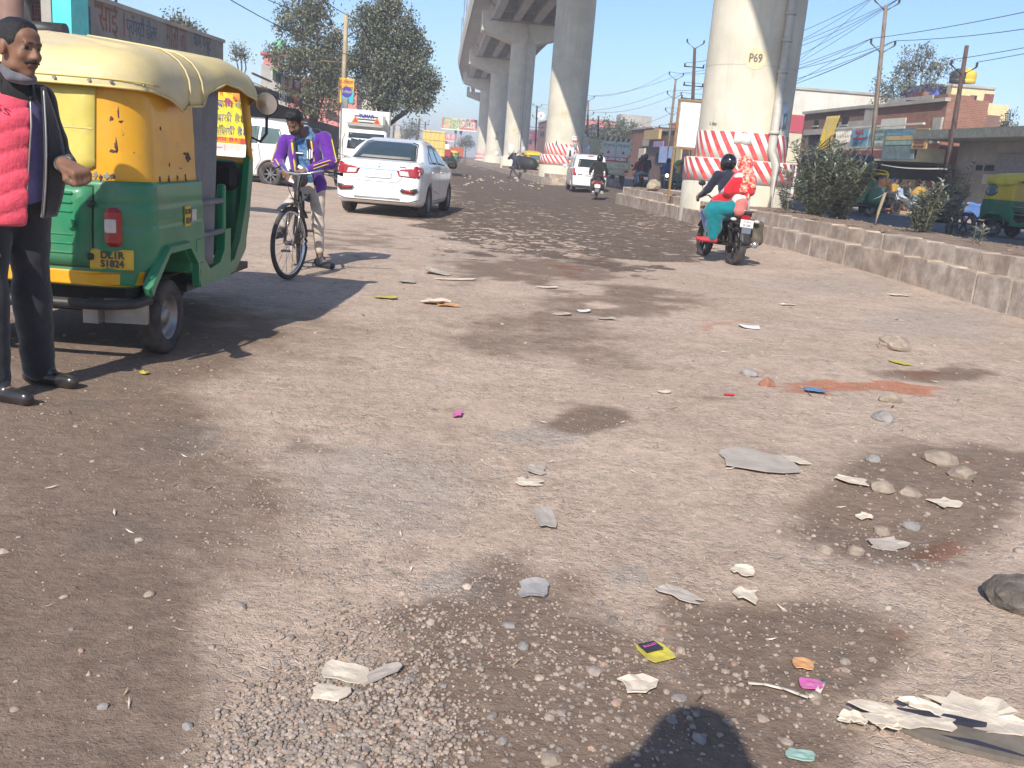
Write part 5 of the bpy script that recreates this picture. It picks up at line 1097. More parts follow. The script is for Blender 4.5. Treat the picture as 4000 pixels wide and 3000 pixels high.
# ---- man in the pink vest
MX, MY = -2.265, 4.12
o3 = lambda x, y, z: np.array([x-MX, y-MY, z])
fa = math.atan2(-.75, -.66); J = stand(1.68, fa)
J['shR'] = o3(-2.44, 4.02, 1.365); J['shL'] = o3(-2.22, 4.26, 1.35); J['elR'] = o3(-2.50, 4.02, 1.07); J['wrR'] = o3(-2.335, 3.93, .835); J['elL'] = o3(-2.16, 4.33, 1.075); J['wrL'] = o3(-2.045, 4.10, 1.085)
J['hipR'] = o3(-2.37, 4.07, .88); J['hipL'] = o3(-2.265, 4.19, .88); J['knR'] = o3(-2.375, 4.03, .48); J['knL'] = o3(-2.295, 4.25, .48); J['anR'] = o3(-2.37, 4.02, .08); J['anL'] = o3(-2.325, 4.34, .08); J['toR'] = o3(-2.215, 3.98, .025); J['toL'] = o3(-2.17, 4.31, .025)
J['head'] = o3(-2.212, 4.085, 1.555); J['neck'] = o3(-2.265, 4.12, 1.41); J['chest'] = o3(-2.298, 4.125, 1.20); J['pel'] = o3(-2.31, 4.13, .92)
M_jblack = cloth('black_jacket', (.018, .018, .02)); M_trb = cloth('charcoal_trousers', (.022, .024, .03), .7, var=.2, scale=5); M_pink = cloth('pink_vest', (.70, .075, .12), .68, bump=.6, var=.12, bscale=45); M_purp = cloth('purple_shirt', (.16, .13, .30)); M_mask = cloth('grey_mask', (.115, .115, .14))
man = person('man in a pink quilted vest and black trousers beside the parked rickshaw', (MX, MY, gzf(MX, MY)), J, (.93, -.36, -.10), M_jblack, M_trb, hair='short', res=.010, thick=.90, loose=1.12, shin=1.22, arm=.92, hemz=.06,
             hands={'R': dict(d=(.03, -.05, -1), n=(.5, .5, 0), th=(.6, -.8, 0), curl=.35), 'L': dict(d=(.85, -.45, -.25), n=(-.1, .3, -1), th=(.4, -.9, .3), curl=1.0, sc=1.08)})
A = axes(J); g_ = lambda k: np.array(J[k], float); mid = (g_('chest')+g_('pel'))/2
def tq(P): return (P-g_('chest'))@A
def pink_cut(P):       # open front: keep his right half and the back
    q = tq(P); line = -.045+.03*np.clip(-q[:, 2], -.3, .3); return np.maximum(q[:, 0]-line, -(q[:, 1]+.03))*1.
vp = [('e', g_('chest')+A[:, 2]*.01, (.178, .135, .20), 0, A), ('e', mid, (.165, .140, .21), 0, A), ('e', g_('pel')-A[:, 2]*.02, (.174, .148, .22), 0, A), ('c', g_('shL')*.75+g_('shR')*.25, g_('shR')*.92+g_('shL')*.08, .066, .072, 0)]
armR = ('c', g_('shR')+A[:, 0]*.02, g_('elR'), .085, .08, 0)
sdf_obj('vest', vp, [M_pink], man, .008, .04, cut=[pink_cut, lambda P: P[:, 2]-.805, ('c', g_('neck')-A[:, 2]*.03, g_('neck')+A[:, 2]*.1, .075, .09, 0)], disp=lambda P: -.0085*np.abs(np.sin((P[:, 2]-.06*np.sin(P[:, 0]*9))*math.pi/.085))**.6+.0035*fbm(P[:, 0]*16, P[:, 2]*22+P[:, 1]*9, 2)+.004)
sp = [('e', g_('chest')+A[:, 2]*.01, (.166, .124, .20), 0, A), ('e', mid, (.152, .128, .21), 0, A), ('e', g_('pel')+A[:, 2]*.055, (.16, .132, .15), 0, A), ('c', g_('neck')-A[:, 2]*.06, g_('neck'), .078, .066, 0)]
sdf_obj('shirt', sp, [M_purp], man, .009, .03, cut=[lambda P: tq(P)[:, 1]-.02], disp=wrinkle(.004))
# open left flap with its zip, collar, mask round the neck
def flap(u, v):
    z = .22-.56*u; b = np.array([-.075-.02*u-.05*v*(.3+.7*math.sin(u*2.4)), .125+.05*math.sin(u*2.6)*1-.03*v+.02*u, z]); b[0] -= .02*(1-u); return tuple(g_('chest')+A@b)
mb = MB(); mb.sheet(lambda u, v: flap(u, 2.2*v-.0), 16, 5); mb.build('jacket_flap', M_jblack, man, solid=.012)
mb = MB(); mb.tube([flap(u, 0) for u in np.linspace(0, 1, 30)], .0045, 5); mb.build('zip', M_steel, man)
mb = MB(); mb.tube([tuple(g_('chest')+A@np.array([-.043+.03*np.clip(-z, -.3, .3), .142-.25*max(z-.05, 0), z])) for z in np.linspace(.17, -.34, 22)], .005, 5); mb.build('zip', M_steel, man)
sdf_obj('collar', [('c', g_('neck')-A[:, 2]*.03-A[:, 1]*.01, g_('neck')+A[:, 2]*.03-A[:, 1]*.015, .092, .085, 0)], [M_jblack], man, .008, .01, cut=[('c', g_('neck')-A[:, 2]*.2, g_('neck')+A[:, 2]*.3, .070, .074, 0), lambda P: np.maximum(-tq(P)[:, 1]+.055, np.abs(tq(P)[:, 0]+.01)-.05)])
Mh = look((.93, -.36, -.10)); HT = lambda p: g_('head')+Mh@np.array(p)
sdf_obj('chin_mask', [('e', HT((0, .020, -.122)), (.060, .062, .026), 0, Mh), ('c', HT((-.068, -.03, -.085)), HT((-.052, .02, -.118)), .012, .020, 0), ('c', HT((.068, -.03, -.085)), HT((.052, .02, -.118)), .012, .020, 0)], [M_mask], man, .006, .02, cut=[('e', HT((0, .05, -.03)), (.064, .075, .062), 0, Mh)])
sdf_obj('moustache', [('c', HT((0, .095, -.044)), HT((sx*.034, .080, -.052)), .0098, .006, 0) for sx in (1, -1)], [M_hair], man, .004, .006)
for sx in (1, -1): sdf_obj('eyebrow', [('c', HT((sx*.014, .096, .028)), HT((sx*.046, .078, .031)), .0052, .0035, 0)], [M_hair], man, .004, .004)
text('SS', .045, M_platew, man, tuple(g_('chest')+A@np.array([.10, .128, .135])), (math.pi/2, 0, R(-20)), 'vest_print', sx=1.2)
# ---- white sedan
car_rr = G(1650, 850); yaw = math.atan2(-(-1.902+2.023-.16), 3.3)
sed = sedan('white sedan with red tail lamps standing ahead of the boy with the bicycle', (-2.84, 17.6, gzf(-2.8, 19)), R(-3.5))
# ---- boy with the bicycle
BL = np.array([-2.25, 9.55, gzf(-2.25, 9.5)])
def b3(px, py, Y): return at(px, py, Y)-BL
JB = dict(pel=b3(1208, 722, 9.65), chest=b3(1192, 610, 9.62), neck=b3(1197, 525, 9.62), head=b3(1154, 480, 9.46), shR=b3(1115, 552, 9.64), shL=b3(1268, 540, 9.66), elR=b3(1088, 632, 9.6), elL=b3(1292, 636, 9.56), wrR=b3(1108, 668, 9.33), wrL=b3(1190, 668, 9.30),
          hipR=b3(1178, 745, 9.62), hipL=b3(1240, 748, 9.64), knR=b3(1133, 800, 9.28), anR=b3(1103, 900, 9.42), toR=b3(1080, 925, 9.24), knL=b3(1242, 885, 9.58))
JB['anL'] = np.array([at(1250, 1015, 9.6)[0]-BL[0], .05, .085]); JB['toL'] = np.array([at(1290, 1055, 9.45)[0]-BL[0], -.08, .03])
M_denim = cloth('denim_shirt', (.035, .10, .22), two=(.16, .30, .46), tscale=16, var=.25); M_cream = cloth('cream_trousers', (.50, .42, .35), .8); M_violet = cloth('violet_jacket', (.105, .022, .26)); M_navy = cloth('navy_lining', (.012, .014, .03)); M_gold = cloth('yellow_stripe', (.75, .50, .05), .7, var=.05)
fb = (-.28, -.80, -.62)
boy = person('young man in a violet jacket and black face mask standing over the bicycle', BL, JB, fb, M_denim, M_cream, skin=M_skin, hair='tuft', res=.012, name_top='shirt', thick=.86, loose=.92, bare=True, hemz=.16, shoe=mat('dark_slip_on', (.03, .035, .05), .6),
             hands={'R': dict(d=(.55, -.25, -.55), n=(.5, .6, -.2), th=(.2, -.4, .8), curl=.55), 'L': dict(d=(-.75, -.35, -.35), n=(-.3, .3, -.7), th=(-.3, -.7, .6), curl=.6)})
AB = axes(JB); gb = lambda k: np.array(JB[k], float)
qb = lambda P: (P-gb('chest'))@AB
jt = [('e', gb('chest')+AB[:, 2]*.01, (.172, .125, .20), 0, AB), ('e', (gb('chest')+gb('pel'))/2, (.165, .135, .22), 0, AB), ('e', gb('pel')-AB[:, 2]*.0, (.178, .145, .17), 0, AB), ('c', gb('shL'), gb('shR'), .066, .066, 0)]
sdf_obj('jacket', jt, [M_violet], boy, .011, .04, cut=[lambda P: np.maximum(np.abs(qb(P)[:, 0]-.005)-(.072+.05*np.clip(-qb(P)[:, 2], -.25, .3)), .0-qb(P)[:, 1]), ('c', gb('neck')-AB[:, 2]*.05, gb('neck')+AB[:, 2]*.1, .085, .1, 0)], disp=wrinkle(.006))
for n in 'RL':
    e = gb('el'+n)+(gb('wr'+n)-gb('el'+n))*.88
    sl_o = sdf_obj('jacket_sleeve', [('c', gb('sh'+n), gb('el'+n), .073, .060, 0), ('c', gb('el'+n), e, .058, .043, 0)], [M_violet], boy, .011, .03, disp=wrinkle(.006))
    out = AB[:, 0]*(1 if n == 'R' else -1); ou2 = np.array([0, -.55, 0])
    for k_ in (-.016, .016):
        pts = []
        for t_ in np.linspace(.05, .97, 12): c_ = gb('sh'+n)+(gb('el'+n)-gb('sh'+n))*t_; d_ = out*.85+ou2; d_ /= np.linalg.norm(d_); pts.append(c_+d_*(.073-.010*t_)+np.array([k_*.9*(1 if n == 'R' else -1), -k_*.3, 0]))
        for t_ in np.linspace(.1, .8, 9): c_ = gb('el'+n)+(e-gb('el'+n))*t_; d_ = np.array([out[0]*.35, -.75, .25]); d_ /= np.linalg.norm(d_); pts.append(c_+d_*(.060-.014*t_)+np.array([0, 0, k_]))
        mb = MB(); mb.tube(pts, .006, 5); mb.build('sleeve_stripe', M_gold, sl_o)
    sg = 1 if n == 'R' else -1
    def lap(u, v, sg=sg): z = .17-.46*u; return tuple(gb('chest')+AB@np.array([sg*(.062+.045*np.clip(.46*u-.17, -.25, .3)+.034*v*(1-.4*u)), .120-.03*v+.012*math.sin(u*3), z]))
    mb = MB(); mb.sheet(lap, 14, 4); mb.build('jacket_lining', M_navy, boy, solid=.008)
    mb = MB(); mb.tube([lap(u, 1.25) for u in np.linspace(0, .7, 12)], .011, 5); mb.build('zip_tape', M_gold, boy)
sdf_obj('hood', [('c', gb('neck')-AB[:, 1]*.05-AB[:, 0]*.1, gb('neck')-AB[:, 1]*.08+AB[:, 0]*.09, .05, .05, 0)], [M_navy], boy, .012, .02)
Mb = look(fb); HB = lambda p: gb('head')+Mb@np.array(p)
sdf_obj('face_mask', [('e', HB((0, .040, -.055)), (.064, .068, .052), 0, Mb), ('c', HB((-.06, .02, -.04)), HB((-.078, -.02, -.02)), .012, .006, 0), ('c', HB((.06, .02, -.04)), HB((.078, -.02, -.02)), .012, .006, 0)], [M_jblack], boy, .007, .015)
mb = MB()
for k_ in range(3): c_ = gb('chest')+AB@np.array([-.05-.022*k_, .122, .02]); mb.box(tuple(c_), (.012, .012, .10-.02*abs(k_-1)), rz=0)
mb.build('shirt_print', M_platew, boy)
mb = MB(); c_ = gb('chest')+AB@np.array([.04, .128, -.10]); mb.box(tuple(c_), (.05, .01, .03), ry=.5); c_ = gb('chest')+AB@np.array([.03, .127, .04]); mb.box(tuple(c_), (.07, .01, .012)); mb.build('shirt_print', M_platew, boy)
ph = (gb('wrR')+gb('wrL'))/2
tel = MB(); tel.box((0, 0, 0), (.075, .012, .15), b=.006); telo = tel.build('mobile_phone', M_black); telo.location = tuple(BL+ph+np.array([.0, -.06, -.03])); telo.rotation_euler = (R(60), R(25), 0); tag(telo, 'black mobile phone in the hand of the young man with the bicycle', 'phone')
mb = MB(); mb.sheet(lambda u, v: (u*.06, .01*math.sin(u*6), v*.09), 4, 4); nt_ = mb.build('banknote', M_paper); nt_.location = tuple(BL+gb('wrR')+np.array([.07, -.09, -.09])); nt_.rotation_euler = (R(-20), R(20), 0); tag(nt_, 'small folded paper note held by the young man with the bicycle', 'note')
bk = bicycle('black bicycle with chrome handlebar under the young man in violet', (-2.34, 9.62, gzf(-2.3, 9.5)), math.pi+.20, steer=-.44)
# ---- photographer (only the shadow falls into the picture)
JP = stand(1.74, 0.); JP['elR'] = np.array([.31, .0, 1.22]); JP['elL'] = np.array([-.31, .0, 1.22]); JP['wrR'] = np.array([.17, .07, 1.43]); JP['wrL'] = np.array([-.17, .07, 1.43])
phg = person('person in dark clothes taking the picture, seen only as a shadow on the gravel', (-.06, -.17, 0), JP, (0, 1, -.3), M_jblack, M_trb, res=.03, thick=1.2)
sdf_obj('hood', [('e', JP['head'], (.115, .12, .15), 0), ('c', JP['shL']+np.array([.04, 0, .05]), JP['shR']+np.array([-.04, 0, .05]), .1, .1, 0)], [M_jblack], phg, .03, .12)
# ---- couple on a motorcycle
def on(vloc, rz, J, lean=0):
    return {k: rotz(np.array(v), rz) for k, v in J.items()}
ML = np.array([3.12, 13.65, gzf(3.03, 13.3)]); mrz = R(11)
motorcycle('black motorcycle carrying a man and a woman in a red shawl', ML, mrz, tank=(.02, .02, .03), plate='P UP 4\nDS 3581', sack=True, lean=R(3)).scale = (.95,)*3
JM = ride(.04, -.02, .16); M_navyj = cloth('dark_navy_jacket', (.018, .02, .038)); M_bluej = cloth('blue_jeans', (.03, .05, .16))
person('man in a dark navy jacket and black helmet driving the motorcycle', ML, on(ML, mrz, JM), rotz((0, 1, -.1), mrz), M_navyj, M_bluej, hair='helmet', res=.014, topnoise=.007, thick=1.05).scale = (.95,)*3
JW = ride(-.36, .04, .02); JW['pel'] = np.array((0., .0, .92)); JW['chest'] = np.array((.01, .06, 1.18)); JW['neck'] = np.array((.02, .08, 1.37)); JW['head'] = np.array((.03, .12, 1.51))
JW['shR'] = np.array((.14, .17, 1.32)); JW['shL'] = np.array((-.11, -.05, 1.32)); JW['elR'] = np.array((.20, .32, 1.1)); JW['elL'] = np.array((-.26, -.02, 1.12)); JW['wrR'] = np.array((.16, .5, 1.0)); JW['wrL'] = np.array((-.22, .22, 1.08))
for n, dy in (('R', .16), ('L', .02)): JW['hip'+n] = np.array((-.05, dy-.04, .89)); JW['kn'+n] = np.array((-.40, dy+.02, .80)); JW['an'+n] = np.array((-.36, dy+.04, .40)); JW['to'+n] = np.array((-.50, dy+.10, .34))
M_red = cloth('red_shawl', (.62, .018, .03)); M_teal = cloth('teal_salwar', (.0, .165, .19)); M_wht = cloth('white_kurta', (.68, .62, .58)); M_redsh = mat('red_shoe', (.42, .03, .04), .7, var=.15); M_shp = cloth('shawl_pattern', (.60, .022, .035), .8, two=(.70, .47, .33), tscale=26); M_salm = cloth('salmon_cloth', (.55, .16, .14))
wom = person('woman in a red patterned shawl and teal trousers riding side-saddle behind the man', ML, on(ML, mrz, JW), rotz((-.35, .9, -.1), mrz), M_wht, M_teal, hair='none', res=.014, shoe=M_redsh, loose=1.35, name_top='kurta', hemz=.20); wom.scale = (.95,)*3
g2 = lambda k: rotz(JW[k], mrz); W3 = lambda x, y, z: rotz((x, y, z), mrz)
sdf_obj('shawl', [('e', W3(.02, .05, 1.27), (.20, .165, .17), 0), ('e', W3(.0, .0, 1.15), (.20, .16, .13), 0), ('c', W3(-.12, -.05, 1.30), W3(-.25, -.03, 1.13), .085, .075, 0), ('c', W3(-.18, .03, 1.08), W3(-.32, .28, .97), .07, .05, 0), ('c', W3(-.2, .06, 1.0), W3(-.34, .2, .93), .06, .045, 0)], [M_red], wom, .013, .05, disp=wrinkle(.009, .8))
sdf_obj('head_scarf', [('e', W3(.03, .10, 1.525), (.118, .128, .135), 0), ('e', W3(.03, .03, 1.40), (.125, .10, .11), 0), ('c', W3(.05, -.06, 1.38), W3(.10, -.11, 1.22), .075, .05, 0), ('c', W3(-.02, -.09, 1.34), W3(-.06, -.13, 1.14), .06, .045, 0), ('c', W3(.0, -.11, 1.18), W3(.04, -.13, 1.05), .045, .03, 0)], [M_shp], wom, .011, .045, disp=wrinkle(.008))
sdf_obj('shawl_fold', [('c', W3(-.03, -.08, .93), W3(-.06, -.12, .84), .11, .09, 0)], [M_salm], wom, .014, .03, disp=wrinkle(.006))
sdf_obj('salwar_drape', [('c', W3(-.05, .05, .88), W3(-.37, .12, .80), .15, .135, 0), ('c', W3(-.38, .10, .78), W3(-.34, .10, .52), .135, .12, 0)], [M_teal], wom, .015, .08, disp=wrinkle(.010, .7))
# ---- scooter, hatchback and traffic beyond
SL = G(2330, 763, .17); srz = R(-4); SL[2] = gzf(SL[0], SL[1])
scooter('maroon scooter with a chrome carrier ridden away beside the white hatchback', SL, srz, (.12, .02, .025))
person('rider in a bulky black jacket on the maroon scooter', SL, on(SL, srz, ride(-.12, -.03, .05)), rotz((0, 1, 0), srz), cloth('black_puffer', (.014, .015, .013)), M_trb, hair='helmet', res=.022, thick=1.22, topnoise=.01)
VL = G(2330, 742, .17); VL = np.array([at(2300, 740, 42.)[0], 42., 0]); VL[2] = gzf(VL[0], VL[1])
hatchback('white hatchback seen from behind, beside the maroon scooter', VL, R(3))
WK = at(2005, 696, 62.); JK = stand(1.66, R(70)); 
d_ = rotz((0, 1, 0), R(70)); 
JK['anR'] = JK['anR']+d_*.30; JK['toR'] = JK['toR']+d_*.30; JK['knR'] = JK['knR']+d_*.2; JK['anL'] = JK['anL']-d_*.36+np.array([0, 0, .06]); JK['toL'] = JK['toL']-d_*.32; JK['knL'] = JK['knL']-d_*.08; JK['wrR'] = JK['wrR']-d_*.05+np.array([.25, 0, -.02]); JK['elR'] = JK['elR']+np.array([.1, 0, 0])
person('pedestrian in a blue jacket striding along the median kerb past the buffalo', (WK[0], WK[1], gzf(WK[0], WK[1])), JK, d_, cloth('blue_walker_jacket', (.03, .04, .13)), cloth('grey_walker_trousers', (.05, .05, .055)), res=.026, group=None)
def buffalo(label, loc, rz):
    t = thing('buffalo', label, 'buffalo', loc, rz); M_b = mat('buffalo_hide', (.022, .021, .022), .6, var=.25, scale=6, bump=.3, dirt=.2, dcol=(.1, .08, .06))
    pr = [('e', (0, 0, .48), (.42, .85, .46), 0), ('e', (.05, -.55, .42), (.42, .42, .42), 0), ('e', (0, .55, .55), (.34, .42, .42), 0), ('c', (0, .85, .68), (0, 1.18, .86), .22, .17, 0), ('c', (0, 1.18, .92), (0, 1.45, .74), .15, .085, 0), ('c', (0, 1.45, .74), (0, 1.5, .71), .085, .08, 0),
          ('c', (.3, .6, .15), (.42, 1.0, .09), .12, .08, 0), ('c', (.42, 1.0, .09), (.36, .7, .06), .07, .055, 0), ('c', (-.3, .6, .15), (-.36, 1.05, .09), .12, .07, 0), ('c', (.4, -.5, .2), (.55, -.1, .12), .19, .1, 0), ('c', (.55, -.1, .12), (.5, .2, .06), .08, .05, 0), ('c', (.1, -.95, .6), (.15, -1.1, .2), .03, .02, 0),
          ('e', (.2, 1.1, .95), (.12, .04, .06), 0), ('e', (-.2, 1.1, .95), (.12, .04, .06), 0)]
    sdf_obj('body', pr, [M_b], t, .03, .1)
    for sx in (1, -1): mb = MB(); mb.tube([(sx*.1, 1.12, 1.03), (sx*.24, 1.0, 1.08), (sx*.26, .86, 1.2), (sx*.16, .82, 1.26)], [.04, .035, .025, .01], 8); mb.build('horn', M_alloy, t)
    return t
BU = G(2050, 664, .58); buffalo('black buffalo lying on the median between two pillars', (BU[0], BU[1], .56), R(52))
# oncoming side
mg = 'motorcycles on the far carriageway'
def rider_pair(px, py, Y, rz, label, plabel, tank, topm, botm, lit, two=None, helm=None):
    L = at(px, py, Y); L[2] = .21; motorcycle(label, L, rz, tank=tank, group=mg, lit=lit, res=.03)
    person(plabel, L, on(L, rz, ride(0, 0, .08)), rotz((0, 1, 0), rz), topm, botm, hair='helmet', res=.024, full=False)
    if two: person(two[0], L, on(L, rz, ride(-.42, .06, .06)), rotz((0, 1, 0), rz), two[1], two[2], hair='helmet', res=.024, full=False)
    return L
M_gj = cloth('grey_jeans', (.17, .19, .22)); M_lightj = cloth('light_jeans', (.16, .26, .36)); M_redj = cloth('maroon_red_jacket', (.30, .02, .03)); M_blk2 = cloth('black_shirt', (.015, .016, .02)); M_blu2 = cloth('bright_blue_jacket', (.02, .09, .26))
rider_pair(2484, 712, 55, math.pi+.1, 'black motorcycle ridden towards the camera beside the goods truck', 'rider in a dark jacket with a white scarf beside the goods truck', (.02, .02, .02), M_blk2, M_gj, True)
rider_pair(2512, 740, 43, R(10), 'black and red motorcycle carrying two riders away past the boulder', 'rider in a red jacket and black helmet behind the boulder', (.25, .02, .02), M_redj, M_lightj, False, ('pillion rider in a black jacket and pale jeans behind the boulder', M_blk2, M_lightj))
rider_pair(2600, 737, 48, math.pi-.15, 'motorcycle with a lit headlamp beside the white hoarding', 'rider in a blue jacket and black helmet beside the white hoarding', (.03, .03, .04), M_blu2, M_gj, True)
sc_l = G(2655, 742, .21); sdf_obj_ = thing('cloth_bundle', 'round blue cloth bundle tied on behind the rider in the blue jacket', 'bundle', (sc_l[0]-.3, sc_l[1]+2.6, .2)); sdf_obj('wrapping', [('e', (0, 0, 1.05), (.55, .5, .42), 0)], [cloth('blue_bundle', (.02, .12, .34))], sdf_obj_, .04, .05, disp=wrinkle(.02, .4)); mb = MB(); mb.box((0, 0, .35), (.5, .6, .7), b=.05); mb.build('crate', M_black, sdf_obj_)
# ---- goods truck with HORN on its tail
M_trk = mat('truck_pale_blue', (.55, .60, .58), .5, var=.1, dirt=.3, dcol=(.35, .3, .22), dscale=3); M_cream2 = mat('truck_cream', (.62, .58, .40), .55, var=.12, dirt=.3, dcol=(.35, .28, .18), dscale=3); M_trkred = mat('truck_red', (.50, .04, .04), .5, var=.1)
def goods_truck(label, loc, rz):
    t = thing('goods_truck', label, 'truck', loc, rz); w = 1.85
    mb = MB(); mb.box((0, 2.0, .95), (w, 4.0, .12)); mb.box((0, 1.4, .75), (.9, 4.2, .25)); mb.build('load_bed', M_cream2, t)
    for sx in (1, -1):
        s_ = MB(); s_.box((sx*w/2, 2.0, 1.18), (.06, 4.0, .36)); s_.box((sx*w/2, 2.0, 2.52), (.06, 4.0, .06)); s_.box((sx*w/2, 2.0, 1.9), (.05, 4.0, .06)); sd = s_.build('side_board', M_cream2, t)
        for k in range(14): s_ = MB(); s_.box((sx*w/2, .1+k*.29, 1.9), (.055, .10, 1.25)); s_.build('side_slat', M_cream2, sd)
        mb = MB(); mb.box((sx*.45, -.02, 1.95), (.86, .05, 1.15), b=.01); dr = mb.build('tail_door', M_trk, t)
        text('बेटी बचाओ' if sx < 0 else 'बेटी पढ़ाओ', .2, M_blackp, dr, (sx*.45, -.05, 2.28), (math.pi/2, 0, 0), 'painted_words', sx=.85)
        mb = MB(); mb.add([(sx*.45-.11, -.05, 1.82), (sx*.45+.11, -.05, 1.82), (sx*.45, -.05, 2.02)], [(0, 1, 2)]); mb.build('red_triangle', M_trkred, dr, solid=.01)
        mb = MB(); mb.box((sx*.80, -.05, 1.72), (.16, .012, .22)); mb.build('orange_sticker', M_lampo, dr)
        mb = MB(); mb.box((sx*.93, -.02, 1.95), (.09, .06, 1.25)); cp_ = mb.build('corner_post', M_cream2, t)
        for zz in (2.45, 2.1, 1.75): mb = MB(); mb.cyl((sx*.93, -.07, zz), (sx*.93, -.05, zz), .05, n=10); mb.build('painted_rosette', M_lampo, cp_)
        wheel(t, (sx*.72, .95, .36), .36, .22, .6, rimmat=M_steel); wheel(t, (sx*.72, 3.9, .36), .36, .2, .6, rimmat=M_steel)
        mb = MB(); mb.box((sx*.75, -.03, .82), (.22, .05, .12)); mb.build('tail_lamp', M_lamp, t)
    mb = MB(); mb.box((0, -.06, 1.50), (1.55, .03, .26)); hn = mb.build('horn_board', M_trkred, t); text('BLOW HORN', .22, M_white, hn, (0, -.08, 1.50), (math.pi/2, 0, 0), 'horn_lettering', sx=.98, bold=.012)
    mb = MB(); mb.box((0, -.03, 1.15), (1.85, .05, .36), b=.01); tb = mb.build('tail_board', M_cream2, t); text('Prakash   C', .13, M_trkred, tb, (.3, -.06, 1.15), (math.pi/2, 0, 0), 'tail_lettering')
    for k in range(12): mb = MB(); mb.box((-.86+.156*k, -.03, 2.63), (.08, .06, .16), ry=.5); mb.build('crown_slat', M_cream2 if k % 2 else M_blackp, t)
    mb = MB(); mb.box((.42, -.07, .66), (.32, .02, .2)); mb.build('number_plate', M_plate, t)
    mb = MB(); mb.box((0, -.02, .62), (1.7, .06, .1)); mb.build('rear_bar', M_cream2, t)
    mb = MB(); mb.box((0, 4.75, 1.35), (1.75, 1.4, 1.5), b=.15); mb.build('cab', M_cream2, t)
    return t
HL = G(2392, 722, .21); goods_truck('decorated goods truck with a BLOW HORN board on its tail', HL, R(6))
# ---- refrigerated van facing the camera, and others on the left
def reefer(label, loc, rz):
    t = thing('refrigerated_truck', label, 'truck', loc, rz); M_bx = mat('reefer_white', (.66, .66, .62), .5, var=.06, dirt=.25, dcol=(.45, .4, .32), dscale=2)
    mb = MB(); mb.box((0, -2.9, 1.62), (1.68, 3.2, 1.72), b=.03); bxo = mb.build('cargo_box', M_bx, t)
    for k in range(9): mb = MB(); mb.box((.845, -4.3+.36*k, 1.62), (.012, .03, 1.6)); mb.build('box_rib', M_bx, bxo); 
    for sx in (1, -1): mb = MB(); mb.box((sx*.83, -1.32, 1.62), (.05, .05, 1.74)); mb.build('edge_trim', M_steel, bxo)
    cab = [('b', (0, -.55, .98), (.76, .72, .55), .12, 0), ('b', (0, -.72, 1.40), (.70, .5, .42), .12, 0)]
    sdf_obj('cab', cab, [M_carw], t, .035, .12); fn = lambda P: smin(prim_d(P, cab[0]), prim_d(P, cab[1]), .12)
    patch('windscreen', fn, [(-.64, 1.18), (.64, 1.18), (.58, 1.70), (-.58, 1.70)], 'y', 3, M_glass, t, .01)
    mb = MB(); mb.box((.12, -.2, 1.5), (.2, .01, .22), rx=.1); mb.build('windscreen_paper', M_platew, t)
    for sx in (1, -1):
        patch('cab_window', fn, [(-1.0, 1.2), (-.45, 1.2), (-.5, 1.65), (-1.0, 1.65)], 'x', 1.2*sx, M_glass, t, .01)
        patch('headlamp', fn, [(sx*.40, .80), (sx*.70, .82), (sx*.71, .97), (sx*.42, .94)], 'y', 3, M_lampw, t, .015); patch('indicator', fn, [(sx*.60, .83), (sx*.71, .83), (sx*.715, .93), (sx*.60, .93)], 'y', 3, M_lampo, t, .02)
        wheel(t, (sx*.64, -.55, .28), .28, .16, .6, rimmat=M_steel); wheel(t, (sx*.64, -3.3, .28), .28, .2, .6, rimmat=M_steel)
        mb = MB(); mb.box((sx*.9, -.35, 1.3), (.06, .06, .22), b=.02); mb.build('mirror', M_black, t)
    mb = MB(); mb.box((0, .19, .62), (1.4, .05, .16), b=.02); mb.build('bumper', M_black, t)
    mb = MB(); mb.box((-.38, .22, .87), (.34, .02, .10)); mb.build('number_plate', M_plate, t)
    mb = MB(); mb.box((0, -1.08, 2.16), (1.30, .44, .44), b=.09); cu = mb.build('cooling_unit', M_bx, t)
    for zz in (2.26, 2.16, 2.06): mb = MB(); mb.box((0, -.855, zz), (.78, .012, .035)); mb.build('vent_slot', M_black, cu)
    text('TUMAR', .15, M_bant, cu, (0, -.84, 2.27), (math.pi/2, 0, math.pi), 'unit_lettering', bold=.006)
    for sx in (1, -1): mb = MB(); mb.add([(sx*.36-.13, -.845, 2.03), (sx*.36+.13, -.845, 2.03), (sx*.36, -.845, 2.26)], [(0, 1, 2)], 0); mb.build('warning_triangle', M_lampo, cu, solid=.01); mb = MB(); mb.add([(sx*.36-.08, -.838, 2.05), (sx*.36+.08, -.838, 2.05), (sx*.36, -.838, 2.2)], [(0, 1, 2)], 0); mb.build('triangle_centre', M_trkred, cu, solid=.006)
    text('MAHALAXMI', .14, M_bant, bxo, (.857, -3.1, 1.45), (math.pi/2, 0, math.pi/2), 'box_lettering')
    return t
RL_ = at(1425, 600, 31.); reefer('white refrigerated truck facing the camera behind the white sedan', (RL_[0], 31.2, gzf(RL_[0], 31)), math.pi+R(12))
MP = at(960, 600, 25.5); mpv('white MPV parked side-on behind the yellow banner', (at(1150, 600, 25.5)[0]+.5, 25.6, gzf(-6, 25.6)), R(76))
motorcycle('parked black motorcycle between the MPV and the refrigerated truck', (at(1322, 650, 29)[0], 29, gzf(-5.5, 29)), math.pi+.5, res=.03)
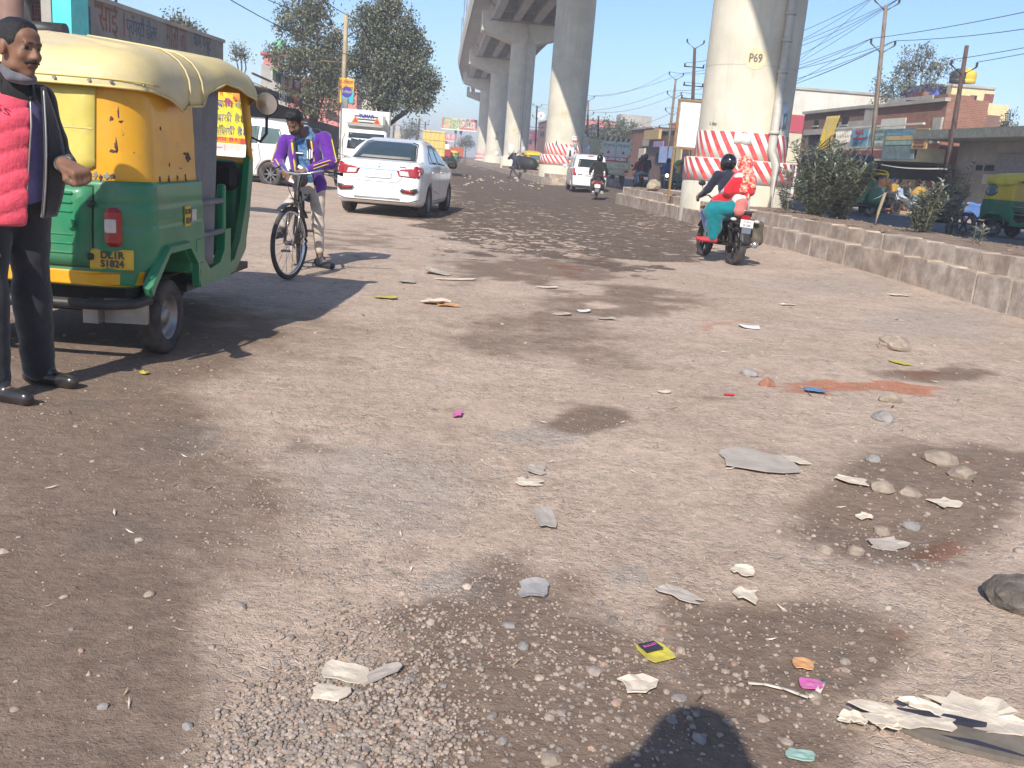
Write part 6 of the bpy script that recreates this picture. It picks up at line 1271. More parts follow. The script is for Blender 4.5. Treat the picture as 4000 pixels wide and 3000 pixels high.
# far left traffic
M_ora = mat('truck_orange', (.62, .11, .03), .5, var=.1, dirt=.2); M_yt = mat('truck_yellow', (.72, .55, .16), .5, var=.1, dirt=.3, dcol=(.5, .4, .25))
def far_truck(name, label, px, py, body, rz, w, L, h, zt, slats=True, front=False):
    P = G(px, py); t = thing(name, label, 'truck', (P[0], P[1], 0), rz)
    mb = MB(); mb.box((0, L/2, .9+h/2), (w, L, h), b=.04); bd = mb.build('cargo_body', body, t)
    if slats:
        for k in range(5): mb = MB(); mb.box((-w/2+.2+k*(w-.4)/4, -.03, .9+h/2), (.07, .05, h*.96)); mb.build('body_rib', body, bd)
        for k in range(4): mb = MB(); mb.box((0, -.035, 1.0+k*(h-.2)/3), (w*.98, .04, .07)); mb.build('body_rail', body, bd)
    mb = MB(); mb.box((0, L+.9, 1.5), (w*.96, 1.6, 1.9), b=.2); mb.build('cab', M_carw, t)
    mb = MB(); mb.box((0, L/2, .75), (w*.8, L, .25)); mb.build('chassis', M_black, t)
    for sx in (1, -1):
        for y in (.8, 1.8, L+.9): wheel(t, (sx*(w/2-.18), y, .46), .46, .3, .6, n=16, rimmat=M_steel)
        mb = MB(); mb.box((sx*(w/2-.2), -.04, .8), (.25, .05, .15)); mb.build('tail_lamp', M_lamp, t)
    mb = MB(); mb.add([(-w*.4, L+1.71, 1.6), (w*.4, L+1.71, 1.6), (w*.38, L+1.70, 2.25), (-w*.38, L+1.70, 2.25)], [(0, 1, 2, 3)]); mb.build('windscreen', M_glass, t, solid=.01)
    return t
far_truck('cargo_truck', 'cream yellow boxed truck driving away in the distance', 1690, 650, M_yt, R(7), 2.1, 4.6, 2.3, 3)
far_truck('cargo_truck', 'orange sided truck coming on under the large hoarding', 1800, 633, M_ora, R(112), 2.3, 5, 1.6, 2.6)
far_truck('tipper_truck', 'small red tipper beside the cream yellow boxed truck', 1733, 638, M_trkred, R(6), 1.7, 3, .9, 2)
FA = at(1790, 631, 128); rickshaw('green and yellow auto rickshaw parked by the farthest striped pillar', (FA[0], 128, 0), R(80), yellow=M_yel2, green=M_grn2, canopy=M_yel2, res=.05)
PA = G(2085, 668, .2); rickshaw('auto rickshaw seen from behind, beyond the lying buffalo', (at(2085, 650, 72)[0], 72, .2), R(8), yellow=M_yel2, green=M_grn2, canopy=M_yel2, res=.05)
HA = G(2655, 742, .21); rickshaw('auto rickshaw half hidden behind the white hoarding', (at(2672, 700, 50)[0], 50, .21), math.pi+.2, yellow=M_yel2, green=M_grn2, canopy=mat('olive_canopy', (.30, .29, .08), .7), res=.05)
RA = np.array([13.0, 26.4, .212]); ra = rickshaw('green and yellow auto rickshaw on the far carriageway, its driver in white trousers', RA, math.pi+R(38), yellow=M_yel2, green=M_grn2, canopy=mat('yellow_canopy', (.62, .50, .07), .5, var=.1), curtain=False, res=.03)
BA = np.array([at(3330, 800, 33)[0], 34, .212]); hood = rickshaw('auto rickshaw with a dark blue canvas hood behind the big oleander', (at(3140, 700, 35)[0], 35.6, .212), math.pi+R(68), yellow=M_yel2, green=M_grn2, canopy=mat('navy_hood', (.025, .035, .09), .6, var=.2, dirt=.2), res=.04)
rickshaw('yellow fronted auto rickshaw waiting beside the group at the bricks', (at(3362, 700, 38)[0], 39.5, .212), math.pi+R(8), yellow=M_yel2, green=M_grn2, canopy=M_yel2, res=.05)
hood.scale = (1.22, 1.22, 1.22)
# ================================================================== BUILDINGS, POLES, TREES
def onl(px, py, l):
    d = ray(px, py); t = l/(d[0]*CA+d[1]*SA); return np.array([0, 0, HCAM])+d*t
def s_of(P): return -P[0]*SA+P[1]*CA
RZB = math.atan2(-CA, SA)      # right-hand facades: local x runs towards the camera, y into the house
def brick_mat(name, c1, c2, mortar, sc=1.):
    if name in MATS: return MATS[name]
    m = bpy.data.materials.new(name); m.use_nodes = True; nt = m.node_tree; b = nt.nodes['Principled BSDF']
    tc = nt.nodes.new('ShaderNodeTexCoord'); sx = nt.nodes.new('ShaderNodeSeparateXYZ'); nt.links.new(tc.outputs['Object'], sx.inputs[0]); cb = nt.nodes.new('ShaderNodeCombineXYZ')
    nt.links.new(_math(nt, 'ADD', sx.outputs[0], sx.outputs[1]), cb.inputs[0]); nt.links.new(sx.outputs[2], cb.inputs[1])
    br = nt.nodes.new('ShaderNodeTexBrick'); br.inputs['Scale'].default_value = 1; br.inputs['Brick Width'].default_value = .24*sc; br.inputs['Row Height'].default_value = .085*sc; br.inputs['Mortar Size'].default_value = .010; br.inputs['Bias'].default_value = -.1
    for k, v in (('Color1', c1), ('Color2', c2), ('Mortar', mortar)): br.inputs[k].default_value = (*v, 1)
    nt.links.new(cb.outputs[0], br.inputs['Vector']); n = _noise(nt, tc.outputs['Object'], 1.1, 6, .7)
    c = _mixcol(nt, 1., br.outputs['Color'], _mixcol(nt, n, (.62, .6, .58), (1.3, 1.3, 1.3)), 'MULTIPLY'); c = _mixcol(nt, _ramp(nt, _noise(nt, tc.outputs['Object'], .7, 6, .7), .55, .7, 0, .6), c, mortar)
    nt.links.new(c, b.inputs['Base Color']); b.inputs['Roughness'].default_value = .9
    bp = nt.nodes.new('ShaderNodeBump'); bp.inputs['Strength'].default_value = .5; bp.inputs['Distance'].default_value = .02; nt.links.new(br.outputs['Fac'], bp.inputs['Height']); bp.invert = True; nt.links.new(bp.outputs[0], b.inputs['Normal'])
    MATS[name] = m; return m
M_brick = brick_mat('brick_wall', (.30, .115, .07), (.22, .085, .055), (.30, .23, .18)); M_brick2 = brick_mat('brick_wall_dark', (.20, .10, .075), (.15, .08, .06), (.25, .2, .165))
M_cream = mat('cream_plaster', (.60, .55, .40), .85, var=.12, scale=1.2, dirt=.35, dcol=(.42, .37, .28), dscale=.7, streak=.4)
M_grey = mat('grey_plaster', (.42, .40, .36), .9, var=.15, scale=1.0, dirt=.5, dcol=(.25, .22, .19), dscale=.8, streak=.5)
M_whitew = mat('whitewash', (.62, .60, .54), .85, var=.1, scale=.8, dirt=.3, dcol=(.45, .4, .33), dscale=.5, streak=.35)
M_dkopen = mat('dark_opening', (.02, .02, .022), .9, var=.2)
M_shut = mat('shutter_grey', (.22, .23, .24), .6, var=.15, dirt=.4); M_maroon = mat('maroon_band', (.20, .05, .045), .7, var=.15, dirt=.3); M_teal2 = mat('turquoise_wall', (.08, .62, .62), .7, var=.08, dirt=.15, dcol=(.3, .5, .48))
M_tarp_y = cloth('yellow_tarpaulin', (.55, .38, .02), .6); M_tarp_b = cloth('blue_tarpaulin', (.08, .22, .60), .6); M_bamb = mat('bamboo', (.38, .29, .17), .7, var=.2); M_pinkw = mat('pink_wall', (.62, .20, .17), .8, var=.1, dirt=.2); M_yelw = mat('yellow_wall', (.66, .55, .30), .85, var=.08, streak=.3, dirt=.2, dcol=(.45, .38, .25)); M_bluew = mat('blue_wall', (.10, .14, .50), .8, var=.1); M_redsheet = mat('red_sheet', (.42, .06, .09), .7, var=.08)
M_conc_g = mat('old_slab', (.20, .215, .19), .9, var=.2, streak=.5, dirt=.4, dcol=(.12, .11, .09)); M_tin = mat('tin_roof', (.45, .42, .36), .6, metal=.3, var=.2, dirt=.4)
def rblock(name, label, cat, pxL, pxR, yT, l, depth, m, parts=None, z0=.1, par=.25):
    A_ = onl(pxL, yT[0], l); B_ = onl(pxR, yT[1], l); sA, sB = s_of(A_), s_of(B_); w = sA-sB; h = A_[2]
    p = road(l, sA); t = thing(name, label, cat, (p[0], p[1], 0), RZB)
    mb = MB(); mb.box((w/2, depth/2, (h+z0)/2), (w, depth, h-z0)); mb.build('wall', m, t)
    if par: mb = MB(); mb.box((w/2, -.04, h-.09), (w+.1, .3, .18)); mb.build('cornice', M_grey, t)
    def loc(px, py): q = onl(px, py, l-.02); return sA-s_of(q), q[2]
    t['w'] = w
    return t, loc, w, h
def fblock(name, label, cat, pxL, pxR, yT, Y, depth, m, par=.25, z0=.1):
    A_ = at(pxL, yT, Y); w = at(pxR, yT, Y)[0]-A_[0]; h = A_[2]; t = thing(name, label, cat, (A_[0], Y, 0), 0)
    mb = MB(); mb.box((w/2, depth/2, (h+z0)/2), (w, depth, h-z0)); mb.build('wall', m, t)
    if par: mb = MB(); mb.box((w/2, -.03, h-.09), (w+.1, .2, .18)); mb.build('cornice', M_grey, t)
    return t, (lambda px, py: (at(px, py, Y)[0]-A_[0], at(px, py, Y)[2])), w, h
def panel(t, loc, name, px0, py0, px1, py1, m, out=.06, th=.05):
    x0, z0 = loc(px0, py0); x1, z1 = loc(px1, py1); x0, x1 = sorted((x0, x1)); z0, z1 = sorted((z0, z1)); mb = MB(); mb.box(((x0+x1)/2, -out, (z0+z1)/2), (x1-x0, th, z1-z0)); o = mb.build(name, m, t); return o, (x0+x1)/2, (z0+z1)/2, x1-x0, z1-z0
def window(t, x, z, w, h, fm=None, gm=None, out=0.):
    mb = MB(); mb.box((x, -.02-out, z), (w, .06, h)); o = mb.build('window', gm or M_dkopen, t)
    for s in (-1, 1): f_ = MB(); f_.box((x+s*w/2, -.05-out, z), (.07, .08, h+.1)); f_.build('frame', fm or M_grey, o); f_ = MB(); f_.box((x, -.05-out, z+s*h/2), (w+.1, .1, .07)); f_.build('sill' if s < 0 else 'frame', fm or M_grey, o)
    return o
# (a) big pale building
wb_, lo_, w, h = fblock('pale_building', 'large pale plastered building with a red sheet on its side', 'building', 3040, 3480, 334, 78, 10, M_whitew)
panel(wb_, lo_, 'red_sheet', 3092, 448, 3152, 522, M_redsheet, .12, .04); panel(wb_, lo_, 'lower_plaster', 3042, 440, 3180, 640, M_cream, .03, .08)
# (b) brick house with the yellow tarpaulin
bh, lo_, w, h = rblock('brick_house', 'unplastered brick house with a yellow tarpaulin hung from its roof', 'building', 3146, 3412, (437, 414), 26, 8, M_brick2)
panel(bh, lo_, 'lintel', 3150, 508, 3340, 520, M_grey, .1, .2); panel(bh, lo_, 'doorway', 3166, 518, 3222, 640, M_dkopen, .02, .06); panel(bh, lo_, 'plaster', 3240, 480, 3400, 600, M_grey, .015, .06)
for a in ((3184, 470, 3196, 490), (3294, 458, 3312, 486)): o, x, z, ww, hh = panel(bh, lo_, 'window', *a, M_dkopen, .03, .06); mb = MB(); mb.box((x, -.08, z-hh/2-.05), (ww+.2, .12, .08)); mb.build('sill', M_grey, o)
x0, z0 = lo_(3222, 590); x1, z1 = lo_(3296, 452); tp = thing('yellow_tarpaulin', 'yellow tarpaulin hanging down the front of the brick house', 'tarpaulin', tuple(np.array(bh.location)), RZB)
mb = MB(); mb.sheet(lambda u, v: (x0+(x1-x0)*(u*(.75+.25*v)+.12*(1-v)*0+.25*(1-v)*.3), -.25-.12*math.sin(u*11+v*3)*(1-v)-.3*(1-v), z0+(z1-z0)*v), 20, 12); mb.build('sheet', M_tarp_y, tp, solid=.01)
for k in range(11):
    xa, za = lo_(3225+3*k, 600+2*k); xb, zb = lo_(3275+8*k, 520+5*k); mb = MB(); mb.tube([(xa, -.9-.08*k, za), (xb+.6, -.5-.05*k, zb+.4*(k % 3)*.3)], .04, 6); o = mb.build('bamboo_pole', M_bamb); o.location = bh.location; o.rotation_euler = (0, 0, RZB); tag(o, 'bamboo pole in the bundle leaning beside the yellow tarpaulin', 'pole', 'bamboo poles leaning at the brick house')
# (c) house with balcony and sign boards
bc, lo_, w, h = rblock('balcony_house', 'two storey brick house with a white baluster balcony and sign boards', 'building', 3412, 3695, (412, 440), 26, 2.2, M_brick)
hs, lo2, w2, h2 = rblock('stepped_brick_house', 'taller brick gable wall with a stepped edge behind the balcony house', 'building', 3560, 3700, (383, 390), 29, 1.6, M_brick, par=0)
for k in range(5): mb = MB(); mb.box((w2*.36-.28*k, -.02, h2+.14+.0*k), (.5, .3, .25)); mb.build('stepped_course', M_brick, hs)
panel(hs, lo2, 'pierced_wall', 3485, 392, 3655, 428, M_grey, .3, .1)
for i in range(5):
    for j in range(4): x, z = lo2(3563+7*i, 398+7*j); mb = MB(); mb.box((x, -.36, z), (.16, .05, .14)); mb.build('vent_hole', M_dkopen, hs)
panel(bc, lo_, 'painted_patch', 3446, 466, 3530, 525, M_whitew, .03, .05); panel(bc, lo_, 'concrete_post', 3388, 420, 3404, 600, M_grey, .06, .15); panel(bc, lo_, 'concrete_post', 3653, 460, 3668, 560, M_grey, .06, .12)
x0, zb = lo_(3330, 630); x1, zt = lo_(3690, 585); mb = MB(); mb.box(((x0+x1)/2, -.7, (zb+zt)/2), (x1-x0, 1.5, .7)); bal = mb.build('balcony', M_cream, bc)
mb = MB(); mb.box(((x0+x1)/2, -1.46, (zb+zt)/2), (x1-x0-.1, .03, .42)); mb.build('maroon_band', M_maroon, bal)
for k in range(3): mb = MB(); q = x0+(x1-x0)*(.38+.13*k); mb.box((q, -1.49, (zb+zt)/2), (.3, .03, .3), ry=.785); mb.build('diamond_motif', M_maroon, bal)
zr = zt+.35+.95
for k in range(26):
    q = x0+.15+k*.23; 
    if q > x1: break
    mb = MB(); mb.lathe([(.04, 0), (.07, .15), (.035, .35), (.07, .55), (.04, .75)], (q, -1.35, zt+.33), n=6); mb.build('baluster', M_whitew, bal)
mb = MB(); mb.box(((x0+x1)/2, -1.35, zr-.12), (x1-x0, .14, .1)); mb.build('handrail', M_whitew, bal)
M_sgb = mat('sign_blue', (.16, .34, .46), .6, var=.2, scale=3); M_sgg = mat('sign_green', (.24, .36, .31), .6, var=.2, scale=3); M_sgt = mat('sign_teal', (.15, .21, .22), .6, var=.3, scale=2); M_sgo = mat('sign_buff', (.52, .37, .16), .6, var=.15, scale=3); M_ink = mat('sign_ink', (.06, .12, .12), .7, var=0)
o, x, z, ww, hh = panel(bc, lo_, 'malik_sign', 3425, 515, 3482, 580, M_sgb, 1.5); text('MALIK', .36, M_trkred, o, (x, -1.54, z+hh*.32), (math.pi/2, 0, 0), 'sign_word', bold=.01); mb = MB(); mb.box((x, -1.535, z-hh*.05), (ww*.7, .02, .12)); mb.build('sign_line', M_trkred, o); text('उ १ ५  म प', .3, M_ink, o, (x, -1.54, z-hh*.32), (math.pi/2, 0, 0), 'sign_word')
o, x, z, ww, hh = panel(bc, lo_, 'green_sign', 3500, 515, 3568, 578, M_sgg, 1.5)
for q, s_ in enumerate(('DENT & IRONING', 'DENT & DENTING', 'AGA LAMINATE', 'DOOR & PLYWOOD')): text(s_, .17, M_white if q % 2 else M_ink, o, (x, -1.54, z+hh*(.36-.22*q)), (math.pi/2, 0, 0), 'sign_word', sx=.8)
o, x, z, ww, hh = panel(bc, lo_, 'teal_sign', 3570, 515, 3682, 632, M_sgt, 1.6); 
for q in range(3): mb = MB(); mb.box((x, -1.64, z+hh*(.36-.16*q)), (ww*.86, .02, .22)); mb.build('sign_line', (M_sgb, M_sgo, M_sgg)[q], o)
o, x, z, ww, hh = panel(bc, lo_, 'buff_sign', 3697, 513, 3744, 592, M_sgo, 1.7)
for q in range(5): mb = MB(); mb.box((x, -1.74, z+hh*(.38-.19*q)), (ww*(.7-.1*(q % 2)), .02, .1)); mb.build('sign_line', M_maroon, o)
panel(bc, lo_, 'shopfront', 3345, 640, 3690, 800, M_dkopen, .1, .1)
for k in range(4): panel(bc, lo_, 'shop_goods', 3400+75*k, 690+6*k, 3440+75*k, 780, (M_shut, M_sgb, M_bamb, M_maroon)[k], .3, .2)
# awning sheet over the pavement
aw = thing('cloth_awning', 'long pale cloth awning stretched in front of the balcony house', 'awning', (0, 0, 0)); P = [onl(3335, 612, 25), onl(3700, 662, 23.2), onl(3700, 655, 26), onl(3335, 608, 26)]
mb = MB(); mb.sheet(lambda u, v: tuple((P[0]*(1-u)+P[1]*u)*(1-v)+(P[3]*(1-u)+P[2]*u)*v+np.array([0, 0, -.25*math.sin(u*math.pi)])), 14, 4); mb.build('cloth', M_whitew, aw, solid=.02)
for q in (P[0], P[1]): mb = MB(); mb.tube([(q[0], q[1], .2), tuple(q)], .035, 6); mb.build('post', M_bamb, aw)
# (d) concrete shop at the right edge
cs, lo_, w, h = rblock('concrete_shop', 'grey concrete shop with a deep green-stained roof slab and shutters', 'building', 3752, 4300, (545, 620), 26.5, 8, M_grey, par=0)
mb = MB(); mb.box((w/2-.1, -1.0, h+.05), (w+.4, 2.6, .42)); mb.build('roof_slab', M_conc_g, cs)
panel(cs, lo_, 'shutter', 3900, 600, 4060, 800, M_shut, .05, .06); o, x, z, ww, hh = panel(cs, lo_, 'window', 3818, 645, 3880, 668, M_dkopen, .05, .06); mb = MB(); mb.box((x, -.1, z), (.06, .06, hh)); mb.build('frame', M_grey, o); panel(cs, lo_, 'poster', 3845, 680, 3868, 720, M_whitew, .06, .03)
bw2, lo_, w, h = fblock('low_brick_wall_house', 'low brick upper wall above the concrete shop', 'building', 3760, 4300, 480, 60, 5, M_brick, par=0)
bw3, lo_, w, h = fblock('pierced_brick_house', 'brick wall with pierced openings right of the stepped gable', 'building', 3690, 3862, 425, 58.5, 4, M_brick, par=0)
for i in range(4):
    for j in range(2): panel(bw3, lo_, 'vent_hole', 3722+14*i, 462+10*j, 3730+14*i, 468+10*j, M_dkopen, .03, .06)
# (e) yellow and blue houses behind
yh, lo_, w, h = fblock('yellow_house', 'pale yellow upper storey house with two rooftop water tanks', 'building', 3722, 3890, 328, 76, 6, M_yelw)
for a in ((3790, 372, 3812, 392), (3846, 366, 3876, 400)): o, x, z, ww, hh = panel(yh, lo_, 'window' if a[0] < 3800 else 'door', *a, M_maroon if a[0] > 3800 else M_dkopen, .05, .06)
for px_, m_ in ((3738, M_black), (3776, M_yel2)):
    q = at(px_, 326, 77.5); tk = thing('water_tank', ('black' if px_ < 3750 else 'yellow')+' plastic water tank on the roof of the yellow house', 'water tank', tuple(q)); mb = MB(); mb.lathe([(.001, 0), (.62, 0), (.64, .25), (.6, .3), (.64, .35), (.64, .7), (.6, .85), (.25, 1.05), (.25, 1.12), (.001, 1.12)], n=18); mb.build('barrel', m_, tk)
yl, lo_, w, h = fblock('yellow_block', 'pale yellow plastered block with an unfinished brick edge', 'building', 3828, 3945, 402, 66, 5, M_yelw, par=0)
bl, lo_, w, h = fblock('blue_house', 'small blue painted upper room beside the yellow house', 'building', 3638, 3720, 325, 77, 5, M_bluew); panel(bl, lo_, 'window', 3672, 345, 3700, 375, M_dkopen, .05, .06)
# shops farther along on the right
fb_, lo_, w, h = rblock('brick_shop_row', 'long low brick shop row with an open gateway behind the goods truck', 'building', 2350, 2552, (517, 522), 25, 8, M_brick)
panel(fb_, lo_, 'gateway', 2500, 575, 2525, 640, M_dkopen, .05, .08); panel(fb_, lo_, 'plastered_gable', 2352, 517, 2425, 545, M_grey, .06, .1); panel(fb_, lo_, 'round_patch', 2515, 545, 2545, 570, M_grey, .08, .1); panel(fb_, lo_, 'cream_pillar', 2505, 580, 2520, 640, M_cream, .2, .2)
ys_, lo_, w, h = rblock('small_shop', 'small shop with a yellow fascia and a blue tarpaulin front', 'building', 2540, 2700, (512, 520), 24, 7, M_brick2)
panel(ys_, lo_, 'yellow_fascia', 2543, 512, 2598, 545, M_sgo, .6, .3); panel(ys_, lo_, 'purple_board', 2580, 554, 2616, 576, mat('purple_board', (.35, .25, .42), .6), .7, .1); panel(ys_, lo_, 'doorway', 2566, 598, 2604, 640, M_dkopen, .05, .1); panel(ys_, lo_, 'blue_tarpaulin', 2612, 575, 2660, 640, M_tarp_b, .9, .05); panel(ys_, lo_, 'yellow_board', 2662, 580, 2690, 640, M_yelw, .8, .1)
hp, lo_, w, h = rblock('upper_house', 'white and pink upper storey rising behind the small shop', 'building', 2615, 2700, (482, 490), 30, 6, M_whitew); panel(hp, lo_, 'pink_wall', 2625, 487, 2660, 505, M_pinkw, .1, .1); panel(hp, lo_, 'window', 2632, 502, 2648, 520, M_dkopen, .12, .06)
pk, lo_, w, h = rblock('pink_shop', 'pink and white two storey shop beyond pillar P70', 'building', 2066, 2120, (515, 520), 27, 8, M_pinkw); panel(pk, lo_, 'magenta_board', 2085, 520, 2102, 540, mat('magenta', (.5, .04, .13), .6), .3, .2); panel(pk, lo_, 'window', 2068, 545, 2078, 560, M_dkopen, .06, .1)
bt, lo_, w, h = rblock('brick_tower_house', 'narrow brick house with a satellite dish beyond pillar P70', 'building', 2104, 2142, (478, 480), 24, 8, M_brick); panel(bt, lo_, 'window', 2112, 515, 2124, 530, M_dkopen, .06, .1)
q = onl(2112, 476, 25); dsh = thing('satellite_dish', 'white satellite dish on the narrow brick house', 'dish', tuple(q)); mb = MB(); mb.lathe([(.001, 0), (.5, .08), (.95, .3)], (0, -.3, 1.2), (.2, -1, .4), 16); mb.build('dish', M_white, dsh, solid=.02); mb = MB(); mb.tube([(0, 0, 0), (0, -.2, 1.2)], .05, 6); mb.build('mount', M_steel, dsh)
# ------------------------------------------------------------------ left side
PA_, PB_ = at(278, 60, 22.), at(872, 185, 31.); wl = PB_-PA_; wl[2] = 0; WLn = float(np.linalg.norm(wl)); wrz = math.atan2(wl[1], wl[0])
M_pw = mat('painted_grey_wall', (.235, .225, .215), .9, var=.15, scale=1.5, dirt=.5, dcol=(.15, .14, .13), dscale=1.2, streak=.5)
pw = thing('painted_wall', 'long grey wall with faded painted lettering and a leaf emblem', 'wall', (PA_[0], PA_[1], .1), wrz)
mb = MB(); mb.box((WLn/2, .15, 2.03), (WLn, .3, 4.06)); mb.build('wall', M_pw, pw); mb = MB(); mb.box((WLn/2, .15, 4.1), (WLn+.1, .4, .1)); mb.build('coping', M_grey, pw)
M_fr = mat('faded_red_ink', (.24, .085, .06), .9, var=.3, scale=6); M_fb = mat('faded_blue_ink', (.06, .10, .17), .9, var=.3, scale=6)
def onwall(px, py):
    d = ray(px, py); n = np.array([wl[1], -wl[0], 0]); t = (PA_-np.array([0, 0, HCAM]))@n/(d@n); q = np.array([0, 0, HCAM])+d*t-PA_; return float(q@wl/WLn), q[2]+PA_[2]-.1
x, z = onwall(326, 72); mb = MB(); mb.box((x, -.006, z), (.62, .008, .62)); em = mb.build('leaf_emblem', M_fb, pw)
for k in range(5): a = math.pi/2+(k-2)*.5; mb = MB(); mb.tube([(x, -.016, z-.26), (x+.36*math.cos(a)*.75, -.016, z-.26+.5*math.sin(a))], .014, 4); mb.build('leaf_vein', M_pw, em)
for s_, px_, py_, sz, m_, sx_ in (('साईं ।', 440, 84, .92, M_fr, .7), ('YADAV', 322, 120, .2, M_fr, .8), ('माला जी', 690, 150, .95, M_fr, .45), ('प्रॉपर्टी डीलर', 555, 120, .55, M_fb, .6), ('काम पेन्ट', 790, 165, .6, M_fb, .6), ('देखिये', 385, 22, .2, M_fr, 1)):
    x, z = onwall(px_, py_); text(s_, sz, m_, pw, (x, -.006, z), (math.pi/2, 0, 0), 'painted_words', sx=sx_, ext=.003)
tw = thing('turquoise_house_end', 'bright turquoise end wall beside the painted grey wall', 'wall', (at(205, 60, 20.9)[0], 20.9, .1), 0); ww = at(278, 60, 20.9)[0]-at(205, 60, 20.9)[0]; mb = MB(); mb.box((ww/2, .4, 2.2), (ww, .8, 4.4)); mb.build('wall', M_teal2, tw)
mb = MB(); mb.box((ww/2, -.01, 2.6), (ww+.03, .05, .05)); mb.build('ledge', M_teal2, tw)
lh = thing('brick_house', 'brick house behind the turquoise end wall, with a barred window and hanging cables', 'building', (at(-300, 60, 21)[0], 21, .1), 0); wL = at(206, 60, 21)[0]-at(-300, 60, 21)[0]
mb = MB(); mb.box((wL/2, .9, 2.2), (wL, .8, 4.4)); mb.build('wall', M_brick, lh)
xq = lambda px: at(px, 60, 21)[0]-at(-300, 60, 21)[0]
mb = MB(); mb.lathe([(.32, 0), (.32, 6)], (xq(35), .1, 0), n=20); mb.build('column', mat('brown_column', (.24, .14, .11), .6, var=.1), lh)
mb = MB(); mb.box((xq(185), .15, 3), (.22, .4, 6)); mb.build('post', M_grey, lh); mb = MB(); mb.box((xq(120), .1, 4.15), (1.4, .5, .3)); mb.build('lintel', M_grey, lh)
for k in range(5): mb = MB(); mb.tube([(xq(88+11*k), .3, 2.5), (xq(88+11*k), .3, 4.1)], .012, 5); mb.build('window_bar', M_maroon, lh)
for k in range(7): mb = MB(); mb.tube([(xq(128+5*k), -.2, 4.4), (xq(124+3*k), -.25, 3.6-.05*k), (xq(112+8*k), -.22, 2.8), (xq(118+4*k), -.2, 2.2)], .025, 5); mb.build('cable', M_black, lh)
pt = thing('black_pipe', 'black pipe end lying above the parked rickshaw against the turquoise wall', 'pipe', (at(150, 112, 20.5)[0], 20.5, 0), 0); zz = at(225, 122, 20.5)[2]; mb = MB(); mb.cyl((-.6, 0, zz), (.58, 0, zz), .17, n=16); mb.build('barrel', M_black, pt); mb = MB(); mb.tube([(0, 0, 0), (0, 0, zz)], .06, 6); mb.build('post', M_black, pt)
# tyre shop row
def lblock(name, label, cat, s0, s1, l, hgt, m, depth=5):
    p = road(l, s0, .1); t = thing(name, label, cat, (p[0], p[1], .1), RZ_ROAD+math.pi/2)      # local x goes away from the camera, local -y faces the road
    mb = MB(); mb.box(((s1-s0)/2, depth/2, hgt/2), (s1-s0, depth, hgt)); mb.build('wall', m, t); return t
def onleft(px, py, l): P = onl(px, py, l); return P
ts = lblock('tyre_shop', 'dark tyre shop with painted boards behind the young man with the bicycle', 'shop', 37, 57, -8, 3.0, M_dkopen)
mb = MB()
for k in range(60): y = k/3.; mb.add([(y, -1.6, 3.05+.04*(k % 2)), (y+.34, -1.6, 3.05+.04*((k+1) % 2)), (y+.34, 4, 3.9+.04*((k+1) % 2)), (y, 4, 3.9+.04*(k % 2))], [(0, 1, 2, 3)])
mb.build('corrugated_roof', M_tin, ts)
M_cg = mat('board_green', (.24, .40, .10), .7, var=.2, scale=3); M_cw = mat('board_white', (.42, .45, .40), .7, var=.2); M_cd = mat('board_dark', (.05, .05, .052), .8, var=.2); M_cdr = mat('board_dark_red', (.14, .045, .04), .8, var=.2)
def lsign(px0, py0, px1, py1, l, m, name, txt=(), parent=None):
    a, b = onl(px0, py0, l), onl(px1, py1, l); q = road(-8, 37); x0, x1 = s_of(a)-37, s_of(b)-37; z0, z1 = sorted((a[2]-.1, b[2]-.1)); mb = MB(); mb.box(((x0+x1)/2, -8-l if False else (-8-l), (z0+z1)/2), (abs(x1-x0), .06, z1-z0)); o = mb.build(name, m, parent)
    for s_, fx, fz, sz, m_ in txt: text(s_, sz, m_, o, (x0+(x1-x0)*fx, -8-l-.05, z0+(z1-z0)*fz), (math.pi/2, 0, 0), 'board_word', bold=.01, sx=1.6)
    return o
lsign(1062, 275, 1138, 345, -6.3, M_cw, 'price_board', (('100', .25, .28, .62, M_blackp), ('-00', .68, .25, .62, M_trkred)), ts); lsign(1062, 275, 1138, 308, -6.24, M_cg, 'price_board_top', (('टायर शाप', .5, .5, .4, M_fb),), ts)
lsign(1140, 300, 1172, 362, -6.3, M_cdr, 'brand_board', (('CEAT', .5, .55, .42, M_white), ('MRF', .5, .2, .42, M_trkred)), ts)
lsign(1050, 366, 1178, 398, -6.35, M_cd, 'long_board', (('CEAT', .35, .5, .55, M_white), ('MRF', .78, .5, .55, M_trkred)), ts); lsign(985, 322, 1060, 350, -6.4, M_yelw, 'cream_awning', (), ts); lsign(985, 282, 1058, 322, -6.5, M_brick2, 'old_board', (), ts)
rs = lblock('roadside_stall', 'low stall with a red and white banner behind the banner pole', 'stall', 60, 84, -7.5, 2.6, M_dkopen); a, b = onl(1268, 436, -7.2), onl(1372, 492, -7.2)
mb = MB(); mb.box(((s_of(a)+s_of(b))/2-60, -.35, (a[2]+b[2])/2-.1), (abs(s_of(b)-s_of(a)), .05, abs(a[2]-b[2]))); o = mb.build('banner', M_white, rs)
for k, m_ in ((-.42, M_trkred), (.4, M_trkred)): mb = MB(); mb.box(((s_of(a)+s_of(b))/2-60, -.39, (a[2]+b[2])/2-.1+k*abs(a[2]-b[2])), (abs(s_of(b)-s_of(a)), .03, .25)); mb.build('red_border', m_, o)
text('मोबाइल रिपेयर', .7, M_ink, o, ((s_of(a)+s_of(b))/2-60, -.4, (a[2]+b[2])/2-.1), (math.pi/2, 0, 0), 'banner_words', sx=1.6)
q = at(1073, 260, 95); ph_ = thing('pink_house', 'pink rooftop room with a green water tank on top', 'building', (q[0], 95, .1), .25); hz = q[2]
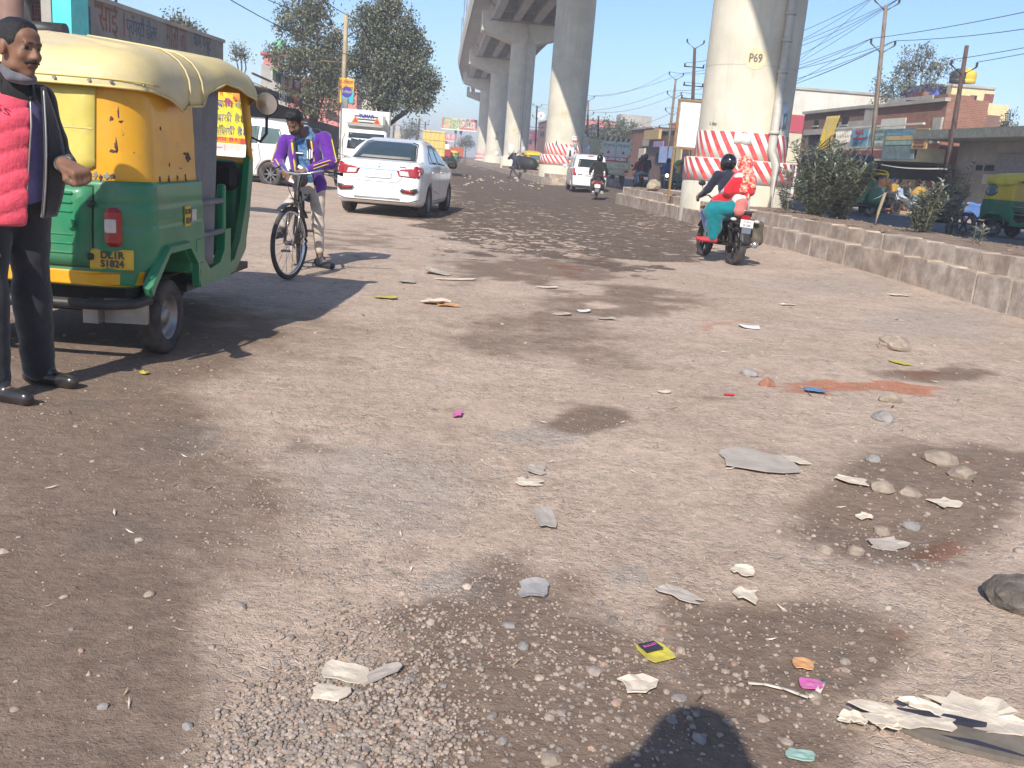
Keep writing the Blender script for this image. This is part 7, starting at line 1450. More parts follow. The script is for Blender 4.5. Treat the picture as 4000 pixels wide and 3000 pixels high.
mb = MB(); mb.box((0, 2, (hz+.1)/2), (2.6, 3.6, hz)); mb.build('wall', M_grey, ph_); zt2 = at(1073, 212, 95)[2]; mb = MB(); mb.box((-.1, 1.2, (hz+zt2)/2), (2.0, 2, zt2-hz)); mb.build('roof_room', M_pinkw, ph_); mb = MB(); mb.box((-.1, 1.1, zt2-.05), (2.6, 2.6, .22)); mb.build('roof_slab', M_pinkw, ph_); mb = MB(); mb.box((0, .18, (hz+zt2)/2-.1), (.45, .06, .8)); mb.build('doorway', M_dkopen, ph_)
mb = MB(); mb.lathe([(.001, 0), (.62, 0), (.62, 1.2), (.3, 1.4), (.001, 1.42)], (.45, 1.2, zt2+.05), n=16); mb.build('water_tank', mat('green_tank', (.15, .45, .28), .6, var=.1), ph_)
# ------------------------------------------------------------------ poles and wires
M_polew = mat('steel_pole', (.22, .18, .14), .7, var=.2, scale=3, dirt=.4, dcol=(.15, .08, .05), dscale=2); M_poled = mat('rust_pole', (.095, .06, .05), .8, var=.2); M_poleg = mat('tan_pole', (.38, .30, .19), .7, var=.2, scale=2)
WIREPTS = {}
def pole(key, label, base, top, m, vees=(.0, .55), arms=(), r=.09, n=8, group='electric poles'):
    b = np.array(base, float); tp = np.array(top, float); t = thing('electric_pole', label, 'pole', tuple(b), 0, group); v = tp-b; H = np.linalg.norm(v); u = v/H; pts = []
    mb = MB(); mb.tube([(0, 0, 0), tuple(v*.45), tuple(v)], [r*1.25, r, r*.75], n); mb.build('shaft', m, t); ax = np.array([CA, SA, 0])
    for k, d in enumerate(vees):
        c = v-u*d
        for sx in (1, -1):
            e = c+ax*sx*.62+np.array([0, 0, .42]); mb = MB(); mb.tube([tuple(c), tuple(e)], .045, 6); am = mb.build('cross_arm', m, t); mb = MB(); mb.lathe([(.03, 0), (.07, .06), (.04, .1), (.07, .14), (.03, .22)], tuple(e), n=8); mb.build('insulator', M_black, am); pts.append(b+e+np.array([0, 0, .22]))
    for d, hw in arms:
        c = v-u*d; mb = MB(); mb.tube([tuple(c-ax*hw), tuple(c+ax*hw)], .05, 6); am = mb.build('cross_arm', m, t)
        for sx in (1, -1): e = c+ax*sx*hw*.92; mb = MB(); mb.lathe([(.03, 0), (.07, .06), (.04, .1), (.07, .14), (.03, .22)], tuple(e), n=8); mb.build('insulator', M_black, am); pts.append(b+e+np.array([0, 0, .22]))
    WIREPTS[key] = pts; return t
def pole_px(key, label, pxb, pyb, pxt, pyt, Y, m, **k):
    tp = at(pxt, pyt, Y); b = at(pxb, pyb, Y); v = (tp-b)/(tp[2]-b[2]); base = b-v*(b[2]-.1); return pole(key, label, base, tp, m, **k)
pole_px('R1', 'tall steel electric pole with two V-shaped arms in front of the balcony house', 3400, 640, 3461, 22, 48, M_polew, vees=(.25, 2.2), r=.13)
pole_px('R2', 'dark rusty electric pole without wires on its V arm, beside the buff sign', 3722, 515, 3777, 178, 44.5, M_poled, vees=(1.3,), r=.13)
pole_px('R3', 'leaning electric pole with three V-shaped arms beside the white hoarding', 2608, 600, 2640, 308, 84, M_polew, vees=(.1, 1.7, 3.1), arms=((4.2, 1.1),), r=.12)
pole_px('R4', 'dark electric pole with flat cross arms behind the white hoarding', 2706, 392, 2714, 188, 70, M_poled, vees=(.05,), arms=((1.3, .75), (2.6, .75), (3.5, .9), (4.0, .8)), r=.14)
pole_px('R5', 'electric pole with V arms beside pillar P70, before the trees', 2292, 580, 2298, 392, 105, M_polew, vees=(.1, 1.8, 3.3), arms=((4.6, 1.1),), r=.13)
pole_px('R6', 'short electric pole with one V arm among the trees by pillar P70', 2335, 560, 2338, 452, 100, M_poled, vees=(.9,), r=.12)
pole_px('R7', 'electric pole with V arms between pillars P70 and P71', 2090, 600, 2098, 412, 135, M_poled, vees=(.4, 1.9), arms=((3.0, 1.),), r=.13)
lp = pole_px('L1', 'tan electric pole carrying a yellow and teal rickshaw advertisement', 1335, 560, 1353, 52, 40, M_poleg, vees=(.95,), arms=((1.95, .95),), r=.12)
bxp = at(1352, 355, 39.7)-np.array(lp.location); zt_, zb_ = at(1350, 305, 39.7)[2]-.1, at(1350, 403, 39.7)[2]-.1
mb = MB(); mb.box((bxp[0]-.0, -.25, (zt_+zb_)/2), (.64, .04, zt_-zb_), b=.01); ad = mb.build('advert_board', M_plate, lp); mb = MB(); mb.box((bxp[0]+.05, -.28, zb_+.28), (.5, .02, .5)); mb.build('teal_panel', mat('advert_teal', (.05, .42, .48), .5), ad); mb = MB(); mb.cyl((bxp[0]+.03, -.285, (zt_+zb_)/2-.05), (bxp[0]+.03, -.30, (zt_+zb_)/2-.05), .22, n=20); mb.build('blue_burst', M_bant, ad)
text('ई-रिक्शा', .2, M_trkred, ad, (bxp[0], -.29, zt_-.16), (math.pi/2, 0, 0), 'advert_words', sx=.85); text('ई-रिक्शा', .2, M_trkred, ad, (bxp[0], -.29, zt_-.4), (math.pi/2, 0, 0), 'advert_words', sx=.85); text('ई-रिक्शा', .13, M_disc, ad, (bxp[0]+.03, -.31, (zt_+zb_)/2-.05), (math.pi/2, 0, 0), 'advert_words')
mb = MB(); mb.box((bxp[0]-.03, -.33, zb_-.0), (.26, .1, .42), b=.02); mb.build('meter_box', M_shut, lp); mb = MB(); mb.tube([(bxp[0]-.28, -.3, .1), (bxp[0]-.30, -.3, zb_+1.0)], .03, 6); mb.build('bamboo_stay', M_bamb, lp)
pole_px('L2', 'far lattice electric pole beside the refrigerated truck, wide cross arms', 1625, 570, 1640, 462, 150, M_poled, vees=(), arms=((.9, 1.6), (2.0, 2.2), (3.1, 1.8)), r=.22)
pole_px('L3', 'thin far electric pole next to the lattice pole', 1658, 560, 1662, 475, 160, M_poled, vees=(.3,), arms=((1.5, 1.),), r=.13)
pole('N1', 'near electric pole standing outside the right edge of the road', road(22.5, 9, .2), road(22.3, 9, 10.4), M_polew, vees=(.25, 2.2), r=.13)
pole('N2', 'electric pole beyond the rickshaw at the left roadside', road(-9.2, 12, .1), road(-9.2, 12, 8.2), M_poleg, vees=(.95,), arms=((1.95, .95),), r=.12)
M_wire = mat('cable_black', (.03, .03, .035), .6, var=0)
WL_ = [('the balcony house pole and the hoarding', 'R1', 'R3', [(0, 0), (1, 1), (2, 2), (3, 3), (0, 4), (2, 5), (1, 6), (3, 7)]), ('the balcony house pole and the pole with flat arms', 'R1', 'R4', [(0, 2), (1, 3), (2, 4), (3, 5), (0, 6), (2, 8)]), ('the balcony house pole and the near roadside pole', 'N1', 'R1', [(0, 0), (1, 1), (2, 2), (3, 3)]), ('the rusty pole and the near roadside pole', 'N1', 'R2', [(3, 0), (2, 1)]),
       ('the hoarding pole and the poles by pillar P70', 'R3', 'R5', [(0, 0), (1, 1), (2, 2), (3, 3), (4, 4)]), ('the two poles beyond pillar P70', 'R5', 'R7', [(0, 0), (1, 1), (2, 2)]), ('the advertisement pole and the left roadside pole', 'N2', 'L1', [(0, 0), (1, 1), (2, 2)]), ('the advertisement pole and the far lattice pole', 'L1', 'L2', [(0, 0), (1, 1)])]
for nm, a, b, prs in WL_:
    for i, j in prs:
        p, q = WIREPTS[a][i % len(WIREPTS[a])], WIREPTS[b][j % len(WIREPTS[b])]; L = np.linalg.norm(p-q); sg = .018*L+.01*L*((i+j) % 3)
        mb = MB(); mb.tube([p*(1-u)+q*u-np.array([0, 0, sg*4*u*(1-u)]) for u in np.linspace(0, 1, 18)], .014 if L < 60 else .02, 4, caps=False); o = mb.build('overhead_wire', M_wire); tag(o, 'thin overhead wire strung between '+nm, 'wire', 'overhead wires near '+nm)
# ------------------------------------------------------------------ hoardings
M_hb = mat('hoarding_white', (.72, .73, .74), .5, var=.04); M_fry = mat('hoarding_frame', (.27, .16, .055), .6, var=.15, dirt=.3)
hd = thing('hoarding', 'blank white hoarding in a yellow-brown frame beside pillar P69', 'hoarding', (3.86, 25.6, .55), R(4)); z0, z1 = 1.38, 2.55
mb = MB(); mb.box((.62, 0, (z0+z1)/2), (1.14, .05, z1-z0)); mb.build('board', M_hb, hd)
for x in (0.0, 1.24): mb = MB(); mb.box((x, 0, z1/2 if x == 0 else z1/2), (.055, .06, z1+.1)); mb.build('post', M_fry, hd)
for z in (z0-.03, z1+.03): mb = MB(); mb.box((.62, 0, z), (1.3, .09, .06)); mb.build('rail', M_fry, hd)
def billboard(label, px0, py0, px1, py1, Y, cols, words, legpx, rz=0):
    a, b = at(px0, py0, Y), at(px1, py1, Y); w = b[0]-a[0]; h = a[2]-b[2]; c = (a+b)/2; t = thing('billboard', label, 'billboard', (c[0], Y, 0), rz)
    mb = MB(); mb.box((0, 0, c[2]), (w, .3, h)); pn = mb.build('panel', cols[0], t)
    mb = MB(); mb.box((-w*.22, -.17, c[2]), (w*.5, .04, h*.98)); mb.build('left_field', cols[1], pn); mb = MB(); mb.ball((-w*.36, -.2, c[2]+.1*h), (w*.085, .05, h*.3), 0, 12, 8); mb.ball((-w*.36, -.2, c[2]-.3*h), (w*.12, .05, h*.2)); mb.build('portrait_shape', cols[2], pn)
    for k in range(2): mb = MB(); mb.ball((-w*(.2-.1*k), -.2, c[2]-.28*h), (w*.035, .05, h*.16), 0, 10, 6); mb.build('portrait_shape', cols[2], pn)
    for s_, fx, fz, sz, m_ in words: text(s_, sz, m_, pn, (w*fx, -.24, c[2]+h*fz), (math.pi/2, 0, 0), 'billboard_words', bold=.02)
    for lx in legpx: mb = MB(); mb.tube([(w*lx, .3, 0), (w*lx, .3, c[2]-h*.4)], .3, 10); mb.build('leg', M_white, t)
    mb = MB(); mb.box((0, -.3, c[2]-h*.54), (w*1.02, .8, .2)); mb.build('catwalk', M_white, t); return t
M_bred = mat('billboard_red', (.55, .10, .10), .6, var=.1); M_bgrn = mat('billboard_green', (.16, .40, .13), .6, var=.15); M_bskin = mat('billboard_portrait', (.55, .38, .25), .6, var=.1); M_bpink = mat('billboard_pink', (.62, .18, .18), .6, var=.1)
billboard('large green and red festival billboard on a single white post', 1728, 458, 1862, 512, 170, (M_bred, M_bgrn, M_bskin), (('दीपावली', -.02, .08, 1.35, M_disc), ('गोवर्धन', .32, .05, 1.0, M_white), ('शुभकामनाएं', .18, -.22, .8, M_white), ('आप सभी को', .05, .36, .7, M_white)), (.05, -.1))
billboard('smaller faded pink billboard beyond the large festival billboard', 1688, 516, 1782, 552, 215, (M_bpink, M_bgrn, M_bskin), (('बधाई हो', .15, .1, 1.2, M_white),), (.1,))
sg = thing('roadside_sign', 'green and pink painted sign board on two cream posts beside pillar P70', 'sign', (at(2306, 560, 88)[0], 88, .2), .1); a, b = at(2278, 533, 88), at(2337, 572, 88)
mb = MB(); mb.box((0, 0, (a[2]+b[2])/2-.2), (b[0]-a[0], .08, a[2]-b[2])); pn = mb.build('panel', M_bgrn, sg); mb = MB(); mb.box((-.4, -.06, (a[2]+b[2])/2-.2), (.55, .03, (a[2]-b[2])*.95)); mb.build('left_field', M_cream, pn)
for k in range(4): mb = MB(); mb.box((.15, -.06, (a[2]+b[2])/2+.2-.22*k), (.7, .03, .08)); mb.build('sign_line', (M_bred, M_cream)[k % 2], pn)
for sx in (-.4, .4): mb = MB(); mb.box((sx, .1, (b[2])/2), (.35, .2, b[2]+.2)); mb.build('post', M_cream, sg)
# ------------------------------------------------------------------ far houses closing the view
rr = random.Random(5); HM = {'brick': M_brick, 'cream': M_cream, 'pink': M_pinkw, 'grey': M_grey, 'whitewashed': M_whitew, 'yellow': M_yelw, 'blue': M_bluew}
feat = ['with a flat roof', 'with a rooftop parapet room', 'with a tank on the roof', 'with a dark shopfront']
k_ = 0
for side, l0 in (('right', 27), ('left', -10.5)):
    for i in range(14):
        s = (128 if side == 'right' else 150)+i*24+rr.uniform(-3, 3); w = rr.uniform(9, 17); nf = rr.choice((1, 2, 2, 3)); hgt = 1+3*nf+rr.uniform(0, .6); cname = list(HM)[(i*3+(side == 'left')*2) % 7]; ft = feat[(i+i//4) % 4 if (side, i) != ('left', 9) else 1]
        p = road(l0+rr.uniform(-1, 3)*(1 if side == 'right' else -1), s, .1); rz = RZ_ROAD+(math.pi/2 if side == 'left' else -math.pi/2)
        t = thing('roadside_house', 'distant %s house %s, %s storey, %s roadside' % (cname, ft, ('one', 'two', 'three')[nf-1], side), 'building', tuple(p), rz, 'distant houses along the road')
        mb = MB(); mb.box((0, 5, hgt/2), (w, 10, hgt)); mb.build('wall', HM[cname], t); mb = MB(); mb.box((0, 4.9, hgt+.05), (w+.3, 10.4, .25)); mb.build('roof_edge', M_grey, t)
        for f_ in range(nf):
            for q in range(int(w/3.2)):
                x = -w/2+1.6+q*3.2
                if f_ == 0 or ft.endswith('shopfront') and f_ == 0: mb = MB(); mb.box((x, -.02, 1.2), (2.2, .1, 2.2)); mb.build('shopfront', M_dkopen, t)
                else: mb = MB(); mb.box((x, -.02, 1+3*f_+1.2), (1.1, .1, 1.3)); mb.build('window', M_dkopen, t)
        if 'room' in ft: mb = MB(); mb.box((-w*.2, 5, hgt+1.2), (w*.4, 5, 2.4)); mb.build('roof_room', HM[cname], t)
        if 'tank' in ft: mb = MB(); mb.lathe([(.001, 0), (.7, 0), (.7, 1.2), (.3, 1.4), (.001, 1.4)], (w*.2, 3, hgt+.1), n=12); mb.build('water_tank', M_black, t)
# ------------------------------------------------------------------ trees
M_bark = mat('bark', (.12, .085, .06), .95, var=.3, scale=6, bump=.8, bscale=25, bdist=.03)
def leafmats(key, a, b, c): return [mat('leaf_%s_%d' % (key, i), col, .6, var=.25, scale=1.5) for i, col in enumerate((a, b, c))]
LM_grey = leafmats('dusty', (.065, .08, .045), (.11, .125, .075), (.18, .19, .125)); LM_yel = leafmats('yellowish', (.08, .085, .03), (.12, .12, .04), (.17, .16, .07)); LM_pale = leafmats('pale', (.10, .11, .065), (.13, .14, .09), (.17, .175, .12))
def leaf_cloud(pts, nrm, size, rng, mats, parent, name, aspect=.45, droop=0.):
    n = len(pts); d = rng.normal(size=(n, 3)); d[:, 2] -= droop; d /= np.linalg.norm(d, axis=1)[:, None]; u = rng.normal(size=(n, 3)); w = np.cross(d, u); w /= np.linalg.norm(w, axis=1)[:, None]
    s = size*rng.uniform(.6, 1.3, n)[:, None]; h = s*aspect
    V = np.stack([pts-d*s*.5, pts+w*h*.5+d*s*.05, pts+d*s*.5, pts-w*h*.5+d*s*.05], 1).reshape(-1, 3); F = np.arange(4*n).reshape(n, 4)
    return raw_mesh(name, V, F, mats, parent, False, rng.integers(0, len(mats), n))
def tree(label, base, blobs, n, size, mats, seed, trunk_r=.16, name='tree', group=None, dens=None):
    t = thing(name, label, 'tree', base, 0, group); rng = np.random.default_rng(seed); b0 = np.array(base); tot = sum(r[0]*r[2]+r[1]*r[2] for c, r in blobs); pts = []
    cc = np.mean([c for c, r in blobs], 0)-b0; mb = MB(); fork = np.array([cc[0]*.25, cc[1]*.25, min(c[2]-r[2] for c, r in blobs)*.75]); mb.tube([(0, 0, -.1), tuple(fork*.5+rng.normal(size=3)*[.1, .1, 0]), tuple(fork)], [trunk_r*1.3, trunk_r, trunk_r*.85], 8); tr = mb.build('trunk', M_bark, t)
    for c, r in blobs:
        cl = np.array(c)-b0; r = np.array(r); k = int(n*(r[0]*r[2]+r[1]*r[2])/tot); nc = max(8, int(k/70))
        # twigs carry tufts of leaves
        cen = rng.normal(size=(nc, 3)); cen /= np.linalg.norm(cen, axis=1)[:, None]; cen = cl+cen*r*(rng.uniform(.15, 1, nc)**.45)[:, None]
        mid = fork*.5+cl*.5+rng.normal(size=3)*.2; mb = MB(); mb.tube([tuple(fork*.9), tuple(mid), tuple(cl)], [trunk_r*.6, trunk_r*.4, trunk_r*.2], 6)
        for q in cen[:12]: mb.tube([tuple(mid*.3+cl*.7), tuple(cl*.4+q*.6+rng.normal(size=3)*.1), tuple(q)], [trunk_r*.22, trunk_r*.14, trunk_r*.06], 5)
        mb.build('branch', M_bark, tr)
        w_ = rng.integers(0, nc, k); p = cen[w_]+rng.normal(size=(k, 3))*size*1.25; pts.append(p)
    leaf_cloud(np.concatenate(pts), None, size, rng, mats, t, 'crown', .5, .3); return t
def TB(px, py, Y, rx, rz, ry=None): c = at(px, py, Y); s = Y/FPX; return (tuple(c), (rx*s, (ry or rx)*s, rz*s))
b1 = at(1225, 640, 62); tree('tree with a loose crown and yellowish lower leaves behind the tyre shop boards', (b1[0], 62, .1), [TB(1185, 85, 62, 95, 75), TB(1240, 30, 62, 55, 40), TB(1130, 230, 62, 75, 60), TB(1215, 250, 62, 95, 80), TB(1290, 290, 62, 70, 80), TB(1160, 350, 62, 70, 60), TB(1240, 390, 62, 85, 70), TB(1300, 190, 62, 45, 60)], 19000, .21, LM_grey[:2]+LM_yel, 3, .2)
b2 = at(1480, 600, 52); tree('large dense grey-green tree behind the refrigerated truck', (b2[0], 52, .1), [TB(1480, 40, 52, 80, 65), TB(1440, 120, 52, 80, 70), TB(1560, 130, 52, 85, 80), TB(1610, 190, 52, 65, 70), TB(1420, 240, 52, 80, 80), TB(1500, 240, 52, 95, 90), TB(1600, 280, 52, 95, 75), TB(1670, 330, 52, 60, 60), TB(1560, 370, 52, 95, 65), TB(1460, 360, 52, 90, 70), TB(1630, 400, 52, 70, 40), TB(1520, 5, 52, 55, 40)], 30000, .17, LM_grey, 4, .24)
b3_ = onl(3560, 560, 38); tree('sparse pale tree rising behind the brick houses on the right', (b3_[0], b3_[1], .1), [TB(3610, 230, b3_[1], 75, 55), TB(3550, 280, b3_[1], 60, 45), TB(3690, 260, b3_[1], 50, 50), TB(3480, 330, b3_[1], 60, 50), TB(3600, 340, b3_[1], 80, 50), TB(3500, 390, b3_[1], 70, 40)], 3600, .22, LM_pale, 6, .16)
for i, (px_, py_, Y, rx_, rz_, lb) in enumerate(((2320, 520, 120, 45, 45, 'bare-topped brown bush tree left of the brick shop row'), (2395, 510, 118, 60, 50, 'wide dusty tree above the goods truck'), (2440, 515, 122, 40, 40, 'small dusty tree beside the wide tree above the goods truck'), (2512, 525, 130, 22, 18, 'little dark tree above the brick shop row'), (1602, 510, 165, 28, 40, 'hazy tree beside the far lattice pole'), (1820, 555, 190, 25, 22, 'hazy low tree under the large billboard'), (690, 90, 40, 24, 26, 'leafy sprig of a tree rising above the painted wall'), (755, 120, 42, 24, 20, 'second low sprig of leaves above the painted wall'), (938, 205, 60, 30, 26, 'drooping pale sapling top behind the rickshaw canopy'), (3935, 470, 60, 30, 40, 'bare thin tree right of the yellow block'))):
    bb = at(px_, py_, Y); tree(lb, (bb[0], Y, .1), [TB(px_, py_, Y, rx_, rz_), TB(px_+rx_*.6, py_+rz_*.5, Y, rx_*.6, rz_*.5), TB(px_-rx_*.6, py_+rz_*.4, Y, rx_*.6, rz_*.5)], 1500 if Y > 80 else 500, .28 if Y > 80 else .16, LM_pale if i in (8, 9) else LM_grey, 20+i, .12)
# ================================================================== MEDIAN PLANTS, PEOPLE ON THE RIGHT, LITTER, GRAVEL
LM_ole = leafmats('oleander', (.14, .17, .12), (.21, .24, .175), (.30, .33, .26))
M_stem = mat('plant_stem', (.16, .14, .085), .8, var=.2)
def oleander(label, base, h, spread, stems, seed, cat='shrub', leaf=.13, per=34):
    rng = np.random.default_rng(seed); t = thing('oleander_shrub', label, cat, base, 0); V = []; F = []; MI = []
    for k in range(stems):
        a = rng.uniform(0, 2*math.pi); rad = spread*rng.uniform(.15, 1); L = h*rng.uniform(.55, 1.0); tip = np.array([math.cos(a)*rad, math.sin(a)*rad, L]); b = np.array([math.cos(a)*.05, math.sin(a)*.05, 0]); m = b+(tip-b)*.5+np.array([-math.cos(a)*rad*.12, -math.sin(a)*rad*.12, .08])
        curve = lambda u: b*(1-u)**2+2*m*u*(1-u)+tip*u*u
        mb = MB(); mb.tube([tuple(curve(u)) for u in (0, .35, .7, 1)], [.009, .008, .006, .004], 5); mb.build('stem', M_stem, t)
        for j in range(per):
            u = rng.uniform(.06, 1.0)**.8; p = curve(u); ang = rng.uniform(0, 2*math.pi); up = rng.uniform(.1, .9)+.5*(u > .93); d = np.array([math.cos(ang), math.sin(ang), up]); d /= np.linalg.norm(d); w = np.cross(d, [0, 0, 1]); w /= np.linalg.norm(w); s = leaf*rng.uniform(.7, 1.25); n0 = len(V); q = np.cross(w, d)
            V += [p, p+d*s*.45+w*s*.11+q*.01, p+d*s-np.array([0, 0, s*.15]), p+d*s*.45-w*s*.11+q*.01, p+d*s*.45-q*.006]; F += [(n0, n0+1, n0+4), (n0+1, n0+2, n0+4), (n0+2, n0+3, n0+4), (n0+3, n0, n0+4)]; MI += [int(rng.integers(0, 3))]*4
    raw_mesh('foliage', np.array(V), np.array(F), LM_ole, t, False, MI); return t
def med(px, py, z=.5): q = G(px, py, z); return (q[0], q[1], z-.03)
oleander('big bushy oleander on the median beside the striped pillar', med(3180, 862), 1.62, .9, 70, 1, per=60, leaf=.17); oleander('bushy oleander filling out behind the big one on the median', (6.75, 20.1, .47), 1.35, .8, 36, 2, per=56, leaf=.17)
oleander('medium oleander with bare lower stems on the median', med(3594, 935), 1.0, .36, 20, 3, per=34, leaf=.14); oleander('tall straggly oleander behind the medium one on the median', med(3705, 912, .47), 1.5, .42, 12, 4, per=30, leaf=.15)
oleander('small leafy seedling on the median', med(3805, 978), .5, .17, 4, 5, leaf=.11, per=9); oleander('short oleander sprays at the foot of the striped pillar', (6.0, 21.6, .5), .8, .5, 12, 7, per=22)
sp_ = thing('wooden_stake', 'leaning wooden stake with a wilted leaf on the median', 'stake', med(3410, 905)); mb = MB(); mb.tube([(0, 0, -.1), (.05, .02, .4), (.12, .05, .72)], [.035, .03, .026], 8); mb.build('stick', M_poleg, sp_); mb = MB(); mb.sheet(lambda u, v: (.12-.2*u, .05+.06*(v-.5)*math.sin(u*3.1), .72-.05*math.sin(u*3)-.12*u*u), 8, 3); mb.build('leaf', LM_ole[2], sp_, solid=.003)
M_rock = mat('pale_rock', (.42, .35, .25), .9, var=.2, scale=5, bump=.8, bscale=20, bdist=.02, dirt=.3)
def boulder(label, loc, size, seed, m, name='boulder', sub=2, flat=.8, cat='rock'):
    o = link(bpy.data.objects.new(name, stone_mesh(name, seed, [m], sub, flat, .35))); o.location = tuple(map(float, loc)); o.scale = size if hasattr(size, '__len__') else (size,)*3; o.rotation_euler = (0, 0, seed*1.3); tag(o, label, cat); return o
rk = G(2556, 745, .62); boulder('large pale boulder lying on the end of the median', (rk[0], rk[1], .78), (.62, .5, .52), 3, M_rock)
# grass tufts at the kerb
rng = np.random.default_rng(8); gp = np.concatenate([np.array([road(6.38, 19.2+rng.normal()*.35)+np.array([rng.normal()*.1, rng.normal()*.1, .08]) for _ in range(160)]), np.array([road(rng.uniform(7, 10.5), rng.uniform(9, 31), .52) for _ in range(260)])])
gr = leaf_cloud(gp, None, .14, rng, LM_yel, None, 'dry_grass', .12); tag(gr, 'dry grass tufts and leaf scraps along the median', 'grass', kind='stuff')
# ---- people by the bricks
PG = 'people gathered by the brick stack'; M_brn = cloth('brown_sweater', (.10, .04, .025)); M_must = cloth('mustard_hoodie', (.42, .25, .04)); M_wb = cloth('white_blue_jacket', (.35, .45, .55)); M_jn = cloth('washed_jeans', (.12, .20, .30)); M_gy = cloth('grey_trousers', (.10, .095, .09))
def rp(px, Y, z=.2): q = at(px, 760, Y); return np.array([q[0], Y, z])
person('man in a brown sweater and jeans standing with his back to the road', rp(3452, 41), stand(1.7, R(-20)), rotz((0, 1, 0), R(-20)), M_brn, M_jn, res=.03, full=False, group=PG)
def bent(fa, k=.35):
    J = stand(1.68, fa); d = rotz((0, 1, 0), fa)
    for q, f in (('chest', .45), ('neck', 1), ('head', 1.35), ('shR', .9), ('shL', .9), ('elR', 1.0), ('elL', 1.0), ('wrR', 1.1), ('wrL', 1.1)): J[q] = J[q]+d*k*f-np.array([0, 0, .22*f*k/.35])
    return J
person('man in a mustard hoodie and blue jeans bending forward over the bricks', rp(3572, 41.5), bent(R(-75)), rotz((0, 1, -.5), R(-75)), M_must, M_lightj, res=.03, full=False, group=PG, thick=1.15)
def seated(fa, z=.45):
    J = stand(1.68, fa); d = rotz((0, 1, 0), fa)
    for k in J: J[k] = J[k]-np.array([0, 0, .93-z-.08])
    for n in 'RL': J['kn'+n] = J['hip'+n]+d*.42+np.array([0, 0, .03]); J['an'+n] = J['kn'+n]+d*.03-np.array([0, 0, .40]); J['to'+n] = J['an'+n]+d*.17-np.array([0, 0, .04]); J['wr'+n] = J['kn'+n]-d*.08+np.array([0, 0, .09]); J['el'+n] = (J['sh'+n]+J['wr'+n])/2-d*.08-np.array([0, 0, .08])
    return J
person('seated man in a white and blue jacket and grey trousers on the brick stack', rp(3512, 41.2, .30), seated(R(-130)), rotz((0, 1, -.5), R(-130)), M_wb, M_gy, res=.03, full=False, group=PG)
person('seated man in a yellow jacket behind the one in white and blue', rp(3490, 42.4, .45), seated(R(-150)), rotz((0, 1, -.2), R(-150)), M_must, M_trb, res=.03, full=False, group=PG)
person('seated man in dark clothes resting his arm on the bricks', rp(3542, 42.8, .4), seated(R(-160)), rotz((0, 1, -.1), R(-160)), M_blk2, M_trb, res=.03, full=False, group=PG)
bs = thing('brick_stack', 'low stack of new red bricks under the seated men', 'bricks', tuple(rp(3525, 42.2)), R(-40)); M_nb = mat('new_brick', (.40, .12, .06), .9, var=.25, scale=4); rr = random.Random(4); bme = None
for i in range(9):
    for j in range(3):
        for k in range(6 if j == 0 else 5):
            if rr.random() < .12: continue
            if bme is None: mb = MB(); mb.box((0, 0, 0), (.23, .11, .075), b=.006); o = mb.build('brick', M_nb, bs); bme = o.data
            else: o = link(bpy.data.objects.new('brick', bme), bs)
            o.location = (-1.1+i*.25+rr.uniform(-.015, .015), -.4+j*.13+rr.uniform(-.02, .02), .04+k*.077*(.6+.4*(j > 0))); o.rotation_euler = (0, 0, rr.uniform(-.08, .08))
pl_ = thing('wooden_plank', 'raw plank lying in front of the brick stack', 'plank', tuple(rp(3520, 41.0)), R(-25)); mb = MB(); mb.box((0, 0, .1), (1.9, .25, .16), b=.01); mb.build('board', M_bamb, pl_)
bgq = rp(3545, 41.1); bg_ = sdf_obj('plastic_bag', [('e', (0, 0, .55), (.13, .12, .17), 0), ('c', (0, 0, .7), (0, 0, .85), .04, .02, 0)], [M_wb], None, .03, .03); bg_.location = tuple(bgq+np.array([.3, 0, 0])); tag(bg_, 'pale carrier bag held by the man in the mustard hoodie', 'bag')
# motorcycle and rider on the far carriageway, rickshaw driver
RM = np.array([11.05, 26.1, .212]); rmz = math.pi+R(33); motorcycle('motorcycle with a round headlamp passing behind the median plants', RM, rmz, tank=(.03, .02, .06), res=.024, group=mg)
person('rider in dark purple clothes behind the median plants', RM, on(RM, rmz, ride(0, 0, .06)), rotz((0, 1, 0), rmz), cloth('purple_black', (.03, .015, .05)), M_trb, hair='short', res=.022, full=False)
motorcycle('dark motorcycle parked next to the man in the brown sweater', rp(3430, 40), R(-60), res=.03, group=mg)
JD = ride(1.15, -.32, .04)
for n, sx in (('R', 1), ('L', -1)): JD['kn'+n] = np.array([sx*.28, 1.92, .66]); JD['an'+n] = np.array([sx*.40, 1.80, .42]); JD['to'+n] = np.array([sx*.46, 1.98, .38]); JD['hip'+n] = np.array([sx*.12, 1.55, .62]); JD['wr'+n] = np.array([sx*.28, 1.84, 1.0])
person('rickshaw driver in white trousers and a brown waistcoat', RA, on(RA, math.pi+R(38), JD), rotz((0, 1, 0), math.pi+R(38)), M_brn, cloth('white_trousers', (.55, .58, .62)), res=.024, full=False)
bsq = onl(3790, 838, 24.5); bs2 = thing('blue_sheet', 'blue plastic sheet leaning at the foot of the concrete shop', 'sheet', tuple(bsq*np.array([1, 1, 0])+np.array([0, 0, .2])), RZB); mb = MB(); mb.sheet(lambda u, v: (u*1.6-.8, .25*v, .75*v+.03*math.sin(u*9)), 8, 4); mb.build('plastic', M_tarp_b, bs2, solid=.02)
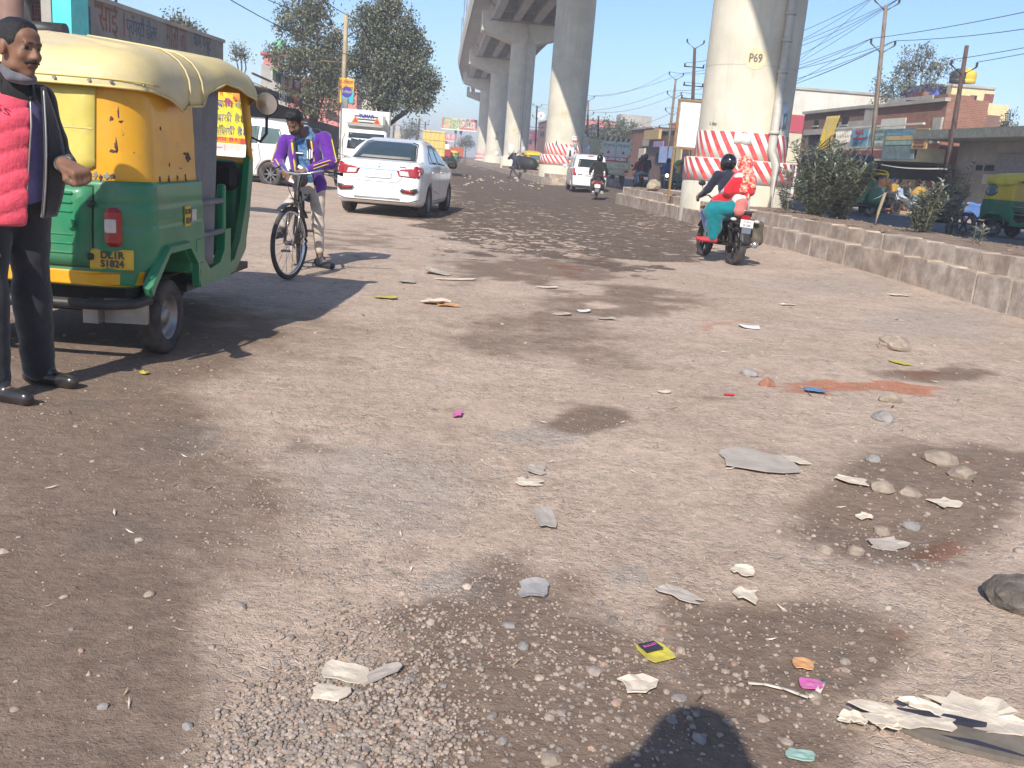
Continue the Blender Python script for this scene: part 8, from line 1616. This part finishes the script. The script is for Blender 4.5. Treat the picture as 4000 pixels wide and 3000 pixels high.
# ------------------------------------------------------------------ litter on the ground
M_card = mat('torn_card', (.60, .52, .42), .9, var=.15, scale=12, bump=.6, bscale=50); M_gcard = mat('grey_board', (.40, .35, .305), .9, var=.12, scale=10); M_pkw = mat('pink_wrapper', (.60, .12, .38), .5, var=.2, dirt=.4, dscale=30); M_yw = mat('yellow_wrapper', (.58, .50, .06), .5, var=.25, dirt=.4, dscale=30); M_blw = mat('blue_wrapper', (.06, .22, .45), .6, var=.2, dirt=.4, dscale=20); M_orw = mat('orange_packet', (.62, .32, .14), .5, var=.2); M_film = mat('clear_film', (.50, .48, .47), .25, var=.2, alpha=.55); M_sole = mat('worn_insole', (.16, .135, .11), .9, var=.25, scale=7, bump=.4); M_dkc = mat('dark_cloth_scrap', (.03, .03, .05), .9, var=.2)
def scrap(name, label, px, py, w, d, m, cat='litter', seed=1, curl=.012, ragged=.12, rot=0., n=14, group=None, z=.0, th=.003):
    q = G(px, py); zz = gzf(q[0], q[1]); rr = random.Random(seed); mb = MB(); ring = []
    for k in range(n): a = 2*math.pi*k/n; f = 1/max(abs(math.cos(a)), abs(math.sin(a))); ring.append((math.cos(a)*f*w/2*(1+rr.uniform(-ragged, ragged)), math.sin(a)*f*d*.85*(1+rr.uniform(-ragged, ragged))))
    V = [(0, 0, .008)]; 
    for s in (.55, 1.): V += [(x*s, y*s, .004+.5*curl*(s*s)*(.5+.5*math.sin(3*x/w+seed))*rr.uniform(.5, 1.3)) for x, y in ring]
    F = [(0, 1+k, 1+(k+1) % n) for k in range(n)]+[(1+k, 1+n+k, 1+n+(k+1) % n, 1+(k+1) % n) for k in range(n)]
    mb.add(V, F, 0, False); o = mb.build(name, m, solid=th); o.location = (q[0], q[1], zz+.006+z); o.rotation_euler = (rr.uniform(-.03, .03), rr.uniform(-.03, .03), rot); tag(o, label, cat, group); return o
Q = k2
scrap('torn_card', 'torn pale cardboard wedge among the gravel, a crease across it', 748*Q, 1463*Q, .11, .045, M_card, seed=3, rot=-.1); scrap('torn_card', 'torn white cardboard piece with ragged edges below the cardboard wedge', 712*Q, 1507*Q, .085, .035, M_card, seed=5, rot=-.25, ragged=.2)
scrap('plastic_strip', 'grey plastic strip lying beside the cardboard wedge', 818*Q, 1464*Q, .12, .022, M_gcard, seed=6, rot=.75); scrap('plastic_film', 'crumpled clear plastic film on the dry gravel', 1152*Q, 1277*Q, .09, .08, M_film, seed=7, curl=.02, ragged=.25)
scrap('grey_board', 'notched grey board offcut standing out on the pale ground', 1178*Q, 1120*Q, .075, .1, M_gcard, seed=8, rot=.1, ragged=.06); scrap('grey_board', 'large grey board with a pointed end on the pale ground', 1640*Q, 1000*Q, .34, .17, M_gcard, seed=9, rot=-.3, ragged=.2, curl=.012); scrap('torn_card', 'cream card flake beside the pointed grey board', 1719*Q, 999*Q, .08, .07, M_card, seed=10, rot=.5)
pk_ = scrap('snack_packet', 'black and yellow snack packet with pink lettering', 1415*Q, 1413*Q, .085, .055, M_yw, seed=11, rot=.5, ragged=.05); mb = MB(); mb.box((-.012, .008, .018), (.055, .042, .002)); mb.build('dark_panel', M_dkc, pk_); text('BULLET', .014, M_pkw, pk_, (-.012, .01, .0205), (0, 0, .1), 'packet_word', ext=.0004)
scrap('pink_wrapper', 'bright pink wrapper scrap near the paper ribbon', 1750*Q, 1479*Q, .06, .028, M_pkw, seed=12, rot=-.2); scrap('pink_wrapper', 'tiny pink wrapper alone on the dry ground', 988*Q, 896*Q, .045, .05, M_pkw, seed=13, curl=.03); scrap('orange_packet', 'small orange and yellow packet above the pink scrap', 1735*Q, 1435*Q, .055, .03, M_orw, seed=14, rot=-.15, ragged=.04)
scrap('blue_wrapper', 'blue wrapper scrap on the stony dust', 1758*Q, 847*Q, .12, .06, M_blw, seed=15, curl=.03, ragged=.3); scrap('yellow_packet', 'yellow square packet scrap near the orange dust', 1943*Q, 785*Q, .11, .10, M_yw, seed=16, rot=.4); scrap('white_box', 'crushed white packet lying on the dusty road', 1618*Q, 710*Q, .17, .09, M_platew, seed=17, curl=.04); scrap('silver_wrapper', 'small silver wrapper on the road', 1262*Q, 672*Q, .12, .07, M_platew, seed=18, curl=.03); scrap('green_wrapper', 'lime green wrapper strip beyond the shadow of the rickshaw', 832*Q, 645*Q, .2, .07, M_yw, seed=19, curl=.03, rot=-.1)
scrap('brown_paper', 'crumpled brown paper in the middle of the road', 940*Q, 655*Q, .22, .12, M_card, seed=20, curl=.05, ragged=.3); scrap('brown_paper', 'second brown paper scrap beside the crumpled one', 968*Q, 660*Q, .18, .08, M_orw, seed=21, curl=.02, ragged=.25); scrap('grey_shoe_sole', 'grey worn shoe upper lying on the road ahead', 945*Q, 592*Q, .26, .14, M_gcard, seed=22, curl=.09, ragged=.15); scrap('yellow_wrapper', 'curled yellow wrapper beside the black shoe of the man', 311*Q, 809*Q, .04, .025, M_yw, seed=23, curl=.02); scrap('red_scrap', 'thin red scrap on the stony dust', 1575*Q, 857*Q, .06, .02, M_trkred, seed=24); scrap('pale_paper', 'pale green paper slip at the bottom of the gravel', 1727*Q, 1642*Q, .06, .022, M_sgg, seed=25, rot=-.3)
# bark-like torn card and insole heap at the lower right corner
for i, (px_, py_, w_, d_, ro) in enumerate(((1960, 1560, .22, .05, -.05), (2115, 1545, .2, .085, -.2), (1912, 1570, .07, .035, -.5), (1842, 1563, .065, .025, -.1), (2010, 1545, .13, .03, -.3), (1935, 1545, .06, .03, .4))):
    scrap('torn_card', ('long torn pale card lying across the worn insole', 'broad torn pale card above the worn insole', 'ragged card flake left of the worn insole', 'small flat card flake left of the insole heap', 'narrow card strip in the insole heap', 'small grey-white card chip at the top of the insole heap')[i], px_*Q, py_*Q, w_, d_, M_card, seed=30+i, rot=ro, ragged=.28, curl=.03, n=22, z=.012 if i in (0, 4) else .004)
ins = G(2085*Q, 1595*Q); io = thing('worn_insole', 'worn brown shoe insole with a dark slit at the lower right', 'insole', (ins[0], ins[1], gzf(ins[0], ins[1])), -.22); mb = MB(); pr = [(-.17, 0), (-.13, .035), (-.04, .045), (.05, .04), (.12, .05), (.19, .045), (.23, 0), (.19, -.05), (.1, -.06), (0, -.055), (-.1, -.04)]; mb.prism(pr, .004, .018, 'xy'); mb.build('sole', M_sole, io); mb = MB(); mb.prism([(-.06, -.018), (.02, -.012), (.1, -.03), (.14, -.045), (.06, -.036), (-.02, -.028)], .0185, .0195, 'xy'); mb.build('slit', M_dkc, io); mb = MB(); mb.prism([(-.15, .05), (-.02, .065), (.06, .06), (.02, .045), (-.1, .035)], .006, .03, 'xy'); mb.build('dark_lining', M_dkc, io)
rb = G(1700*Q, 1490*Q); mb = MB(); pts = [G(x*Q, y*Q)+np.array([0, 0, gzf(*G(x*Q, y*Q)[:2])+.012]) for x, y in ((1615, 1478), (1650, 1480), (1690, 1490), (1725, 1505), (1745, 1512), (1765, 1500), (1780, 1470))]
for i in range(len(pts)-1):
    a, b = pts[i], pts[i+1]; d = (b-a)/np.linalg.norm(b-a); n_ = np.array([-d[1], d[0], 0])*.007; mb.add([a-n_, b-n_, b+n_, a+n_], [(0, 1, 2, 3)], 0, True)
o = mb.build('paper_ribbon', M_card, solid=.002); tag(o, 'long curved brown paper ribbon beside the pink wrapper scrap', 'ribbon')
# straw, twigs, flakes: smaller bits that nobody could count
# ------------------------------------------------------------------ stones
def vcol_mesh(name, V, F, cols, label, m):
    o = raw_mesh(name, V, F, [m], None, False); ca = o.data.attributes.new('Col', 'FLOAT_COLOR', 'FACE'); ca.data.foreach_set('color', cols.astype(np.float32).ravel()); tag(o, label, 'gravel', kind='stuff'); return o
M_grav = mat('gravel_stone', (.3, .27, .24), .9, var=.2, scale=30, bump=.4, bscale=80, vcol='Col')
def templates(sub, n, flat):
    out = []
    for i in range(n):
        me = stone_mesh('t', 50+i, [], sub, flat*(.75+.5*random.random()), .4); v = np.empty(len(me.vertices)*3); me.vertices.foreach_get('co', v); f = np.array([list(p.vertices) for p in me.polygons]); out.append((v.reshape(-1, 3), f)); bpy.data.meshes.remove(me)
    return out
T0, T1 = templates(1, 8, .62), templates(2, 8, .65)
def scatter(name, label, P, size, T, rng, tint, sink=.25):
    Vs, Fs, Cs = [], [], []; n = 0; ti = rng.integers(0, len(T), len(P)); yaw = rng.uniform(0, 2*math.pi, len(P)); st = rng.uniform(.65, 1.0, len(P))
    for k in range(len(T)):
        ix = np.where(ti == k)[0]
        if not len(ix): continue
        v, f = T[k]; c, s = np.cos(yaw[ix])[:, None], np.sin(yaw[ix])[:, None]; X = v[None, :, 0]*size[ix][:, None]; Y = v[None, :, 1]*(size[ix]*st[ix])[:, None]; Z = v[None, :, 2]*size[ix][:, None]*.95
        V = np.stack([X*c-Y*s+P[ix][:, :1], X*s+Y*c+P[ix][:, 1:2], Z+(P[ix][:, 2]+size[ix]*(.3-sink))[:, None]], 2); m = len(v)
        Fs.append((f[None]+(np.arange(len(ix))*m)[:, None, None]+n).reshape(-1, 3)); Vs.append(V.reshape(-1, 3)); n += len(ix)*m; Cs.append(np.repeat(tint[ix], len(f), 0))
    return vcol_mesh(name, np.concatenate(Vs), np.concatenate(Fs), np.concatenate([np.concatenate(Cs), np.ones((sum(len(c) for c in Cs), 1))], 1), label, M_grav)
def tints(n, rng, kind=0):
    base = np.array([[.37, .295, .24], [.32, .265, .225], [.42, .34, .28], [.27, .24, .22], [.38, .25, .19]])[rng.choice(5, n, p=[.38, .26, .2, .12, .04])]; return base*rng.uniform(.78, 1.12, (n, 1))*.95
rng = np.random.default_rng(21)
def field(n, xr, yr, dens):
    x = rng.uniform(*xr, n); y = yr[0]*(yr[1]/yr[0])**rng.random(n); z = gheight(x, y); P = np.stack([x, y, z], 1); px, py = to_px(P); px /= Q; py /= Q; w = dens(px+50*fbm(x*2, y*2, 3), py+30*fbm(x*2+5, y*2+5, 3), x, y); return P[rng.random(n) < w]
# fine chippings: dense heap at the bottom left of centre, thin elsewhere
def d_chip(px, py, x, y):
    w = .09+.5*blob(px, py, 880, 1060, 420, 260)+.3*blob(px, py, 1250, 1150, 350, 150)+.35*blob(px, py, 850, 1350, 330, 140)+.3*blob(px, py, 1150, 1450, 420, 190)+.2*blob(px, py, 1850, 1350, 300, 200)
    return w*(1-.6*blob(px, py, 150, 1350, 330, 420))*(1-sstep(5, 12, y))
P = field(84000, (-2.6, 2.8), (1.6, 9), d_chip); scatter('fine_gravel', 'fine grey-brown stone chippings strewn over the dusty road', P, rng.gamma(5., .0012, len(P))+.0025, T0[:5], rng, tints(len(P), rng), .2)
P = field(26000, (-1.3, .4), (1.6, 2.7), lambda px, py, x, y: 1.*blob(px, py, 720, 1590, 240, 130, .4)+.5*blob(px, py, 640, 1650, 180, 70)+.25*blob(px, py, 830, 1400, 200, 90)); scatter('pebble_heap', 'dense patch of grey pebbles at the bottom of the picture', P, rng.gamma(8, .00115, len(P))+.004, T0, rng, tints(len(P), rng), .05)
P = field(16000, (-.6, 2.2), (1.6, 4), lambda px, py, x, y: .30*blob(px, py, 1150, 1520, 380, 180)+.12*blob(px, py, 1600, 1450, 420, 220)+.10*blob(px, py, 1950, 1100, 260, 150)); scatter('pale_pebbles', 'pale pebbles scattered over the damp dark patches', P, rng.gamma(4, .0027, len(P))+.005, T0, rng, tints(len(P), rng)*.88, .24)
P = field(6000, (-3, 4.5), (1.6, 9), lambda px, py, x, y: .05+.25*blob(px, py, 1150, 1520, 500, 220)+.5*blob(px, py, 1950, 1110, 300, 190)+.2*blob(px, py, 1750, 880, 400, 130)+.12*blob(px, py, 1500, 1300, 600, 300)); scatter('loose_stones', 'loose stones of fist size and less on the stony part of the road', P, rng.gamma(3., .0048, len(P))+.008, T1, rng, tints(len(P), rng), .24)
# broken slabs in the worn-out asphalt farther ahead
P = field(5600, (-4, 5), (9, 30), lambda px, py, x, y: .8*blob(px, py, 1140, 522, 190, 24, .6)+.35*blob(px, py, 1060, 485, 130, 40)+.5*blob(px, py, 1420, 480, 160, 20)+.06*blob(px, py, 1250, 450, 350, 90)); scatter('broken_slabs', 'flat pale lumps of broken road surface in the worn asphalt', P, rng.gamma(3, .036, len(P))+.03, templates(1, 8, .08), rng, np.tile([.40, .31, .24], (len(P), 1))*rng.uniform(.75, 1.15, (len(P), 1)), .285)
P = field(1500, (-6, 3), (38, 62), lambda px, py, x, y: .5*blob(px, py, 1010, 372, 130, 8, .5)+.2*blob(px, py, 1100, 395, 160, 20)); scatter('rubble', 'stone rubble strewn across the road near the walking man', P[::3], rng.gamma(3, .04, len(P[::3]))+.05, T0, rng, np.tile([.42, .34, .27], (len(P[::3]), 1))*rng.uniform(.8, 1.15, (len(P[::3]), 1)), .1)
P = np.array([road(l_, s_, .5+.0) for l_, s_ in zip(rng.uniform(7.0, 10.5, 900), rng.uniform(8, 33, 900))]); P[:, 2] = .60-.16*sstep(.25, .95, (np.array([lat(p[0], p[1]) for p in P])-6.93)/3.97)+.0; scatter('soil_clods', 'clods and leaf crumbs on the bare soil of the median', P, rng.gamma(3, .012, len(P))+.01, T0, rng, np.tile([.22, .15, .105], (len(P), 1))*rng.uniform(.6, 1.4, (len(P), 1)), .1)
# straw and leaf scraps
n_ = 500; x = rng.uniform(-3, 5, n_); y = 1.7*(16/1.7)**rng.random(n_); pts = np.stack([x, y, gheight(x, y)+.006], 1); a = rng.uniform(0, math.pi, n_); d = np.stack([np.cos(a), np.sin(a), np.zeros(n_)], 1); w = np.stack([-np.sin(a), np.cos(a), np.zeros(n_)], 1); s = (rng.uniform(.006, .022, n_)*(1+y/7))[:, None]; hh = s*rng.uniform(.05, .22, n_)[:, None]; V = np.stack([pts-d*s, pts+w*hh, pts+d*s+np.array([0, 0, .006]), pts-w*hh], 1).reshape(-1, 3); st_ = raw_mesh('straw_scraps', V, np.arange(4*n_).reshape(n_, 4), [M_card, M_bamb, M_bark], None, False, rng.choice(3, n_, p=[.45, .3, .25])); tag(st_, 'straw, twigs and dry leaf scraps lying over the road', 'scraps', kind='stuff')
# larger stones one can pick out
M_st1 = mat('stone_grey', (.26, .24, .225), .9, var=.2, scale=14, bump=.6, bscale=50); M_st2 = mat('stone_tan', (.31, .25, .195), .9, var=.2, scale=14, bump=.6, bscale=50); M_st4 = mat('stone_dark', (.17, .145, .12), .9, var=.3, scale=12, bump=1, bscale=30, bdist=.02); M_st3 = mat('stone_red', (.36, .17, .11), .9, var=.2, scale=14, bump=.6)
for i, (px_, py_, sz, m_, lb) in enumerate(((2075, 1030, .16, M_st2, 'rounded tan stone, the bigger of a pair in the dark pothole'), (2030, 1000, .19, M_st2, 'dusty tan lump half sunk above the rounded stone in the pothole'), (1885, 995, .09, M_st1, 'blue-grey stone at the upper rim of the dark pothole'), (1905, 1055, .13, M_st2, 'flat-sided tan stone left of the pothole centre'), (1965, 1065, .11, M_st2, 'long flat tan stone slab in the pothole'), (1908, 1125, .085, M_st2, 'angular tan stone in the middle of the pothole'), (1975, 1120, .085, M_st1, 'grey angular stone right of the pothole centre'), (1850, 1185, .08, M_st2, 'tan stone heaped with torn card at the lower rim of the pothole'), (1780, 1185, .075, M_st2, 'tan stone at the lower left rim of the pothole'), (2212, 1305, .27, M_st4, 'big rough grey rock cut by the right edge of the picture'), (1905, 905, .16, M_st1, 'grey rock with a pale face on the stony dust'), (1930, 755, .28, M_st2, 'low wide hump of pale stone by the far kerb side'), (1655, 832, .15, M_st3, 'reddish stone on the stony dust'), (1618, 810, .14, M_st1, 'grey stone beside the reddish stone'), (1925, 865, .17, M_st2, 'flat pale stone near the orange dust'), (1790, 860, .07, M_st2, 'small tan stone by the blue wrapper'), (1835, 1540, .05, M_st1, 'grey stone left of the worn insole'), (2000, 1510, .055, M_st2, 'tan stone above the worn insole'), (1885, 1500, .04, M_st2, 'square pale stone near the worn insole'), (1760, 1505, .05, M_st2, 'oval tan stone below the pink wrapper'), (1085, 1605, .03, M_st1, 'grey pebble in the damp patch'), (1190, 1645, .06, M_st2, 'large tan cobble at the bottom of the damp patch'), (1130, 1400, .045, M_st1, 'flat grey stone in the damp patch'), (1100, 1355, .04, M_st1, 'light grey stone at the upper edge of the damp patch'), (878, 1298, .03, M_st2, 'white-tan stone at the edge of the gravel'), (405, 1575, .03, M_st1, 'dark grey stone at the left edge of the gravel'), (222, 1530, .03, M_st1, 'flat diamond-shaped grey stone alone on the damp earth'), (1510, 1600, .045, M_st1, 'grey stone inside the shadow of the photographer'), (1450, 1560, .035, M_st1, 'flat stone at the top of the shadow of the photographer'))):
    q = G(px_*Q, py_*Q); bb = boulder(lb, (q[0], q[1], gzf(q[0], q[1])+sz*(.05 if sz < .2 else .12)), (sz*1.0, sz*.8, sz*(.75 if sz < .3 else .25)), 100+i, m_, 'stone', 2 if sz < .2 else 3, .75, 'stone')
for i, (px_, py_, w_, d_) in enumerate(((880, 610, .2, .1), (985, 605, .4, .05), (1180, 622, .2, .06), (1215, 680, .15, .05), (1940, 640, .25, .08), (1700, 660, .2, .04), (1160, 1015, .07, .05), (1140, 1040, .1, .05), (1435, 850, .07, .03), (1310, 690, .16, .04), (1600, 1240, .07, .04), (1610, 1290, .07, .05), (1465, 1290, .12, .04), (1840, 1040, .13, .05), (2040, 1085, .12, .05), (1920, 1160, .14, .05), (1870, 1100, .06, .03), (1380, 1490, .1, .04))):
    scrap('paper_scrap', 'trodden brown paper scrap lying flat on the dusty road', px_*Q, py_*Q, w_, d_, M_card if i % 3 else M_gcard, seed=60+i, ragged=.3, curl=.02, rot=rng.uniform(-.5, .5), group='trodden paper scraps on the road')
# ------------------------------------------------------------------ haze
hz = MB(); hz.box((0, 380, 10.6), (1500, 1100, 23.2)); ho = hz.build('haze', []); m = bpy.data.materials.new('haze'); m.use_nodes = True; nt = m.node_tree; nt.nodes.clear(); out = nt.nodes.new('ShaderNodeOutputMaterial'); pv = nt.nodes.new('ShaderNodeVolumePrincipled'); pv.inputs['Color'].default_value = (.87, .91, 1, 1); pv.inputs['Density'].default_value = HAZE; pv.inputs['Anisotropy'].default_value = .2; nt.links.new(pv.outputs[0], out.inputs['Volume']); ho.data.materials.append(m); tag(ho, 'pale dusty winter haze over the whole road', 'haze', kind='stuff')
